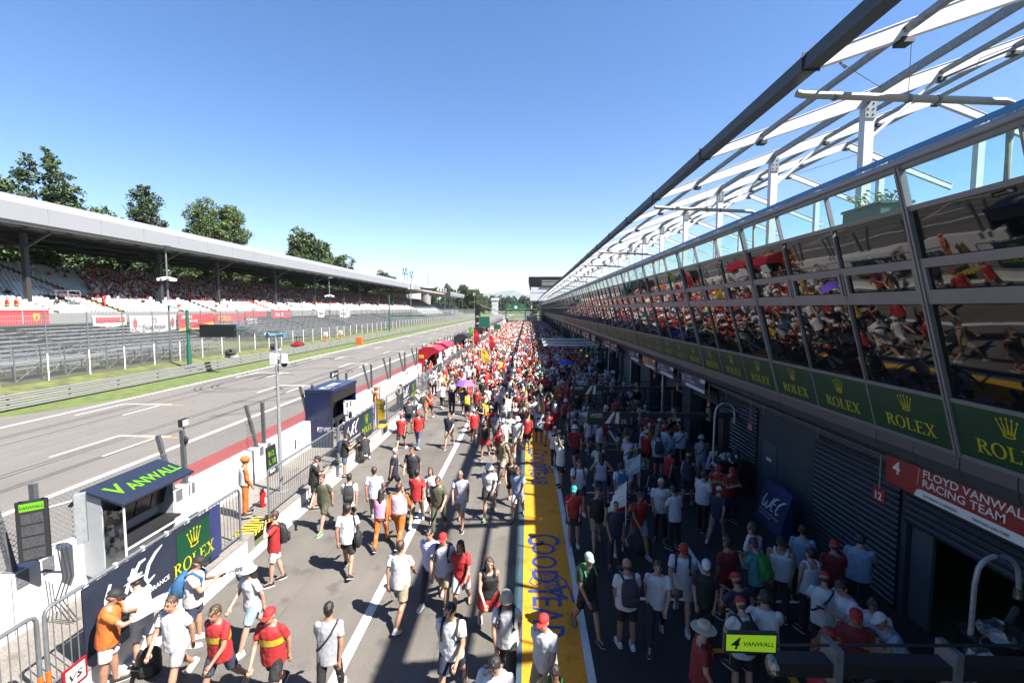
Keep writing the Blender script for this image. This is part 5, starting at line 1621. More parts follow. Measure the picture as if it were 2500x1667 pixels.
b = MB(); b.box((-8.68, 20.5, 2.3), (-8.64, 23.22, 2.74)); part('awning', b, 'black', t, loc=o)
for k in range(3):
    s = thing('swivel_chair', ['black padded pit seat nearest the side panel of the navy stand', 'black padded pit seat in the middle of the navy stand', 'black padded pit seat at the far end of the navy stand'][k], 'chair', (-8.9, 20.57 + .8 * k, .3), 0, 'padded seats in the navy stand')
    b = MB(); b.tube([(0, 0, 0), (0, 0, .55)], .04, 8); b.tube([(0, 0, 0), (0, 0, .03)], .22, 10); part('pedestal', b, 'galvanised', s)
    b = MB(); b.ell((0, 0, .62), (.22, .22, .07), 0, 12, 6); part('cushion', b, 'black gloss', s)
    b = MB(); b.ell((.2, 0, .92), (.06, .2, .26), 0, 10, 8); part('backrest', b, 'black gloss', s)
b = MB(); b.box((-9.72, 22.3, 3.08), (-9.66, 23.2, 3.36), 0); b.text('UNITED', (-9.655, 22.62, 3.17), Yv, Zv, .13, 1, .1, .01); b.decal([quad((.0, .0), (.18, 0), (.24, .16), (.1, .16))], (-9.655, 22.38, 3.14), Yv, Zv, 1); b.tube([(-9.69, 22.5, 2.9), (-9.69, 22.5, 3.08)], .02, 5, 2); b.tube([(-9.69, 23.0, 2.9), (-9.69, 23.0, 3.08)], .02, 5, 2)
solo('small_sign', b, ['black', 'letter white', 'grey steel'], 'small black sign with white lettering standing on the navy stand roof', 'sign')
# two red wedge-shaped stands and a black one
def wedge(y0, y1, mt, label, trim):
    t = thing('pit_stand', label, 'pit stand', (-9.1, (y0 + y1) / 2, .3))
    o = V((9.1, -(y0 + y1) / 2, -.3))
    prof = [(-9.95, 1.5), (-9.95, 2.72), (-9.4, 3.02), (-8.55, 3.0), (-8.0, 2.66), (-8.0, 2.52), (-8.6, 2.35), (-9.1, 1.9), (-9.4, 1.1), (-9.5, .32), (-9.64, .32), (-9.64, 1.5)]
    for yy in (y0, y1 - .06):
        b = MB(); b.prism([(x, yy, z) for x, z in prof], (0, .06, 0))
        if yy == y0 and trim:
            b.decal([rect(0, 0, .42, .3)], (-9.85, yy - .006, 2.0), XV, Zv, 1); b.text('SF', (-9.76, yy - .01, 2.06), XV, Zv, .16, 2)
        part('side_panel', b, [mt, 'flag yellow', 'black'], t, loc=o)
    b = MB()
    for (xa, za), (xb, zb) in zip(prof[0:5], prof[1:6]):
        b.poly([(xa, y0, za), (xa, y1, za), (xb, y1, zb), (xb, y0, zb)][::-1])
    if trim: b.decal([rect(.3, 0, 1.5, .34)], (-8.9, y0 + .4, 3.022), Yv, (-1, 0, 0), 1)
    part('roof', b, [mt, 'flag yellow'], t, loc=o)
    b = MB(); b.box((-9.5, y0 + .1, 1.3), (-8.9, y1 - .1, 1.36)); b.box((-9.5, y0 + .1, 1.36), (-9.45, y1 - .1, 2.3)); part('desk', b, 'black', t, loc=o)
    b = MB(); b.box((-8.06, y0 + .1, 1.7), (-8.02, y0 + 1.4, 2.5)); part('screen', b, 'letter grey' if trim else 'black gloss', t, loc=o)
wedge(41.6, 44.8, 'booth red', 'glossy red wedge-shaped pit stand, nearer of the two', True)
wedge(46.2, 50.2, 'booth red', 'glossy red wedge-shaped pit stand, farther of the two', True)
wedge(62.0, 66.5, 'black', 'black wedge-shaped pit stand behind the red flags', False)
wedge(86, 91, 'black', 'black pit stand beside the dark start light tower', False)
wedge(98, 104, 'black gloss', 'farthest black pit stand along the wall', False)
t = thing('start_light_tower', 'dark lattice tower with green flags beside the start line', 'tower', (-9.9, 92, 1.5))
b = MB()
for s in ((-.4, -.4), (.4, -.4), (.4, .4), (-.4, .4)): b.tube([(s[0], s[1], 0), (s[0], s[1], 6.2)], .07, 5)
for k in range(12): b.tube([(-.4, -.4, .5 * k), (.4, -.4, .5 * k + .5)], .04, 4); b.tube([(.4, .4, .5 * k), (.4, -.4, .5 * k + .5)], .04, 4)
part('lattice', b, 'black', t)
b = MB()
for k in range(4): b.box((-.5, -.6, 1 + 1.3 * k), (.3, -.45, 1.9 + 1.3 * k))
part('lamp_box', b, 'screen black', t)
b = MB(); b.beam((0, 0, 6), (7, 3, 3.0), .15, .15); part('stay', b, 'grey steel', t)
b = MB(); b.box((.5, -.5, 1.2), (2.4, -.4, 3.4)); b.box((3.2, -.5, .9), (4.6, -.4, 1.9)); part('green_cover', b, 'dark green steel', t)

# camera pole with speaker horns on the platform
t = thing('camera_pole', 'grey pole with a white dome camera and pale blue horn speakers', 'pole', (-8.34, 15.05, .3))
b = MB(); b.tube([(0, 0, 0), (0, 0, 2.2)], .065, 10); b.tube([(0, 0, 2.2), (0, 0, 5.3)], .05, 10); b.box((-.16, -.16, 0), (.16, .16, .02)); part('pole', b, 'galvanised', t, True)
b = MB(); b.box((-.17, -.13, 4.35), (.02, .13, 4.72)); b.tube([(.0, 0, 4.62), (.25, 0, 4.62)], .03, 6); b.tube([(.25, 0, 4.70), (.25, 0, 4.40)], [.10, .13], 14); ch_ = part('camera_housing', b, 'cam white', t, True)
b = MB(); b.ell((.25, 0, 4.37), (.10, .10, .12), 0, 14, 9); part('dome', b, 'black gloss', ch_, True)
for a in (0, 2.0, 3.5):
    b = MB(); d = V((math.cos(a), -abs(math.sin(a)) - .1, 0)).normalized(); b.tube([d * .03 + V((0, 0, 5.32)), d * .2 + V((0, 0, 5.32)), d * .32 + V((0, 0, 5.32))], [.04, .05, .09], 12); part('speaker_horn', b, 'horn blue', t, True)
b = MB(); b.box((-.3, -.05, 5.42), (.3, .05, 5.45)); part('top_plate', b, 'dark green steel', t)
# floodlight and microphone on a fence post
b = MB(); b.box((-.06, -.13, .05), (.06, .13, .26), 0); b.box((.06, -.11, .07), (.065, .11, .24), 1); b.tube([(0, 0, -.25), (0, 0, .06)], .02, 6, 2); b.ell((.05, 0, -.35), (.07, .06, .12), 0, 8, 6)
solo('floodlight', b, ['black', 'letter grey', 'grey steel'], 'small black floodlight clamped to a fence post above the slate roof', 'lamp', (-9.80, 12.68, 3.1))
# extinguisher, pit board, wall panels, yellow flags
t = thing('fire_extinguisher', 'red fire extinguisher standing beside the marshal on the platform', 'extinguisher', (-8.29, 13.87, .3))
b = MB(); b.tube([(0, 0, 0), (0, 0, .03), (0, 0, .42), (0, 0, .50), (0, 0, .54)], [.07, .085, .085, .05, .025], 12); part('cylinder', b, 'extinguisher red', t, True)
b = MB(); b.box((-.02, -.08, .54), (.02, .05, .58)); b.tube([(0, -.07, .56), (0, -.14, .5), (0, -.13, .15)], .014, 6); part('valve_hose', b, 'black', t)
b = MB(); b.decal([rect(-.05, .12, .05, .3)], (.088, 0, 0), Yv, Zv, 0); part('label', b, 'paper', t)
t = thing('pit_board', 'black pit board with pale lime digits leaning on the pit wall', 'pit board', (-9.55, 16.7, .3))
b = MB(); b.hexa([(.0, -.30, 0), (.05, -.30, 0), (.05, .30, 0), (0, .30, 0)], [(-.08, -.30, 1.08), (-.04, -.30, 1.08), (-.04, .30, 1.08), (-.08, .30, 1.08)]); part('frame', b, 'black', t)
b = MB()
for k, s in enumerate(('BIB', 'L 18', '812')):
    b.text(s, (.048 - .026 * k, -.25, .12 + .30 * k), Yv, (-.08, 0, 1), .26, 0 if k else 1, 0, .02)
part('digits', b, ['lime', 'letter white'], t)
for y, lab in ((18.4, 'white notice panel on the pit wall left of the navy stand'), (24.0, 'white notice panel on the pit wall right of the navy stand')):
    b = MB(); b.box((-9.645, y, .55), (-9.62, y + .5, 1.2), 0); b.decal([rect(.08, .1, .2, .5), rect(.26, .1, .3, .5), rect(.36, .2, .42, .45)], (-9.616, y, .58), Yv, Zv, 1)
    solo('notice_panel', b, ['paper', 'sign blue'], lab, 'sign')
b = MB()
b.box((-9.6, 29.5, .35), (-9.1, 34.5, 1.5), 0); b.box((-9.1, 30.0, .5), (-9.09, 31.2, 1.4), 1); b.box((-9.1, 31.5, .5), (-9.09, 34.2, 1.4), 1)
solo('equipment_cabinet', b, ['white wall', 'clear plastic'], 'long white equipment cabinet with grey panels against the pit wall', 'cabinet')
for i, (y, a) in enumerate(((24.1, .5), (24.25, .8))):
    b = MB(); b.tube([(0, 0, 0), (0, .1, 1.5)], .016, 6, 1)
    n = 6
    for k in range(n):
        z0 = .35 + .17 * k; b.poly([(0, .02 + .01 * k, z0), (.35 + .05 * math.sin(k), -.1 * a, z0 - .1), (.35 + .05 * math.sin(k + 1), -.1 * a, z0 + .07), (0, .03 + .01 * k, z0 + .17)])
    solo('marshal_flag', b, ['flag yellow', 'white steel'], ['furled yellow flag on a stick by the striped step, nearer of two', 'furled yellow flag on a stick by the striped step, farther of two'][i], 'flag', (-7.95 + .1 * i, y - .5, .43))
b = MB(); b.box((-7.85, 23.85, .0), (-7.46, 24.1, .62)); solo('concrete_block', b, 'bare concrete', 'bare concrete block ending the low wall at the gap', 'block')
b = MB(); b.ell((-8.6, 26.2, .75), (.3, .35, .45), 0, 12, 8); b.ell((-8.5, 26.5, 1.0), (.2, .2, .25), 0, 10, 6)
solo('covered_camera', b, 'black', 'black wrapped camera on the platform behind the fence', 'camera')

# ================================================================ trackside furniture on the far side
t = thing('screen_post', 'dark green post carrying a black display screen', 'post', (-34.0, 45.2, .3))
b = MB(); b.tube([(0, 0, 0), (0, 0, 2.6)], .20, 12); b.tube([(0, 0, 2.6), (0, 0, 6.0)], .14, 12); b.ell((0, 0, 6.0), (.16, .16, .08), 0, 10, 5); b.tube([(0, -.1, 4.05), (6.0, -.1, 4.05)], .08, 10); b.tube([(0, 0, 4.3), (.6, -.1, 4.05)], .05, 8); part('post', b, 'dark green steel', t, True)
b = MB(); b.box((1.45, -.35, 3.40), (4.9, .1, 4.56)); part('screen', b, 'screen black', t)
b = MB(); b.box((1.4, -.36, 4.56), (4.95, .12, 4.60)); b.box((1.4, -.36, 3.36), (4.95, .12, 3.40)); part('bezel', b, 'black', t)
def lamp_post(x, y, h, label, cams=True):
    t = thing('lamp_post', label, 'lamp post', (x, y, .8), 0, 'camera and lamp posts along the fence')
    b = MB(); b.tube([(0, 0, 0), (0, 0, 3), (0, 0, h)], [.14, .12, .07], 10); part('pole', b, 'grey steel', t, True)
    b = MB(); b.ell((.25, -.1, h + .05), (.55, .3, .1), 0, 12, 5); part('lamp_head', b, 'galvanised', t)
    if cams:
        for k in range(5):
            a = R(-150 + 60 * k); b = MB(); b.beam((.2 * math.cos(a), .2 * math.sin(a), h - 3.3), (.85 * math.cos(a), .85 * math.sin(a), h - 3.5), .28, .28); part('camera_housing', b, 'cam white', t)
        b = MB(); b.box((-.45, -.25, h - 6.2), (.45, .1, h - 5.6)); part('junction_box', b, 'cam white', t)
lamp_post(-38.0, 47.9, 12.2, 'tall grey lamp post with a ring of white cameras right of the banners')
lamp_post(-38, 88, 11.5, 'tall lamp post with white cameras in the middle of the straight')
for i, (x, y, h, lab) in enumerate(((-38, 150, 14, 'floodlight mast by the tan grandstand'), (-38, 212, 15, 'second floodlight mast further down the straight'), (-38, 330, 17, 'third floodlight mast near the end of the stands'), (-38, 420, 19, 'farthest floodlight mast on the straight'))):
    t = thing('floodlight_mast', lab, 'mast', (x, y, .5), 0, 'floodlight masts along the straight')
    b = MB(); b.tube([(0, 0, 0), (0, 0, h)], [.16, .09], 8); part('pole', b, 'grey steel', t)
    b = MB()
    for q in (-.5, .5):
        for z in (-.2, .5, 1.2): b.box((q - .32, -.25, h - 1.6 + z), (q + .32, .15, h - 1.15 + z))
    part('lamp', b, 'cam white', t)
b = MB(); b.tube([(0, 0, 0), (0, 0, 9.6)], .18, 8); b.box((0, -.15, 4.2), (9.5, .1, 4.45)); solo('screen_post', b, 'dark green steel', 'second dark green post with a long arm further down the fence', 'post', (-35.5, 118, .3))
b = MB(); b.box((-.5, -.35, 0), (.5, .35, 1.25)); solo('orange_bin', b, 'orange plastic', 'bright orange box standing on the grass edge of the track', 'box', (-30.6, 83, 0))
for i, (x, y) in enumerate(((-35.4, 80), (-35.2, 86))):
    b = MB(); b.tube([(0, 0, 0), (0, 0, 1.6)], .12, 8); b.box((-.35, -.05, 1.2), (.35, .05, 2.0), 1); solo('orange_post', b, ['orange plastic', 'paper'], ['orange post with a white panel by the fence, nearer one', 'orange post with a white panel by the fence, farther one'][i], 'post', (x, y, .4))
t = thing('quad_bike', 'small dark red service buggy parked on the verge', 'buggy', (-35.3, 70, .55), R(10))
b = MB(); b.hexa([(-.55, -1.0, .3), (.55, -1.0, .3), (.55, 1.0, .3), (-.55, 1.0, .3)], [(-.5, -.9, .75), (.5, -.9, .75), (.5, .8, .8), (-.5, .8, .8)]); part('body', b, 'booth red', t)
for sx in (-.5, .5):
    for sy in (-.65, .65):
        b = MB(); b.tube([(sx - .12, sy, .28), (sx + .12, sy, .28)], .3, 12); part('wheel', b, 'black rubber', t)
b = MB(); b.tube([(-.45, -.8, .75), (-.45, -.7, 1.6), (-.45, .6, 1.6), (-.45, .8, .8)], .04, 6); b.tube([(.45, -.8, .75), (.45, -.7, 1.6), (.45, .6, 1.6), (.45, .8, .8)], .04, 6); b.box((-.5, -.75, 1.58), (.5, .65, 1.64)); part('roll_cage', b, 'black', t)
for i, (x, y) in enumerate(((-35.4, 53.8), (-35.0, 62.8))):
    b = MB(); b.ell((0, 0, .45), (.65, .5, .5), 0, 10, 6); b.box((-.8, -.3, 0), (.8, .3, .15), 1); b.tube([(-.3, 0, .6), (.45, -.4, .9)], .12, 8, 0); solo('covered_camera', b, ['black rubber', 'worn white paint'], ['dark covered trackside camera left of the lamp post bases', 'dark covered trackside camera farther along the verge'][i], 'camera', (x, y, .75))
# green gantry with crown signs closing the pit lane
t = thing('pit_exit_gantry', 'dark green gantry with two crown signs and a round emblem across the far pit exit', 'gantry', (-5, 250, 0))
b = MB(); b.box((-7, -.5, 0), (-6.3, .5, 9)); b.box((3.4, -.5, 0), (4.1, .5, 9)); part('leg', b, 'dark green steel', t)
b = MB(); b.box((-7, -.6, 5.1), (4.1, .6, 9.2)); part('beam', b, 'dark green steel', t)
b = MB()
for cx in (-4.6, 2.0):
    crown(b, (cx, -.62, 7.1), XV, Zv, 1.2, 0); serif(b, 'ROLEX', (cx, -.62, 5.9), XV, Zv, .8, 0)
b.decal([([(.9 * math.cos(a), .9 * math.sin(a)) for a in [R(20 * q) for q in range(18)]], [tuple(range(18))])], (-1.3, -.62, 7.1), XV, Zv, 1)
part('sign_face', b, ['advert yellow', 'letter white'], t)
b = MB(); b.prism([(-2.5, 0, 0), (2.5, 0, 0), (2.5, 0, 2.6), (0, 0, 4.6), (-2.5, 0, 2.6)], (0, 5, 0)); solo('white_tent', b, 'paper', 'white peaked tent beside the far gantry', 'tent', (2.0, 215, 0))
# flags above the crowd
for i, (x, y, z, c, lab) in enumerate(((-6.7, 57, 3.6, 'flag red', 'large limp red flag above the crowd, left one'), (-4.6, 55, 3.0, 'flag red', 'red flag on a tilted stick above the crowd, right one'), (-4.4, 44, 2.35, 'flag yellow', 'small yellow and red flag held up in the crowd'), (-9.0, 70, 3.4, 'lime', 'lime green flag over the black pit stand'))):
    b = MB(); b.tube([(0, 0, -z + .05), (0, 0, .4)], .015, 5, 1)
    for k in range(7):
        za = .35 - .28 * k; s0 = .1 + .09 * k; d = .12 * math.sin(k * 1.3)
        b.poly([(0, 0, za), (s0 + .35, d, za - .15), (s0 + .42, d, za - .43), (0, 0, za - .28)] if k < 5 else [(0.05, 0, za), (s0, d, za - .1), (s0 * .8, d, za - .35), (.1, 0, za - .28)])
    solo('flag', b, [c, 'white steel'], lab, 'flag', (x, y, z))
def umbrella(x, y, z, r_, m_, label):
    t = thing('umbrella', label, 'umbrella', (x, y, z - 1.0))
    b = MB(); n = 16; rings = []
    for rr, zz in ((.02, 1.28), (.35, 1.23), (.7, 1.12), (1.0, .95)):
        rings.append([(rr * r_ * math.cos(6.283 * k / n) * (1 if k % 2 == 0 else .965), rr * r_ * math.sin(6.283 * k / n) * (1 if k % 2 == 0 else .965), zz) for k in range(n)])
    b.loft(rings); part('canopy', b, m_, t)
    b = MB(); b.tube([(0, 0, .3), (0, 0, 1.36)], .012, 6); part('shaft', b, 'black', t)
umbrella(-3.75, 27.6, 1.95, .62, 'purple cloth', 'purple umbrella over a fan in the sunny pit lane')
umbrella(3.1, 37.5, 2.1, .72, 'blue cloth', 'dark blue umbrella in the shaded crowd')
# ================================================================ people
# pose: left leg (hip, knee), right leg, torso lean, head pitch, left arm, right arm; an arm is (flex, abduct, elbow, inward) in degrees
POSES = {
 'walka': ((24, 6), (-16, 24), 4, -4, (-20, 7, 12, 5), (22, 7, 24, 12)),
 'walkb': ((-18, 22), (25, 5), 5, -6, (24, 7, 26, 12), (-22, 7, 12, 5)),
 'stand': ((3, 2), (-2, 2), 1, -6, (2, 6, 14, 8), (6, 7, 20, 10)),
 'walkc': ((14, 4), (-9, 14), 3, -10, (12, 8, 60, 30), (-10, 8, 15, 8)),
 'walkd': ((-9, 12), (15, 4), 6, -2, (-8, 8, 18, 8), (30, 12, 75, 30)),
 'hips': ((4, 3), (-4, 3), 0, 2, (-14, 38, 62, 62), (-14, 38, 62, 62)),
 'phone': ((4, 4), (-2, 2), 5, -28, (26, 9, 88, 38), (30, 9, 92, 38)),
 'board': ((5, 4), (-3, 2), 6, -25, (32, 12, 70, 22), (46, 12, 52, 20)),
 'camera': ((10, 6), (-8, 6), -2, 4, (62, 26, 125, 34), (64, 30, 122, 34)),
 'photo': ((4, 3), (-4, 2), -3, 10, (140, 14, 32, 20), (146, 14, 28, 20)),
 'crouch': ((100, 132), (92, 128), 24, -20, (48, 12, 40, 20), (55, 12, 45, 20)),
 'lean': ((8, 8), (-4, 4), 34, -10, (50, 12, 50, 20), (56, 10, 45, 20)),
 'sit': ((84, 84), (86, 80), 8, -8, (34, 10, 62, 15), (38, 10, 58, 15)),
}
def fk(pose, build):
    (hl, kl), (hr, kr), lean, hp, al, ar = POSES[pose]
    sw = .178 if build == 'm' else .158
    J = {}
    for s, h, k, n in ((-1, hl, kl, 'l'), (1, hr, kr, 'r')):
        hip = V((s * .092, 0, 0)); a = R(h); c = R(h - k)
        ab = .03 if pose != 'crouch' else .22
        knee = hip + V((s * ab, math.sin(a), -math.cos(a))).normalized() * .44
        ank = knee + V((s * .01, math.sin(c), -math.cos(c))) * .425
        fp = min(0, (h - k) * .75) if pose not in ('crouch', 'sit') else (0 if pose == 'sit' else -18)
        fd = V((s * .12, math.cos(R(fp)), math.sin(R(fp)))).normalized()
        J['hip' + n], J['knee' + n], J['ank' + n], J['fd' + n] = hip, knee, ank, fd
    low = min(min(J['ank' + n].z - .085, (J['ank' + n] + J['fd' + n] * .17).z - .055) for n in 'lr')
    sh = V((0, 0, -low))
    for k in list(J):
        if not k.startswith('fd'): J[k] = J[k] + sh
    J['pel'] = V((0, 0, 0)) + sh
    l = R(lean); J['sp'] = V((0, math.sin(l), math.cos(l))); J['fwd'] = V((0, math.cos(l), -math.sin(l)))
    J['neck'] = J['pel'] + J['sp'] * .53
    hp_ = R(hp + -lean * .3)
    J['hrot'] = Matrix.Rotation(hp_, 3, 'X')
    J['head'] = J['neck'] + J['sp'] * .05 + J['hrot'] @ V((0, .018, .085))
    for s, (f, ab, e, inw), n in ((-1, al, 'l'), (1, ar, 'r')):
        sho = J['pel'] + J['sp'] * .445 + V((s * sw, 0, 0))
        d = V((s * math.sin(R(ab)), math.sin(R(f)) * math.cos(R(ab)), -math.cos(R(f)) * math.cos(R(ab))))
        el = sho + d * .295
        g = R(f + e)
        fd = V((-s * math.sin(R(inw)), math.sin(g) * math.cos(R(inw)), -math.cos(g) * math.cos(R(inw)))).normalized()
        J['sho' + n], J['elb' + n], J['wri' + n], J['ad' + n] = sho, el, el + fd * .25, fd
    return J
TORSO = {'m': ((-.12, .125, .10), (-.02, .165, .118), (.12, .152, .108), (.26, .165, .116), (.38, .185, .118), (.45, .165, .098), (.495, .105, .075), (.525, .07, .062)),
         'f': ((-.12, .13, .105), (-.02, .172, .122), (.13, .128, .095), (.26, .148, .115), (.36, .160, .122), (.44, .145, .09), (.485, .09, .066), (.52, .06, .055))}
def rings(J, prof, n=16, off=0.0, belly=0.0):
    out = []
    for t, a, c in prof:
        o = J['pel'] + J['sp'] * t
        out.append([o + V((1, 0, 0)) * (a + off) * math.cos(q) + J['fwd'] * ((c + off) * math.sin(q) + belly) for q in [2 * math.pi * k / n for k in range(n)]])
    return out
from mathutils import noise as mnoise
def folds(me, amp, f, seed=0.0):
    # creases of cloth or strands of hair, moved along the surface normal
    ns = [v.normal.copy() for v in me.vertices]
    for v, n in zip(me.vertices, ns):
        p = V((v.co.x * f + seed, v.co.y * f, v.co.z * f * .55))
        v.co += n * amp * (mnoise.noise(p) + .5 * mnoise.noise(p * 2.3))
    return me
def remesh(mb, mats, vox, smooth=2):
    me = mb.mesh('tmp', mats)
    o = bpy.data.objects.new('tmp', me); COL.objects.link(o)
    m = o.modifiers.new('r', 'REMESH'); m.mode = 'VOXEL'; m.voxel_size = vox; m.use_smooth_shade = True
    if smooth:
        s = o.modifiers.new('s', 'SMOOTH'); s.iterations = smooth; s.factor = .5
    dg = bpy.context.evaluated_depsgraph_get()
    r = bpy.data.meshes.new_from_object(o.evaluated_get(dg))
    bpy.data.objects.remove(o); bpy.data.meshes.remove(me)
    r.materials.clear()
    for x in mats: r.materials.append(MATS[x])
    r.polygons.foreach_set('use_smooth', [True] * len(r.polygons))
    return r
def join(me, mb, mats, name):
    # one mesh from a remeshed surface plus small details
    b = MB(); b.v = [tuple(p.co) for p in me.vertices]; b.f = [tuple(p.vertices) for p in me.polygons]; b.m = [0] * len(b.f)
    b.add(mb.v, mb.f); b.m[-len(mb.f):] = mb.m
    r = b.mesh(name, mats); r.polygons.foreach_set('use_smooth', [True] * len(r.polygons))
    bpy.data.meshes.remove(me)
    return r
PC = {}
def cached(key, fn):
    if key not in PC: PC[key] = fn()
    return PC[key]
def body_mesh(pose, build):
    J = fk(pose, build); b = MB()
    b.loft(rings(J, TORSO[build]))
    b.caps(J['neck'] - J['sp'] * .06, J['head'] - J['sp'] * .02, .062, .055, n=12)
    Rt = J['hrot']; H = J['head']; P = lambda x, y, z: H + Rt @ V((x, y, z))
    b.ell(P(0, -.008, .028), (.076, .094, .098), 0, 16, 12, Rt); b.ell(P(0, .022, -.045), (.058, .070, .078), 0, 14, 10, Rt)
    b.caps(P(0, .088, .012), P(0, .106, -.022), .009, .015, n=8)
    for s in (-1, 1): b.ell(P(s * .077, -.012, -.005), (.012, .024, .034), 0, 8, 6, Rt)
    for n, s in (('l', -1), ('r', 1)):
        b.caps(J['hip' + n], J['knee' + n], .088, .056); k, a = J['knee' + n], J['ank' + n]
        m = k.lerp(a, .32); b.caps(k, m, .055, .059); b.caps(m, a, .059, .036)
        b.ell(m + V((0, -.012, 0)), (.05, .055, .09), 0, 10, 8)
        b.caps(a - V((0, 0, .02)), a + J['fd' + n] * .15 - V((0, 0, .045)), .038, .032)
        b.caps(J['sho' + n], J['elb' + n], .056 if build == 'm' else .047, .041 if build == 'm' else .036); b.caps(J['elb' + n], J['wri' + n], .042 if build == 'm' else .036, .028)
        w_ = J['wri' + n]; d = J['ad' + n]; b.caps(w_ + d * .02, w_ + d * .07, .030, .033)
    me = remesh(b, ['skin 0'], .0165)
    e = MB()
    for s in (-1, 1):
        e.ell(P(s * .031, .083, .018), (.012, .008, .007), 1, 8, 6, Rt); e.ell(P(s * .033, .086, .040), (.020, .006, .005), 1, 8, 4, Rt)
    e.ell(P(0, .090, -.062), (.024, .007, .007), 2, 8, 5, Rt)
    for n, s in (('l', -1), ('r', 1)):
        w_ = J['wri' + n]; d = J['ad' + n]
        side = d.cross(V((0, 0, 1)) if abs(d.z) < .8 else V((0, 1, 0))).normalized(); nr = side.cross(d)
        if nr.y * 0 + s < 0: pass
        for q, ln in ((-1.5, .066), (-.5, .078), (.5, .074), (1.5, .058)):
            p0 = w_ + d * .085 + side * .016 * q; p1 = p0 + d * ln * .55 + nr * .006; p2 = p1 + d * ln * .38 - nr * .022 * (1 if nr.z > 0 else -1)
            e.tube([p0, p1, p2], [.0098, .009, .0075], 6, 0)
        p0 = w_ + d * .03 + side * (.03 if s < 0 else -.03) * 1; e.tube([p0, p0 + d * .035 + side * (.02 if s < 0 else -.02), p0 + d * .065 + side * (.016 if s < 0 else -.016)], [.012, .0105, .008], 6, 0)
    return join(me, e, ['skin 0', 'eye dark', 'lip'], 'person')
def shirt_mesh(pose, build, kind):
    J = fk(pose, build); b = MB()
    hem = -.15 if kind in ('tee', 'vest') else (-.06 if kind == 'coverall' else -.12)
    if build == 'm': pr = [(hem, .200, .155), (-.02, .202, .156), (.12, .196, .150), (.26, .197, .147), (.38, .200, .140), (.45, .172, .114), (.485, .118, .088), (.508, .088, .074)]
    else: pr = [(hem, .192, .148), (-.02, .192, .146), (.13, .160, .122), (.26, .170, .136), (.36, .176, .140), (.44, .150, .104), (.475, .104, .080), (.498, .080, .068)]
    if kind == 'tank': pr = pr[:-3] + [(.43, .135, .100), (.465, .112, .072)]
    b.loft(rings(J, pr, 18, 0, .006 if build == 'm' else 0))
    if kind == 'tank':
        o = J['pel']
        for s in (-1, 1):
            f_ = [o + J['sp'] * t + V((s * x, 0, 0)) + J['fwd'] * y for t, x, y in ((.42, .095, .105), (.475, .10, .085), (.515, .105, .03), (.52, .105, -.02), (.48, .10, -.075), (.42, .095, -.09))]
            b.tube(f_, .026, 8)
    if kind != 'tank':
        fr = {'tee': .62, 'vest': .12, 'coverall': 1.0}[kind]
        for n, s in (('l', -1), ('r', 1)):
            a, e_ = J['sho' + n], J['elb' + n]; q = a.lerp(e_, fr)
            b.ell(a, (.060, .060, .060), 0, 12, 8); b.tube([a, q], [.060, .070 if kind == 'tee' else .058], 12)
            if kind == 'coverall':
                b.ell(e_, (.056, .056, .056), 0, 12, 8); b.tube([e_, e_.lerp(J['wri' + n], .95)], [.056, .044], 12)
    return folds(remesh(b, ['cloth wt'], .0165), .011 if kind != 'tank' else .005, 11, len(pose))
def sleeve_mesh(pose, build):
    J = fk(pose, build); b = MB()
    for n in 'lr':
        a, e_ = J['sho' + n], J['elb' + n]; b.caps(a.lerp(e_, .1), e_, .062, .056, n=12); b.tube([e_, e_.lerp(J['wri' + n], .95)], [.056, .044], 12)
    return remesh(b, ['cloth wt'], .0165)
def bottom_mesh(pose, build, kind):
    J = fk(pose, build); b = MB()
    b.loft(rings(J, [(-.11, .15, .115), (-.02, .183, .137), (.07, .166, .124), (.09, .16, .118)], 18))
    for n, s in (('l', -1), ('r', 1)):
        h, k, a = J['hip' + n], J['knee' + n], J['ank' + n]
        if kind == 'shorts':
            e_ = h.lerp(k, .88); b.ell(h, (.10, .10, .10), 0, 12, 8); b.tube([h, e_], [.10, .092], 12)
        elif kind == 'trousers':
            b.caps(h, k, .10, .072, n=12); b.tube([k, k.lerp(a, .97)], [.072, .058], 12)
        else:
            e_ = h.lerp(k, .70); b.tube([h + V((0, 0, .02)), e_], [.12, .125], 12)
    if kind == 'skirt':
        c0 = J['pel'] + V((0, 0, -.02)); m = (J['hipl'].lerp(J['kneel'], .7) + J['hipr'].lerp(J['kneer'], .7)) / 2
        b.loft([[c0 + V((.17 * math.cos(q), .13 * math.sin(q), 0)) for q in [.3927 * k for k in range(16)]], [m + V((.23 * math.cos(q), .19 * math.sin(q), 0)) for q in [.3927 * k for k in range(16)]]])
    return folds(remesh(b, ['cloth jb'], .0165), .008, 12, len(pose) * 2)
def shoe_mesh(pose, build, n):
    J = fk(pose, build); b = MB(); a = J['ank' + n]; d = J['fd' + n]; u = V((0, 0, 1)) - d * d.z; u.normalize(); sd = d.cross(u)
    c = a - u * .045
    b.loft([[c + d * t + sd * wd * math.cos(q) + u * (hh * max(-.62, math.sin(q)) - .012) for q in [.5236 * k for k in range(12)]] for t, wd, hh in ((-.075, .022, .035), (-.06, .037, .07), (.0, .041, .085), (.07, .045, .058), (.14, .046, .042), (.18, .032, .034), (.195, .012, .02))])
    b.loft([[c + d * t + sd * wd * math.cos(q) - u * (.046 if math.sin(q) < 0 else .028) for q in [.5236 * k for k in range(12)]] for t, wd in ((-.078, .03), (-.05, .042), (.07, .049), (.14, .05), (.198, .02))], 1)
    return b.mesh('shoe', ['cloth bk', 'letter white'], True, 60)
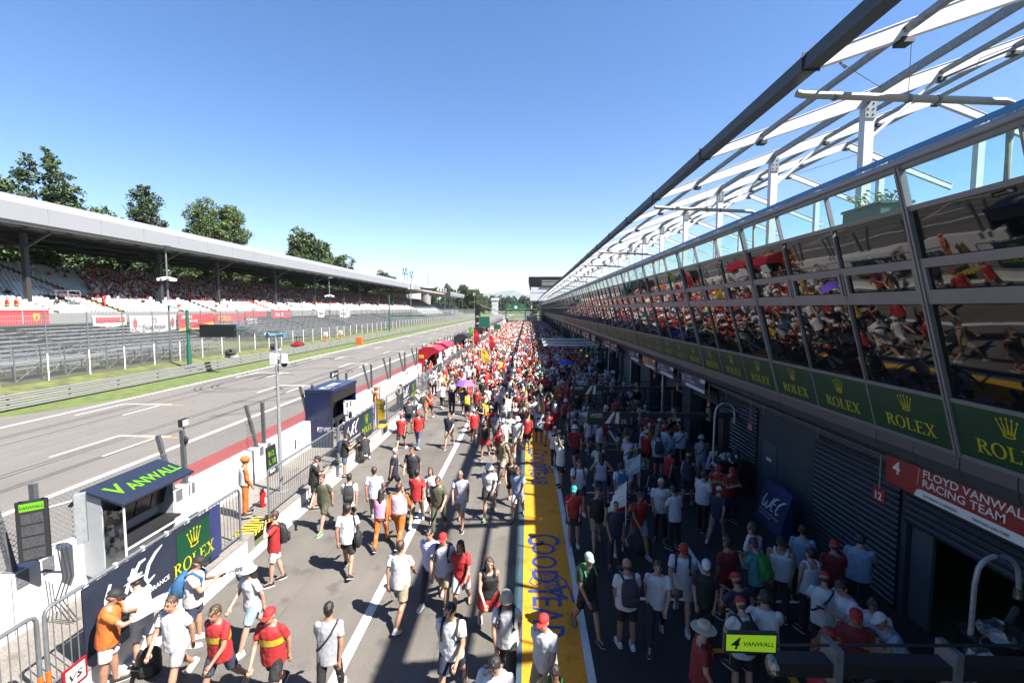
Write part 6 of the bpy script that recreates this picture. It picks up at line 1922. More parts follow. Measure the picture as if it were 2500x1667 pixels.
def hair_mesh(pose, build, kind):
    J = fk(pose, build); Rt = J['hrot']; H = J['head']; P = lambda x, y, z: H + Rt @ V((x, y, z)); b = MB()
    if kind in ('short', 'long'):
        b.ell(P(0, -.02, .040), (.083, .098, .098), 0, 16, 10, Rt); b.ell(P(0, -.045, -.01), (.072, .062, .075), 0, 12, 8, Rt)
        if kind == 'long':
            q = J['neck'] - J['fwd'] * .085 - J['sp'] * .10
            b.caps(P(0, -.055, .0), q, .07, .058, n=12)
            for s in (-1, 1): b.caps(P(s * .066, -.01, .02), J['neck'] + V((s * .07, 0, 0)) - J['fwd'] * .04 - J['sp'] * .05, .03, .032)
        return folds(remesh(b, ['hair bk'], .0125, 1), .010, 42, len(pose))
    if kind == 'bald':
        b.ell(P(0, -.052, -.02), (.074, .052, .045), 0, 14, 8, Rt)
        return b.mesh('hair', ['hair bk'], True, 80)
    if kind == 'cap':
        b.ell(P(0, -.012, .045), (.088, .106, .088), 0, 18, 8, Rt, 0.0, 1.0)
        for q in range(5):
            a0 = R(25 + 26 * q); a1 = R(25 + 26 * (q + 1)); p = []
            for rr, zz in ((1.0, .050), (1.72, .030)):
                for a in (a0, a1): p.append(P(.085 * math.cos(a) * (1 if rr == 1 else .92), -.012 + .104 * math.sin(a) * rr, zz))
            b.poly([p[0], p[1], p[3], p[2]]); b.poly([x - Rt @ V((0, 0, .008)) for x in (p[2], p[3], p[1], p[0])])
        b.ell(P(0, -.012, .134), (.012, .012, .008), 0, 8, 4, Rt)
    elif kind in ('straw', 'bucket'):
        w_ = .175 if kind == 'straw' else .138
        b.loft([[P(rx * math.cos(q), -.01 + rx * 1.08 * math.sin(q), z) for q in [.3142 * k for k in range(20)]] for rx, z in ((w_, .035 if kind == 'straw' else .005), (w_ - .005, .045 if kind == 'straw' else .018), (.094, .058), (.092, .11), (.075, .142), (.03, .15))])
    elif kind == 'helmet':
        b.ell(P(0, -.01, .04), (.112, .130, .112), 0, 18, 10, Rt, -.25, 1.0); b.ell(P(0, .07, .045), (.085, .07, .02), 0, 14, 6, Rt)
    return b.mesh(kind, ['cloth bk'], True, 50)
def pack_mesh(pose, build):
    J = fk(pose, build); b = MB(); o = J['pel']; sp, fw = J['sp'], -J['fwd']
    def rr(t, wd, d0, d1, n=12):
        return [o + sp * t + V((1, 0, 0)) * wd * (abs(math.cos(q)) ** .5 * (1 if math.cos(q) > 0 else -1)) + fw * (d0 + (d1 - d0) * (.5 + .5 * (abs(math.sin(q)) ** .5 * (1 if math.sin(q) > 0 else -1)))) for q in [2 * math.pi * k / n for k in range(n)]]
    b.loft([rr(.02, .10, .13, .22), rr(.04, .145, .12, .29), (rr(.22, .155, .11, .31)), rr(.38, .145, .11, .27), rr(.46, .11, .11, .2), rr(.48, .06, .12, .17)])
    b.loft([rr(.06, .10, .28, .33), rr(.09, .115, .28, .355), rr(.20, .115, .29, .36), rr(.23, .09, .29, .33)])
    for s in (-1, 1):
        b.tube([o + sp * .44 + V((s * .09, 0, 0)) + fw * .13, o + sp * .52 + V((s * .115, 0, 0)), o + sp * .40 + V((s * .12, 0, 0)) - fw * .15, o + sp * .22 + V((s * .13, 0, 0)) - fw * .14, o + sp * .1 + V((s * .18, 0, 0)) + fw * .06], [.022, .024, .024, .02, .014], 6)
    return b.mesh('backpack', ['cloth bk'], True, 50)
def strap_mesh(pose, build):
    J = fk(pose, build); o = J['pel']; b = MB(); n = 22; pts = []
    for k in range(n + 1):
        q = 2 * math.pi * k / n; t = .27 + .21 * math.cos(q); a = .20 if t < .4 else .165
        pts.append(o + J['sp'] * t + V((1, 0, 0)) * a * (.9 * math.cos(q) - .05) + J['fwd'] * .158 * math.sin(q))
    b.tube(pts, .018, 5); return b.mesh('shoulder_strap', ['cloth bk'], True)
def vest_mesh(pose, build):
    J = fk(pose, build); b = MB()
    b.loft(rings(J, [(-.02, .212, .166), (.12, .206, .160), (.26, .207, .157), (.38, .210, .150), (.45, .180, .124), (.49, .120, .095)], 18, 0, .004))
    return remesh(b, ['cloth pw'], .018)
def band_mesh(pose, build):
    J = fk(pose, build); b = MB()
    b.loft(rings(J, [(.22, .206, .156), (.33, .208, .154)], 18, .0, .006), cap=False)
    return b.mesh('chest_band', ['cloth ye'], True)
def print_mesh(pose, build, back):
    # printed motif on the chest or back of a shirt
    J = fk(pose, build); b = MB(); g = []
    sg = -1 if back else 1
    w0 = (.197, .150) if build == 'm' else (.171, .138)
    for t in (.20, .26, .32, .37) if back else (.28, .32, .36):
        o = J['pel'] + J['sp'] * t
        g.append([o + V((1, 0, 0)) * (w0[0] + .010) * math.cos(q) + J['fwd'] * ((w0[1] + .010) * math.sin(q) * sg + .006) for q in [R(62 + 8 * k) for k in range(8)]])
    for r0, r1 in zip(g[:-1], g[1:]):
        for k in range(7):
            b.poly([r0[k], r0[k + 1], r1[k + 1], r1[k]])
    return b.mesh('print', ['cloth rd'], True)
def osl(o, ms):
    for i, m in enumerate(ms):
        o.material_slots[i].link = 'OBJECT'; o.material_slots[i].material = m if not isinstance(m, str) else MATS[m]
SHIRT_NAME = {'tee': 'shirt', 'tank': 'tank_top', 'coverall': 'overalls', 'vest': 'vest'}
NP = [0]
def person(x, y, z, sc, hd, pose, build, sk, sc_, bk, bc, hk, hc, sh, label, extras='', group=None, skin=None):
    NP[0] += 1
    K = (pose, build)
    sm_ = SKIN[(NP[0] * 7) % 3 if skin is None else skin]
    o = link('person', cached(K + ('body',), lambda: body_mesh(*K)), None, (x, y, z + .004), R(hd)); wx = 1.0 if pose == 'crouch' else .94 + ((NP[0] * 37) % 23) / 110
    if build == 'f': wx *= .97
    o.scale = (sc * wx, sc * wx, sc)
    osl(o, [sm_, 'eye dark', 'lip'])
    tag(o, label, 'person', group)
    def kid(nm, key, fn, ms):
        c = link(nm, cached(K + key, fn), o); osl(c, ms); return c
    ex = dict((e.split(':') + [''])[:2] for e in extras.split())
    if sk == 'vest':
        kid('vest', ('vestm',), lambda: vest_mesh(*K), ['cloth ' + sc_]); kid('shirt', ('coverall',), lambda: shirt_mesh(*K, 'coverall'), ['cloth or'])
    else:
        kid(SHIRT_NAME[sk], (sk,), lambda: shirt_mesh(*K, sk), ['cloth ' + sc_])
    kid({'shorts': 'shorts', 'trousers': 'trousers', 'skirt': 'skirt', 'coverall': 'trousers'}[bk], ('b' + bk,), lambda: bottom_mesh(*K, 'trousers' if bk == 'coverall' else bk), ['cloth ' + bc])
    for n in 'lr': kid('shoe', ('shoe' + n,), lambda n=n: shoe_mesh(*K, n), ['cloth ' + sh, 'letter white'])
    if hk in ('short', 'long', 'bald'):
        kid('hair', ('h' + hk,), lambda: hair_mesh(*K, hk), ['hair ' + (hc if hc in ('bk', 'br', 'gr', 'bl') else 'br')])
    else:
        kid({'cap': 'cap', 'straw': 'sun_hat', 'bucket': 'sun_hat', 'helmet': 'helmet'}[hk], ('h' + hk,), lambda: hair_mesh(*K, hk), ['cloth ' + hc])
        kid('hair', ('hlong',) if build == 'f' else ('hbald',), lambda: hair_mesh(*K, 'long' if build == 'f' else 'bald'), ['hair ' + ['bk', 'br'][NP[0] % 2]])
    if 'vest' in ex: kid('vest', ('vestm',), lambda: vest_mesh(*K), ['cloth ' + ex['vest']])
    if 'stripe' in ex: kid('chest_band', ('band',), lambda: band_mesh(*K), ['cloth ' + ex['stripe']])
    if 'print' in ex: kid('printed_motif', ('print' + ex['print'][0],), lambda: print_mesh(*K, ex['print'][0] == 'b'), ['cloth ' + ex['print'][1:]])
    if 'strap' in ex: kid('shoulder_strap', ('strap',), lambda: strap_mesh(*K), ['cloth bk'])
    CN = dict(bk='black', dk='dark grey', bl='blue', nv='navy', gn='green', ye='yellow')
    W_ = o.matrix_basis.copy() if False else Matrix.Translation((x, y, z + .004)) @ Matrix.Rotation(R(hd), 4, 'Z') @ Matrix.Scale(sc, 4)
    def held(nm, me, ms, lab, cat):
        lab = ' '.join(lab.split()[:16])
        h = link(nm, me); h.matrix_world = W_
        h.location = W_.to_translation(); h.rotation_euler = (0, 0, R(hd)); h.scale = (sc * wx, sc * wx, sc)
        tag(h, lab, cat); 
        if ms: osl(h, ms)
    short = ' '.join(label.split()[:11])
    for k in ('with', 'and', 'in', 'of', 'a', 'the', 'from', 'to', 'by', 'beside', 'near'):
        if short.endswith(' ' + k): short = short[:-len(k) - 1]
    if 'bp' in ex or 'straps' in ex:
        c = ex.get('bp') or 'bk'
        held('backpack', cached(K + ('pack',), lambda: pack_mesh(*K)), ['cloth ' + c], '%s backpack worn by the %s' % (CN.get(c, 'dark'), short), 'backpack')
    J = fk(pose, build)
    if pose == 'phone' and 'helm' not in ex and (NP[0] % 3 != 1 or y < 20) and group is None:
        b = MB(); c = (J['wril'] + J['wrir']) / 2 + V((0, .09, .03)); b.hexa([c + V((-.038, -.05, -.02)), c + V((.038, -.05, -.02)), c + V((.038, .08, .03)), c + V((-.038, .08, .03))], [c + V((-.038, -.05, -.008)), c + V((.038, -.05, -.008)), c + V((.038, .08, .042)), c + V((-.038, .08, .042))])
        held('phone', b.mesh('phone', ['black gloss']), None, 'dark phone held by ' + short, 'phone')
    if pose in ('camera', 'photo'):
        b = MB(); c = (J['wril'] + J['wrir']) / 2 + J['adl'] * .08
        if pose == 'camera': c = J['head'] + V((0, .15, -.01))
        b.box(c + V((-.07, -.035, -.05)), c + V((.07, .035, .05))); b.box(c + V((-.03, -.03, .05)), c + V((.03, .03, .075)))
        b.tube([c + V((0, .03, 0)), c + V((0, .10, 0)), c + V((0, .17, -.005))], [.042, .042, .05], 14)
        held('camera', b.mesh('camera', ['black'], False), None, 'black camera held up by the ' + short, 'camera')
    if pose == 'board':
        b = MB(); c = (J['wril'] + J['wrir']) / 2 + V((0, .10, .05))
        n = 6
        for k in range(n):
            y0 = -.18 + .4 * k / n; y1 = y0 + .4 / n; f = lambda t: .10 * t + .04 * math.sin(t * 9)
            b.hexa([c + V((-.24, y0, f(y0))), c + V((.24, y0, f(y0))), c + V((.24, y1, f(y1))), c + V((-.24, y1, f(y1)))], [c + V((-.24, y0, f(y0) + .004)), c + V((.24, y0, f(y0) + .004)), c + V((.24, y1, f(y1) + .004)), c + V((-.24, y1, f(y1) + .004))])
        held('poster', b.mesh('poster', ['paper']), None, 'curled white paper poster held by the ' + short, 'poster')
    if 'helm' in ex:
        b = MB(); c = J['wril'] + J['adl'] * .2; b.ell(c, (.12, .135, .11), 0, 16, 10, None, -.5, 1.0)
        held('helmet', b.mesh('helmet', ['cloth or'], True), None, 'orange helmet carried by the black haired marshal', 'helmet')
    if 'bag' in ex:
        b = MB(); c = J['pel'] + V((.24, -.06, -.05)); b.ell(c, (.09, .16, .22), 0, 14, 9); b.tube([c + V((0, .08, .18)), J['shor'] + V((-.03, .06, .06)), J['shor'] + V((-.03, -.06, .06)), c + V((0, -.08, .18))], .016, 6)
        held('shoulder_bag', b.mesh('shoulder_bag', ['cloth bk'], True), None, 'long black shoulder bag on the person in white t-shirt and black shorts', 'bag')
    return o
PEOPLE = [
 (-7.15, 7.28, 0.0, 1.0, -60, 'board', 'm', 'tee', 'or', 'shorts', 'wt', 'cap', 'bk', 'bk', 'man in orange polo shirt with black side panels holding white papers by the fence', ''),
 (-6.98, 7.79, 0.0, 0.98, 80, 'phone', 'm', 'tee', 'wt', 'shorts', 'wt', 'straw', 'wt', 'bk', 'man in white shirt and cream straw hat looking down beside the orange polo shirt', ''),
 (-6.47, 8.39, 0.0, 1.0, -70, 'phone', 'm', 'tee', 'wt', 'shorts', 'jn', 'cap', 'bk', 'wt', 'man in white shirt, navy shorts and black cap using a phone by the banner', 'bp:bl'),
 (-8.32, 13.04, 0.42, 1.0, -50, 'stand', 'm', 'coverall', 'or', 'coverall', 'or', 'helmet', 'or', 'bk', 'marshal in orange overalls and orange helmet on the striped step with arms down', 'vest:wt'),
 (-5.97, 10.39, 0.0, 1.0, 120, 'camera', 'm', 'tee', 'rd', 'shorts', 'wt', 'short', 'br', 'bk', 'man in red t-shirt and white shorts raising a camera to his face', 'bp:bk cam'),
 (-5.97, 7.32, 0.0, 1.0, 175, 'walka', 'm', 'tee', 'wt', 'shorts', 'gy', 'short', 'br', 'wt', 'person in white t-shirt and grey shorts walking past the straw hat man', ''),
 (-5.07, 7.12, 0.0, 1.0, 170, 'walkb', 'm', 'tee', 'rd', 'shorts', 'jn', 'short', 'br', 'bg', 'person in red and yellow striped shirt with denim shorts walking along the white line', 'stripe:ye'),
 (-5.3, 8.4, 0.0, 0.97, 150, 'walka', 'f', 'tee', 'wt', 'shorts', 'lb', 'bucket', 'wt', 'wt', 'person in white top, pale blue shorts and white hat walking near the low wall', ''),
 (-4.15, 7.08, 0.0, 1.0, 175, 'walka', 'm', 'tee', 'rd', 'shorts', 'bk', 'cap', 'rd', 'bk', 'person in red jersey and red cap with a yellow stripe beside the bag strap walker', 'stripe:ye'),
 (-3.23, 7.08, 0.0, 1.02, 10, 'walkb', 'm', 'tee', 'gy', 'trousers', 'bk', 'short', 'bk', 'wt', 'person in grey t-shirt with a dark bag strap at the bottom edge', 'strap'),
 (-6.93, 14.46, 0.0, 1.0, -60, 'phone', 'm', 'tee', 'bk', 'shorts', 'bk', 'cap', 'bk', 'bk', 'bearded man in black t-shirt, black shorts and black cap with a phone', ''),
 (-7.05, 17.28, 0.0, 1.0, -65, 'phone', 'm', 'tee', 'bk', 'shorts', 'jb', 'cap', 'bk', 'bk', 'man in black and white shirt with blue denim shorts looking at a phone', 'bp:nv'),
 (-6.91, 19.2, 0.0, 1.0, 30, 'crouch', 'm', 'tee', 'bk', 'trousers', 'bk', 'short', 'bk', 'wt', 'man in black crouching beside the low white wall', ''),
 (-5.97, 13.06, 0.0, 1.0, 165, 'walka', 'm', 'tee', 'ol', 'shorts', 'ol', 'short', 'br', 'gn', 'person in dark olive clothes with bright green shoes walking', ''),
 (-5.2, 13.03, 0.0, 1.0, 15, 'walkb', 'm', 'tee', 'wt', 'shorts', 'bk', 'short', 'bk', 'bk', 'man in white t-shirt with a black backpack seen from behind', 'bp:bk'),
 (-4.43, 10.92, 0.0, 1.0, 10, 'walka', 'm', 'tee', 'wt', 'shorts', 'bk', 'short', 'bk', 'bk', 'dark haired person in white t-shirt and black shorts carrying a long black shoulder bag', 'bag'),
 (-3.98, 12.12, 0.0, 0.95, 5, 'walkb', 'f', 'vest', 'pk', 'trousers', 'or', 'long', 'bk', 'bk', 'marshal with long black hair in pink vest and orange trousers carrying an orange helmet', 'helm'),
 (-3.55, 12.32, 0.0, 1.0, -5, 'walka', 'm', 'vest', 'pw', 'trousers', 'or', 'short', 'br', 'bk', 'marshal in white and pink vest with orange trousers beside the black haired marshal', 'sleeve:or'),
 (-4.66, 13.61, 0.0, 1.0, 10, 'walka', 'm', 'tee', 'lw', 'trousers', 'gy', 'short', 'br', 'wt', 'man in pale lilac t-shirt walking away ahead of the two marshals', ''),
 (-4.65, 15.6, 0.0, 1.0, -70, 'walkb', 'm', 'tee', 'nv', 'shorts', 'bk', 'short', 'gr', 'bk', 'grey haired man in navy t-shirt walking to the right', ''),
 (-4.01, 15.77, 0.0, 1.0, 170, 'walka', 'm', 'tee', 'dk', 'trousers', 'bk', 'short', 'br', 'bk', 'person in charcoal top and black trousers beside the grey haired man', ''),
 (-3.32, 13.48, 0.0, 1.0, 0, 'walkb', 'm', 'tee', 'rd', 'trousers', 'kh', 'short', 'bk', 'wt', 'person in plain red t-shirt and beige trousers seen from behind', ''),
 (-2.98, 13.9, 0.0, 0.97, 175, 'walka', 'f', 'tee', 'wt', 'shorts', 'bk', 'long', 'br', 'wt', 'woman in white top and black shorts walking near the white line', ''),
 (-2.57, 13.01, 0.0, 1.0, 180, 'walkb', 'm', 'tee', 'ol', 'trousers', 'ol', 'short', 'br', 'bk', 'person in olive green shirt and trousers walking over the white line', ''),
 (-1.98, 13.41, 0.0, 1.02, 175, 'walka', 'm', 'tee', 'lw', 'shorts', 'gy', 'bald', 'br', 'bk', 'bald man in pale lilac polo and grey shorts walking towards the white line', ''),
 (-1.18, 14.14, 0.0, 1.0, 178, 'walkb', 'f', 'tee', 'wt', 'skirt', 'bk', 'bucket', 'wt', 'gn', 'woman in white top and white sun hat with a jacket over her arm', ''),
 (-0.52, 15.01, 0.0, 0.97, 175, 'walka', 'f', 'tank', 'bk', 'shorts', 'bk', 'long', 'br', 'bk', 'woman in black top with long brown hair beside the pale line', ''),
 (-0.28, 13.93, 0.0, 1.0, 170, 'walkb', 'm', 'tee', 'lb', 'shorts', 'wt', 'short', 'br', 'bk', 'man in blue patterned shirt and white shorts stepping on the pale line', ''),
 (-2.57, 21.84, 0.0, 1.0, 5, 'walka', 'm', 'tee', 'rd', 'shorts', 'dk', 'cap', 'lb', 'bk', 'person in red t-shirt with pale blue cap and dark shorts on the shadow band', ''),
 (-5.79, 20.71, 0.0, 1.0, 0, 'walkb', 'm', 'tee', 'rd', 'shorts', 'nv', 'cap', 'rd', 'wt', 'fan in red jersey and red cap with navy shorts left of the pair', ''),
 (-5.12, 21.19, 0.0, 1.0, -3, 'walka', 'm', 'tee', 'rd', 'trousers', 'jb', 'cap', 'rd', 'wt', 'fan in red jersey and red cap with blue jeans right of the pair', ''),
 (-3.65, 21.24, 0.0, 1.0, 175, 'walkb', 'm', 'tee', 'nv', 'shorts', 'kh', 'short', 'br', 'br', 'man in navy polo and khaki shorts walking alone near the white line', ''),
 (-1.15, 18.67, 0.0, 1.0, 175, 'walka', 'm', 'tee', 'rd', 'shorts', 'dk', 'cap', 'rd', 'gn', 'man in dark red floral shirt with red cap beside the shadow line', ''),
 (-1.83, 19.77, 0.0, 1.0, 178, 'walkb', 'f', 'tank', 'bk', 'skirt', 'rd', 'long', 'bk', 'bk', 'woman in black top and red skirt near the long shadow band', ''),
 (-1.05, 20.11, 0.0, 1.0, 176, 'walka', 'm', 'tee', 'wt', 'shorts', 'wt', 'cap', 'wt', 'wt', 'man in white t-shirt and white cap left of the matching pair in white', ''),
 (-0.44, 20.43, 0.0, 1.0, 182, 'walkb', 'm', 'tee', 'wt', 'shorts', 'bg', 'bucket', 'wt', 'wt', 'man in white t-shirt, beige shorts and white bucket hat', ''),
 (-2.63, 9.13, 0.0, 1.02, -10, 'walka', 'm', 'tee', 'wt', 'shorts', 'kh', 'short', 'br', 'wt', 'large walker in white shirt and khaki shorts striding over the white line', ''),
 (-2.14, 9.88, 0.0, 1.0, 172, 'walkb', 'm', 'tee', 'st', 'trousers', 'nv', 'short', 'bk', 'wt', 'man in blue striped shirt and dark trousers in the long shadow band', ''),
 (-1.81, 9.65, 0.0, 1.0, 176, 'walka', 'm', 'tee', 'lw', 'shorts', 'kh', 'cap', 'rd', 'wt', 'man in white t-shirt with bright red cap and khaki shorts', 'straps'),
 (-1.4, 9.46, 0.0, 0.97, 178, 'walkb', 'f', 'tee', 'rd', 'shorts', 'wt', 'long', 'bk', 'bk', 'woman in red t-shirt with a white shirt tied round her waist', ''),
 (-0.76, 8.84, 0.0, 0.95, 195, 'walka', 'f', 'tank', 'bk', 'skirt', 'rd', 'long', 'br', 'wt', 'woman with long brown hair in black top and red skirt walking', ''),
 (-1.25, 7.3, 0.0, 1.0, 175, 'walkb', 'm', 'tee', 'wt', 'shorts', 'nv', 'short', 'bk', 'bk', 'dark haired man in white t-shirt and navy shorts nearest the shadow crossing', 'straps'),
 (-0.34, 7.56, 0.0, 1.02, 178, 'walka', 'm', 'tee', 'wt', 'trousers', 'bk', 'bucket', 'bg', 'bk', 'man in white shirt and beige bucket hat with black backpack straps', 'straps'),
 (-0.42, 6.15, 0.0, 1.0, 170, 'phone', 'm', 'tee', 'wt', 'trousers', 'dk', 'short', 'bk', 'bk', 'dark haired person in white t-shirt looking down at the bottom edge', ''),
 (0.3, 7.08, 0.0, 1.0, 150, 'walkb', 'm', 'tee', 'wt', 'shorts', 'kh', 'cap', 'rd', 'bk', 'person in white polo with red cap walking on the yellow strip', ''),
 (0.41, 6.1, 0.0, 0.95, 165, 'phone', 'f', 'tank', 'gn', 'shorts', 'dk', 'long', 'bk', 'bk', 'dark haired woman in green top looking down on the yellow strip', ''),
 (1.28, 12.39, 0.0, 0.97, 175, 'stand', 'f', 'tee', 'rd', 'skirt', 'bk', 'cap', 'cy', 'wt', 'woman in red shirt and turquoise cap standing beside the yellow strip', ''),
 (1.22, 16.59, 0.0, 1.0, 120, 'photo', 'm', 'tee', 'wt', 'shorts', 'bk', 'short', 'bk', 'bk', 'man in white shirt holding a camera overhead beside the yellow strip', ''),
 (1.67, 14.62, 0.0, 1.0, 180, 'walka', 'm', 'tee', 'wt', 'shorts', 'dk', 'short', 'br', 'wt', 'man in white t-shirt with backpack straps behind the turquoise cap', 'straps'),
 (1.91, 12.32, 0.0, 1.0, 178, 'walkb', 'm', 'tee', 'bk', 'shorts', 'kh', 'short', 'br', 'bk', 'man in black t-shirt and khaki shorts walking with a white paper', ''),
 (1.2, 8.88, 0.0, 1.02, 200, 'walka', 'm', 'tee', 'bk', 'shorts', 'bk', 'cap', 'lg', 'bk', 'man in black t-shirt with pale cap and green backpack crossing the white edge line', 'bp:gn'),
 (1.91, 8.55, 0.0, 1.0, 5, 'stand', 'm', 'tee', 'wt', 'shorts', 'bk', 'bald', 'br', 'wt', 'bald man in white t-shirt with a large dark backpack seen from behind', 'bp:dk'),
 (2.53, 8.71, 0.0, 1.0, 165, 'walkb', 'm', 'tee', 'wt', 'trousers', 'bk', 'short', 'br', 'bk', 'man in white t-shirt and black trousers walking in the shade', ''),
 (3.24, 9.37, 0.0, 1.0, 160, 'walka', 'm', 'tee', 'wt', 'shorts', 'gy', 'cap', 'rd', 'wt', 'young man in white t-shirt with red and white cap in the shade', 'straps'),
 (3.74, 12.76, 0.0, 1.02, 170, 'stand', 'm', 'tee', 'wt', 'trousers', 'bk', 'short', 'gr', 'bk', 'man in white t-shirt and sunglasses holding a dark helmet in the shade', ''),
 (3.99, 12.25, 0.0, 1.0, 30, 'phone', 'm', 'tee', 'wt', 'trousers', 'bk', 'short', 'bk', 'bk', 'man in tight white t-shirt and black trousers with hands raised', ''),
 (5.13, 13.37, 0.0, 1.02, -60, 'stand', 'm', 'tee', 'wt', 'trousers', 'bk', 'short', 'br', 'bk', 'man in white team shirt and black trousers turned to the garage', ''),
 (6.58, 17.37, 0.0, 1.0, 0, 'stand', 'm', 'tee', 'gy', 'shorts', 'lb', 'bucket', 'gy', 'wt', 'man in grey t-shirt and pale blue shorts wearing white headphones', 'strap'),
 (5.94, 14.2, 0.0, 1.0, 150, 'phone', 'm', 'tee', 'rd', 'trousers', 'bk', 'cap', 'rd', 'bk', 'man in red team shirt with yellow band on the left of the red pair', 'stripe:ye'),
 (6.14, 13.97, 0.0, 1.0, -160, 'phone', 'm', 'tee', 'rd', 'trousers', 'jn', 'cap', 'rd', 'bk', 'man in red team shirt with yellow band on the right of the red pair', 'stripe:ye'),
 (2.2, 11.3, 0.0, 1.0, 185, 'stand', 'm', 'tee', 'nv', 'trousers', 'dk', 'short', 'br', 'bk', 'person in navy top holding a white flag in the shade', ''),
 (3.92, 15.37, 0.0, 0.78, 150, 'stand', 'm', 'tee', 'dk', 'trousers', 'jn', 'cap', 'cy', 'wt', 'child in dark top and pale blue cap holding a flag', ''),
 (2.95, 14.28, 0.0, 1.0, 0, 'walka', 'm', 'tee', 'wt', 'shorts', 'dk', 'short', 'bk', 'bk', 'person in white t-shirt with blue backpack walking to the garages', 'bp:bl'),
 (3.89, 17.37, 0.0, 1.0, 5, 'walkb', 'm', 'tee', 'wt', 'shorts', 'lb', 'short', 'br', 'wt', 'man in white t-shirt with a shoulder strap in front of the black pit sign', 'strap'),
 (5.06, 17.69, 0.0, 1.0, -10, 'stand', 'm', 'tee', 'lw', 'shorts', 'dk', 'short', 'bk', 'bk', 'person in pale top with dark backpack near the open garage', 'bp:dk'),
 (5.59, 17.99, 0.0, 1.0, 10, 'stand', 'm', 'tee', 'lb', 'shorts', 'nv', 'short', 'bk', 'bk', 'person in pale blue shirt standing beside the dark backpack', ''),
 (6.27, 18.82, 0.0, 1.0, -5, 'stand', 'm', 'tee', 'wt', 'trousers', 'bk', 'short', 'br', 'bk', 'person in white t-shirt nearest the open garage pillar', 'strap'),
 (2.66, 6.82, 0.0, 1.0, -100, 'stand', 'm', 'tee', 'dr', 'trousers', 'bk', 'straw', 'bg', 'bk', 'person in wide straw hat and dark red top near the lime sign', ''),
 (4.77, 9.41, 0.0, 1.0, 30, 'phone', 'm', 'tee', 'tl', 'shorts', 'dk', 'short', 'bk', 'bk', 'man in teal t-shirt with a black and green backpack in the shade', 'bp:gn'),
 (3.83, 8.09, 0.0, 1.0, 20, 'phone', 'm', 'tee', 'nv', 'shorts', 'dk', 'cap', 'rd', 'bk', 'person in navy t-shirt and red cap in the shaded group', ''),
 (3.57, 7.38, 0.0, 1.0, 10, 'phone', 'm', 'tee', 'wt', 'shorts', 'bk', 'cap', 'rd', 'bk', 'person in white t-shirt with orange red cap and black backpack by the lime sign', 'bp:bk'),
 (4.0, 7.56, 0.0, 1.0, -20, 'phone', 'm', 'tee', 'wt', 'trousers', 'bk', 'short', 'bk', 'bk', 'person in white t-shirt bending beside the orange red cap', ''),
 (4.19, 9.46, 0.0, 1.0, 20, 'stand', 'm', 'tee', 'dr', 'shorts', 'dk', 'short', 'bk', 'bk', 'person in dark red t-shirt behind the teal t-shirt', ''),
 (3.42, 8.63, 0.0, 1.0, 160, 'stand', 'm', 'tee', 'bk', 'trousers', 'bk', 'cap', 'wt', 'bk', 'person in black t-shirt with a white cap in the shade', ''),
 (5.0, 10.04, 0.0, 1.0, 30, 'stand', 'm', 'tee', 'wt', 'trousers', 'dk', 'short', 'bk', 'bk', 'person in white t-shirt behind the teal t-shirt near the door', ''),
 (5.37, 8.2, 0.0, 1.0, -30, 'phone', 'm', 'tee', 'wt', 'trousers', 'bk', 'cap', 'rd', 'bk', 'man in tight white t-shirt with orange cap seen from behind by the shutter', 'strap'),
 (5.66, 8.04, 0.0, 1.0, 100, 'phone', 'm', 'tee', 'wt', 'trousers', 'bk', 'short', 'bk', 'bk', 'man in white shirt with lanyard facing the orange cap', ''),
 (5.8, 7.6, 0.0, 1.0, 140, 'phone', 'm', 'tee', 'lw', 'trousers', 'bk', 'short', 'bk', 'bk', 'person in pale shirt with lanyard close to the garage opening', ''),
 (6.02, 7.36, 0.0, 1.0, 100, 'lean', 'm', 'tee', 'lb', 'trousers', 'dk', 'cap', 'wt', 'bk', 'person in pale blue shirt and white cap bending over by the garage', ''),
 (6.97, 9.6, 0.0, 1.02, -40, 'phone', 'm', 'tee', 'lb', 'trousers', 'dk', 'short', 'bk', 'bk', 'man in pale blue shirt leaning towards the grey shutter', ''),
 (6.07, 10.07, 0.0, 1.0, -30, 'stand', 'm', 'tee', 'lb', 'trousers', 'dk', 'short', 'bk', 'bk', 'person in blue t-shirt beside the dark folded sign', ''),
 (5.34, 9.58, 0.0, 1.0, 150, 'stand', 'm', 'tank', 'wt', 'trousers', 'dk', 'cap', 'bk', 'bk', 'person in white vest and black cap in the shaded group', ''),
 (5.67, 9.09, 0.0, 1.0, 10, 'stand', 'm', 'tank', 'wt', 'trousers', 'dk', 'short', 'bk', 'bk', 'person in white sleeveless top with dark hair near the shutter', ''),
 (6.33, 9.43, 0.0, 1.0, -20, 'stand', 'm', 'tee', 'dr', 'trousers', 'bk', 'cap', 'rd', 'bk', 'person with red cap beside the man leaning on the shutter', ''),
 (5.3, 7.32, 0.0, 0.97, 160, 'stand', 'm', 'tee', 'dr', 'trousers', 'bk', 'cap', 'rd', 'bk', 'person in dark red with red cap in front of the lanyards', ''),
 (5.08, 10.21, 0.0, 1.0, 60, 'stand', 'm', 'tee', 'wt', 'trousers', 'bk', 'short', 'bk', 'bk', 'dark haired person in white t-shirt by the low table', ''),
 (-8.48, 25.32, 0.42, 1.0, -60, 'stand', 'm', 'coverall', 'or', 'coverall', 'or', 'helmet', 'or', 'bk', 'marshal in orange overalls with orange helmet beside the blue booth', ''),
 (-7.65, 27.12, 0.0, 0.98, 0, 'photo', 'f', 'tee', 'bk', 'trousers', 'dk', 'short', 'bk', 'bk', 'person in black raising a phone high by the dark banner', ''),
 (-6.55, 26.66, 0.0, 1.0, -70, 'phone', 'm', 'tee', 'wt', 'shorts', 'gy', 'cap', 'wt', 'bk', 'man in white t-shirt and white cap with a bag by the low wall', ''),
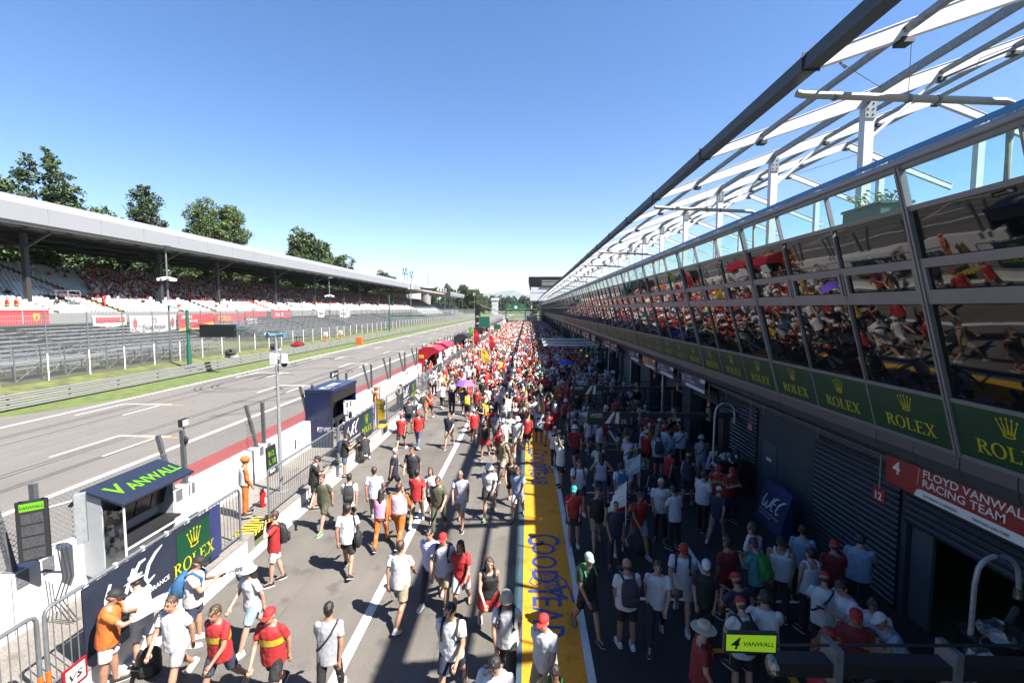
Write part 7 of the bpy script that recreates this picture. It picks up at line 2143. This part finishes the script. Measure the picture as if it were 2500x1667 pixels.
 (-5.91, 26.3, 0.0, 1.0, -60, 'phone', 'm', 'tee', 'oc', 'shorts', 'kh', 'cap', 'jb', 'br', 'man in coral t-shirt and khaki shorts with a dark backpack', 'bp:dk'),
 (-5.56, 29.7, 0.0, 1.0, 0, 'walka', 'm', 'tee', 'wt', 'trousers', 'bk', 'short', 'br', 'wt', 'man in white shirt and black trousers walking away in step with the blue shirt', ''),
 (-5.02, 30.33, 0.0, 1.0, -3, 'walkb', 'm', 'tee', 'lb', 'trousers', 'kh', 'short', 'gr', 'wt', 'man in pale blue shirt and beige trousers walking away', ''),
 (-7.28, 34.81, 0.0, 1.0, 20, 'stand', 'm', 'tee', 'wt', 'shorts', 'bk', 'short', 'br', 'wt', 'man in white t-shirt and black shorts standing at the low wall end', ''),
 (-8.21, 35.96, 0.0, 1.0, -40, 'stand', 'm', 'tee', 'wt', 'shorts', 'jb', 'cap', 'rd', 'wt', 'fan in white t-shirt and red cap by the second dark banner', ''),
 (-3.86, 27.86, 0.0, 1.0, 5, 'walka', 'm', 'tee', 'jb', 'shorts', 'dk', 'cap', 'jn', 'wt', 'person in blue top and cap under the purple umbrella', ''),
 (-3.43, 26.2, 0.0, 1.02, 0, 'stand', 'm', 'tee', 'dk', 'shorts', 'dk', 'short', 'bk', 'wt', 'person in dark clothes with a yellow backpack', 'bp:ye'),
 (-56.0, 48.18, 6.02, 1.0, 180, 'stand', 'm', 'tee', 'ye', 'trousers', 'dk', 'short', 'bk', 'bk', 'steward in yellow and red vest in the grandstand left of the two', 'vest:rd'),
 (-56.0, 49.1, 6.01, 1.0, 180, 'stand', 'm', 'tee', 'ye', 'trousers', 'dk', 'short', 'bk', 'bk', 'steward in yellow and red vest in the grandstand right of the two', 'vest:rd'),
 (-56.0, 59.57, 6.44, 1.0, 180, 'stand', 'm', 'tee', 'rd', 'trousers', 'rd', 'short', 'bk', 'bk', 'person in plain red standing among the white grandstand seats', ''),
]

for p in PEOPLE: person(*p)
person(-8.95, 20.57, .3 + .12, 1.0, 90, 'sit', 'm', 'tee', 'nv', 'trousers', 'dk', 'short', 'bk', 'bk', 'crew member in navy sitting inside the navy timing stand')
# a bag and a backpack left on the ground
def sq(cx, cz, wx_, wy_, n=16):
    sg = lambda t: abs(t) ** .45 * (1 if t > 0 else -1)
    return [(cx + wx_ * sg(math.cos(2 * math.pi * k / n)), wy_ * sg(math.sin(2 * math.pi * k / n)), cz) for k in range(n)]
b = MB(); b.loft([sq(0, .0, .09, .13), sq(0, .03, .11, .16), sq(0, .22, .10, .16), sq(-.02, .36, .085, .14), sq(-.04, .44, .05, .10), sq(-.05, .46, .02, .05)])
b.loft([sq(.10, .03, .05, .11), sq(.11, .06, .055, .12), sq(.10, .20, .05, .12), sq(.08, .24, .03, .09)])
b.tube([(-.05, -.05, .44), (-.06, 0, .52), (-.05, .05, .44)], .013, 6)
for s in (-1, 1): b.tube([(-.08, s * .07, .42), (-.17, s * .09, .30), (-.15, s * .10, .12), (-.09, s * .11, .04)], .018, 6)
m_ = b.mesh('backpack', ['cloth bk'], True, 50)
for x, y, lab in ((-7.05, 14.75, 'black backpack on the ground behind the bearded man'), (-6.72, 7.62, 'black backpack on the ground between the orange polo man and the straw hat man'), (-7.05, 19.0, 'black bag by the knees of the crouching man'), (3.1, 12.0, 'black bag on the shaded ground near the man in sunglasses')):
    o = link('backpack', m_, None, (x, y, .004), x * 3); tag(o, lab, 'backpack')
for x, y, z, lab in ((2.45, 11.25, 1.9, 'white flag on a stick held by the person in navy'), (3.75, 15.2, 1.35, 'small white flag held by the child in a pale blue cap')):
    b = MB(); b.tube([(0, 0, -.8), (0, 0, .35)], .01, 5, 1)
    for k in range(5): b.poly([(0, 0, .33 - .12 * k), (-.2 - .06 * k, .05 * math.sin(k), .22 - .13 * k), (-.22 - .06 * k, .05 * math.sin(k + 1), .08 - .13 * k), (0, 0, .21 - .12 * k)])
    solo('flag', b, ['paper', 'white steel'], lab, 'flag', (x, y, z))

# the rest of the pit lane: individuals as far as the eye can tell them apart, then one mass
rng = random.Random(12)
spots = []
def dens(x, y):
    # people per square metre
    if x < -6.9 or x > 7.0: return 0
    if y < 14: return .26 if x > 2.6 and y > 6 else 0
    if x > 1.2:                                  # shade
        d = .55 if y < 20 else (.85 if y < 30 else 1.15)
        if x > 5.6: d *= .55
        return d
    if y < 17: return .14 if x > -5.0 else 0
    if y < 21: return .34 if x > -2.4 else .02
    if y < 26: return .85 if x > -2.5 else .07
    if y < 33: return 1.25 if x > -2.8 else .26
    if y < 38: return 1.4 if x > -3.4 else .7
    return 1.6 if y < 150 else 1.2
taken = [(p[0], p[1]) for p in PEOPLE]
gx = .56
yy = 6.0
while yy < 178:
    xx = -6.9
    while xx < 7.0:
        d = dens(xx, yy) * (gx * gx)
        if rng.random() < d:
            px, py = xx + rng.uniform(-.22, .22), yy + rng.uniform(-.22, .22)
            if all((px - a) ** 2 + (py - c) ** 2 > .3 for a, c in taken if abs(c - py) < 1): spots.append((px, py))
        xx += gx
    yy += gx
spots.sort(key=lambda s: s[1])
NIND = 300 - NP[0]
CW = dict(wt='white', lw='pale lilac', gy='grey', bk='black', dk='charcoal', nv='navy', rd='red', dr='dark red', ye='yellow', lb='pale blue', kh='khaki', jb='denim', jn='dark denim', bg='beige', tl='teal', gn='green', oc='coral', ol='olive', pk='pink', bl='blue')
CW['or'] = 'orange'
used = set()
mids = {}
for i, (x, y) in enumerate(spots[:NIND]):
    zone = 'in the shade' if x > 1.3 else ('on the yellow strip' if x > -.2 else ('in mid pit lane' if x > -3.4 else 'along the fence side'))
    dist = 'front of the crowd' if y < 22 else ('second rank of the crowd' if y < 28 else ('thick of the crowd' if y < 34 else 'packed crowd'))
    for tr in range(60):
        build = 'm' if rng.random() < .66 else 'f'
        c = rng.choices(*SH)[0]; bt = rng.choice(['shorts', 'shorts', 'shorts', 'trousers', 'skirt' if build == 'f' else 'trousers'])
        bc = rng.choice(['bk', 'dk', 'jn', 'jb', 'kh', 'gy', 'nv', 'bg', 'wt']); hk = rng.choices(['short', 'cap', 'bucket', 'long', 'bald', 'straw'], [30, 42, 6, 20 if build == 'f' else 0, 5, 3])[0]
        if build == 'f' and hk in ('short', 'bald'): hk = 'long'
        hc = rng.choice(['rd', 'rd', 'rd', 'wt', 'bk', 'nv', 'ye']) if hk == 'cap' else (rng.choice(['wt', 'bg', 'kh']) if hk in ('bucket', 'straw') else rng.choice(['bk', 'br', 'br', 'gr']))
        hat = {'cap': CW.get(hc, 'red') + ' cap', 'bucket': CW.get(hc, '') + ' bucket hat', 'straw': CW.get(hc, '') + ' wide hat', 'bald': 'thinning hair', 'short': {'bk': 'black', 'br': 'brown', 'gr': 'grey'}.get(hc, 'brown') + ' short hair', 'long': {'bk': 'black', 'br': 'brown', 'gr': 'grey'}.get(hc, 'brown') + ' long hair'}[hk]
        lab = '%s with %s, %s top, %s %s, %s' % ('man' if build == 'm' else 'woman', hat, CW[c], CW[bc], bt, zone)
        if lab not in used: break
    used.add(lab)
    pose = rng.choice(['walka', 'walkb', 'walkc', 'walkd', 'stand', 'hips', 'phone', 'photo' if rng.random() < .4 else 'stand'])
    hd = rng.choice([0, 0, 180, 170, 10, rng.uniform(0, 360)]) + rng.uniform(-18, 18)
    if x > 3 : hd = rng.uniform(-110, -10)
    person(x, y, .0 if x < 1.2 else .004, rng.uniform(.93, 1.04), hd, pose, build, 'tank' if (build == 'f' and rng.random() < .3) else 'tee', c, bt, bc, hk, hc, rng.choice(['bk', 'wt', 'gy']), lab, ('bp:bk ' if rng.random() < .12 else '') + ('print:%s%s' % (rng.choice('bf'), rng.choice(['rd', 'bk', 'gy', 'nv', 'ye'])) if rng.random() < .45 else ''), 'fans in the pit lane crowd')
mass = [(x, y, 0, (rng.choice([0, math.pi, 0, rng.uniform(0, 6.28)]) + rng.uniform(-.5, .5)), rng.uniform(.92, 1.06)) for x, y in spots[NIND:]]
# a standing crowd on the platform by the red stands and beyond
for k in range(150):
    y = rng.uniform(38, 170); mass.append((rng.uniform(-9.2, -8.0), y, .3, rng.uniform(0, 6.28), rng.uniform(.92, 1.05)))
def far_figure(pose, build):
    # a lighter figure of the same skeleton: slots skin, shirt, bottoms, hair
    J = fk(pose, build); b = MB(); key = []
    def done(k): key.extend([k] * (len(b.v) - len(key)))
    for n in 'lr':
        h, k, a = J['hip' + n], J['knee' + n], J['ank' + n]
        b.tube([h, h.lerp(k, .9)], [.105, .092], 7); done(2)
        b.tube([h.lerp(k, .8), k, k.lerp(a, .35), a], [.07, .056, .058, .036], 6); done(0)
        b.tube([a - J['fd' + n] * .07 - V((0, 0, .04)), a - V((0, 0, .03)), a + J['fd' + n] * .17 - V((0, 0, .055))], [.035, .045, .03], 5); done(3)
        s_, e_, w_ = J['sho' + n], J['elb' + n], J['wri' + n]
        b.tube([s_ + V((0, 0, .03)), s_, s_.lerp(e_, .65)], [.03, .062, .070], 7); done(1)
        b.tube([s_.lerp(e_, .5), e_, w_, w_ + J['ad' + n] * .13], [.042, .040, .028, .03], 6); done(0)
    b.loft(rings(J, [(-.14, .195, .15), (-.02, .20, .155), (.14, .19, .148), (.30, .198, .146), (.40, .195, .13), (.455, .16, .105), (.50, .09, .075)], 10)); done(1)
    b.tube([J['neck'] - J['sp'] * .06, J['head']], [.06, .055], 7); b.ell(J['head'] + J['hrot'] @ V((0, .012, -.015)), (.07, .088, .112), 0, 9, 7, J['hrot']); done(0)
    b.ell(J['head'] + J['hrot'] @ V((0, -.018, .035)), (.084, .10, .092), 0, 9, 5, J['hrot'], -.25, 1.0); b.ell(J['head'] + J['hrot'] @ V((0, .085, .055)), (.055, .055, .012), 0, 7, 4, J['hrot']); done(3)
    b.key = key
    return b
TPL = [far_figure(p_, q_) for p_, q_ in (('stand', 'm'), ('walka', 'm'), ('walkd', 'f'), ('phone', 'm'), ('hips', 'f'), ('walkb', 'm'), ('photo', 'f'))]
allc = MB()
parts_ = []
for i, tp in enumerate(TPL):
    pl = [m for k, m in enumerate(mass) if (k * 7 + k // 5) % len(TPL) == i] if i < 6 else mass[3::29]
    parts_.append(merged(tp, pl, colours(len(pl), rng, SH, HR)))
obs = []
for q in parts_:
    q.materials.append(MATS['crowd clothing']); o_ = bpy.data.objects.new('tmp', q); COL.objects.link(o_); obs.append(o_)
import bmesh
bm = bmesh.new()
for q in parts_: bm.from_mesh(q)
me = bpy.data.meshes.new('crowd'); bm.to_mesh(me); bm.free(); me.materials.append(MATS['crowd clothing'])
for o_ in obs: bpy.data.objects.remove(o_)
me.polygons.foreach_set('use_smooth', [True] * len(me.polygons))
tag(link('crowd', me), 'dense far crowd in red and white filling the pit lane towards the end', 'crowd', kind='stuff')
# haze over the far distance
b = MB(); b.box((-9000, -200, -1.2), (9000, 14500, 700))
hz = mat('haze', (.8, .85, .9))
t_ = hz.node_tree; t_.nodes.remove(t_.nodes['Principled BSDF'])
pv = t_.nodes.new('ShaderNodeVolumePrincipled'); pv.inputs['Color'].default_value = (.80, .88, 1.0, 1); pv.inputs['Density'].default_value = HAZE
t_.links.new(pv.outputs[0], t_.nodes['Material Output'].inputs['Volume'])
if HAZE > 0:
    solo('haze', b, [hz], 'thin summer haze over the circuit and hills', 'haze', kind='stuff')
for o_ in S.objects:
    if 'label' in o_ and len(o_['label'].replace('-', ' ').split()) > 16: print('LONG', o_.name, o_['label'])
print('people', NP[0], 'mass', len(mass), 'seated', len(seated))
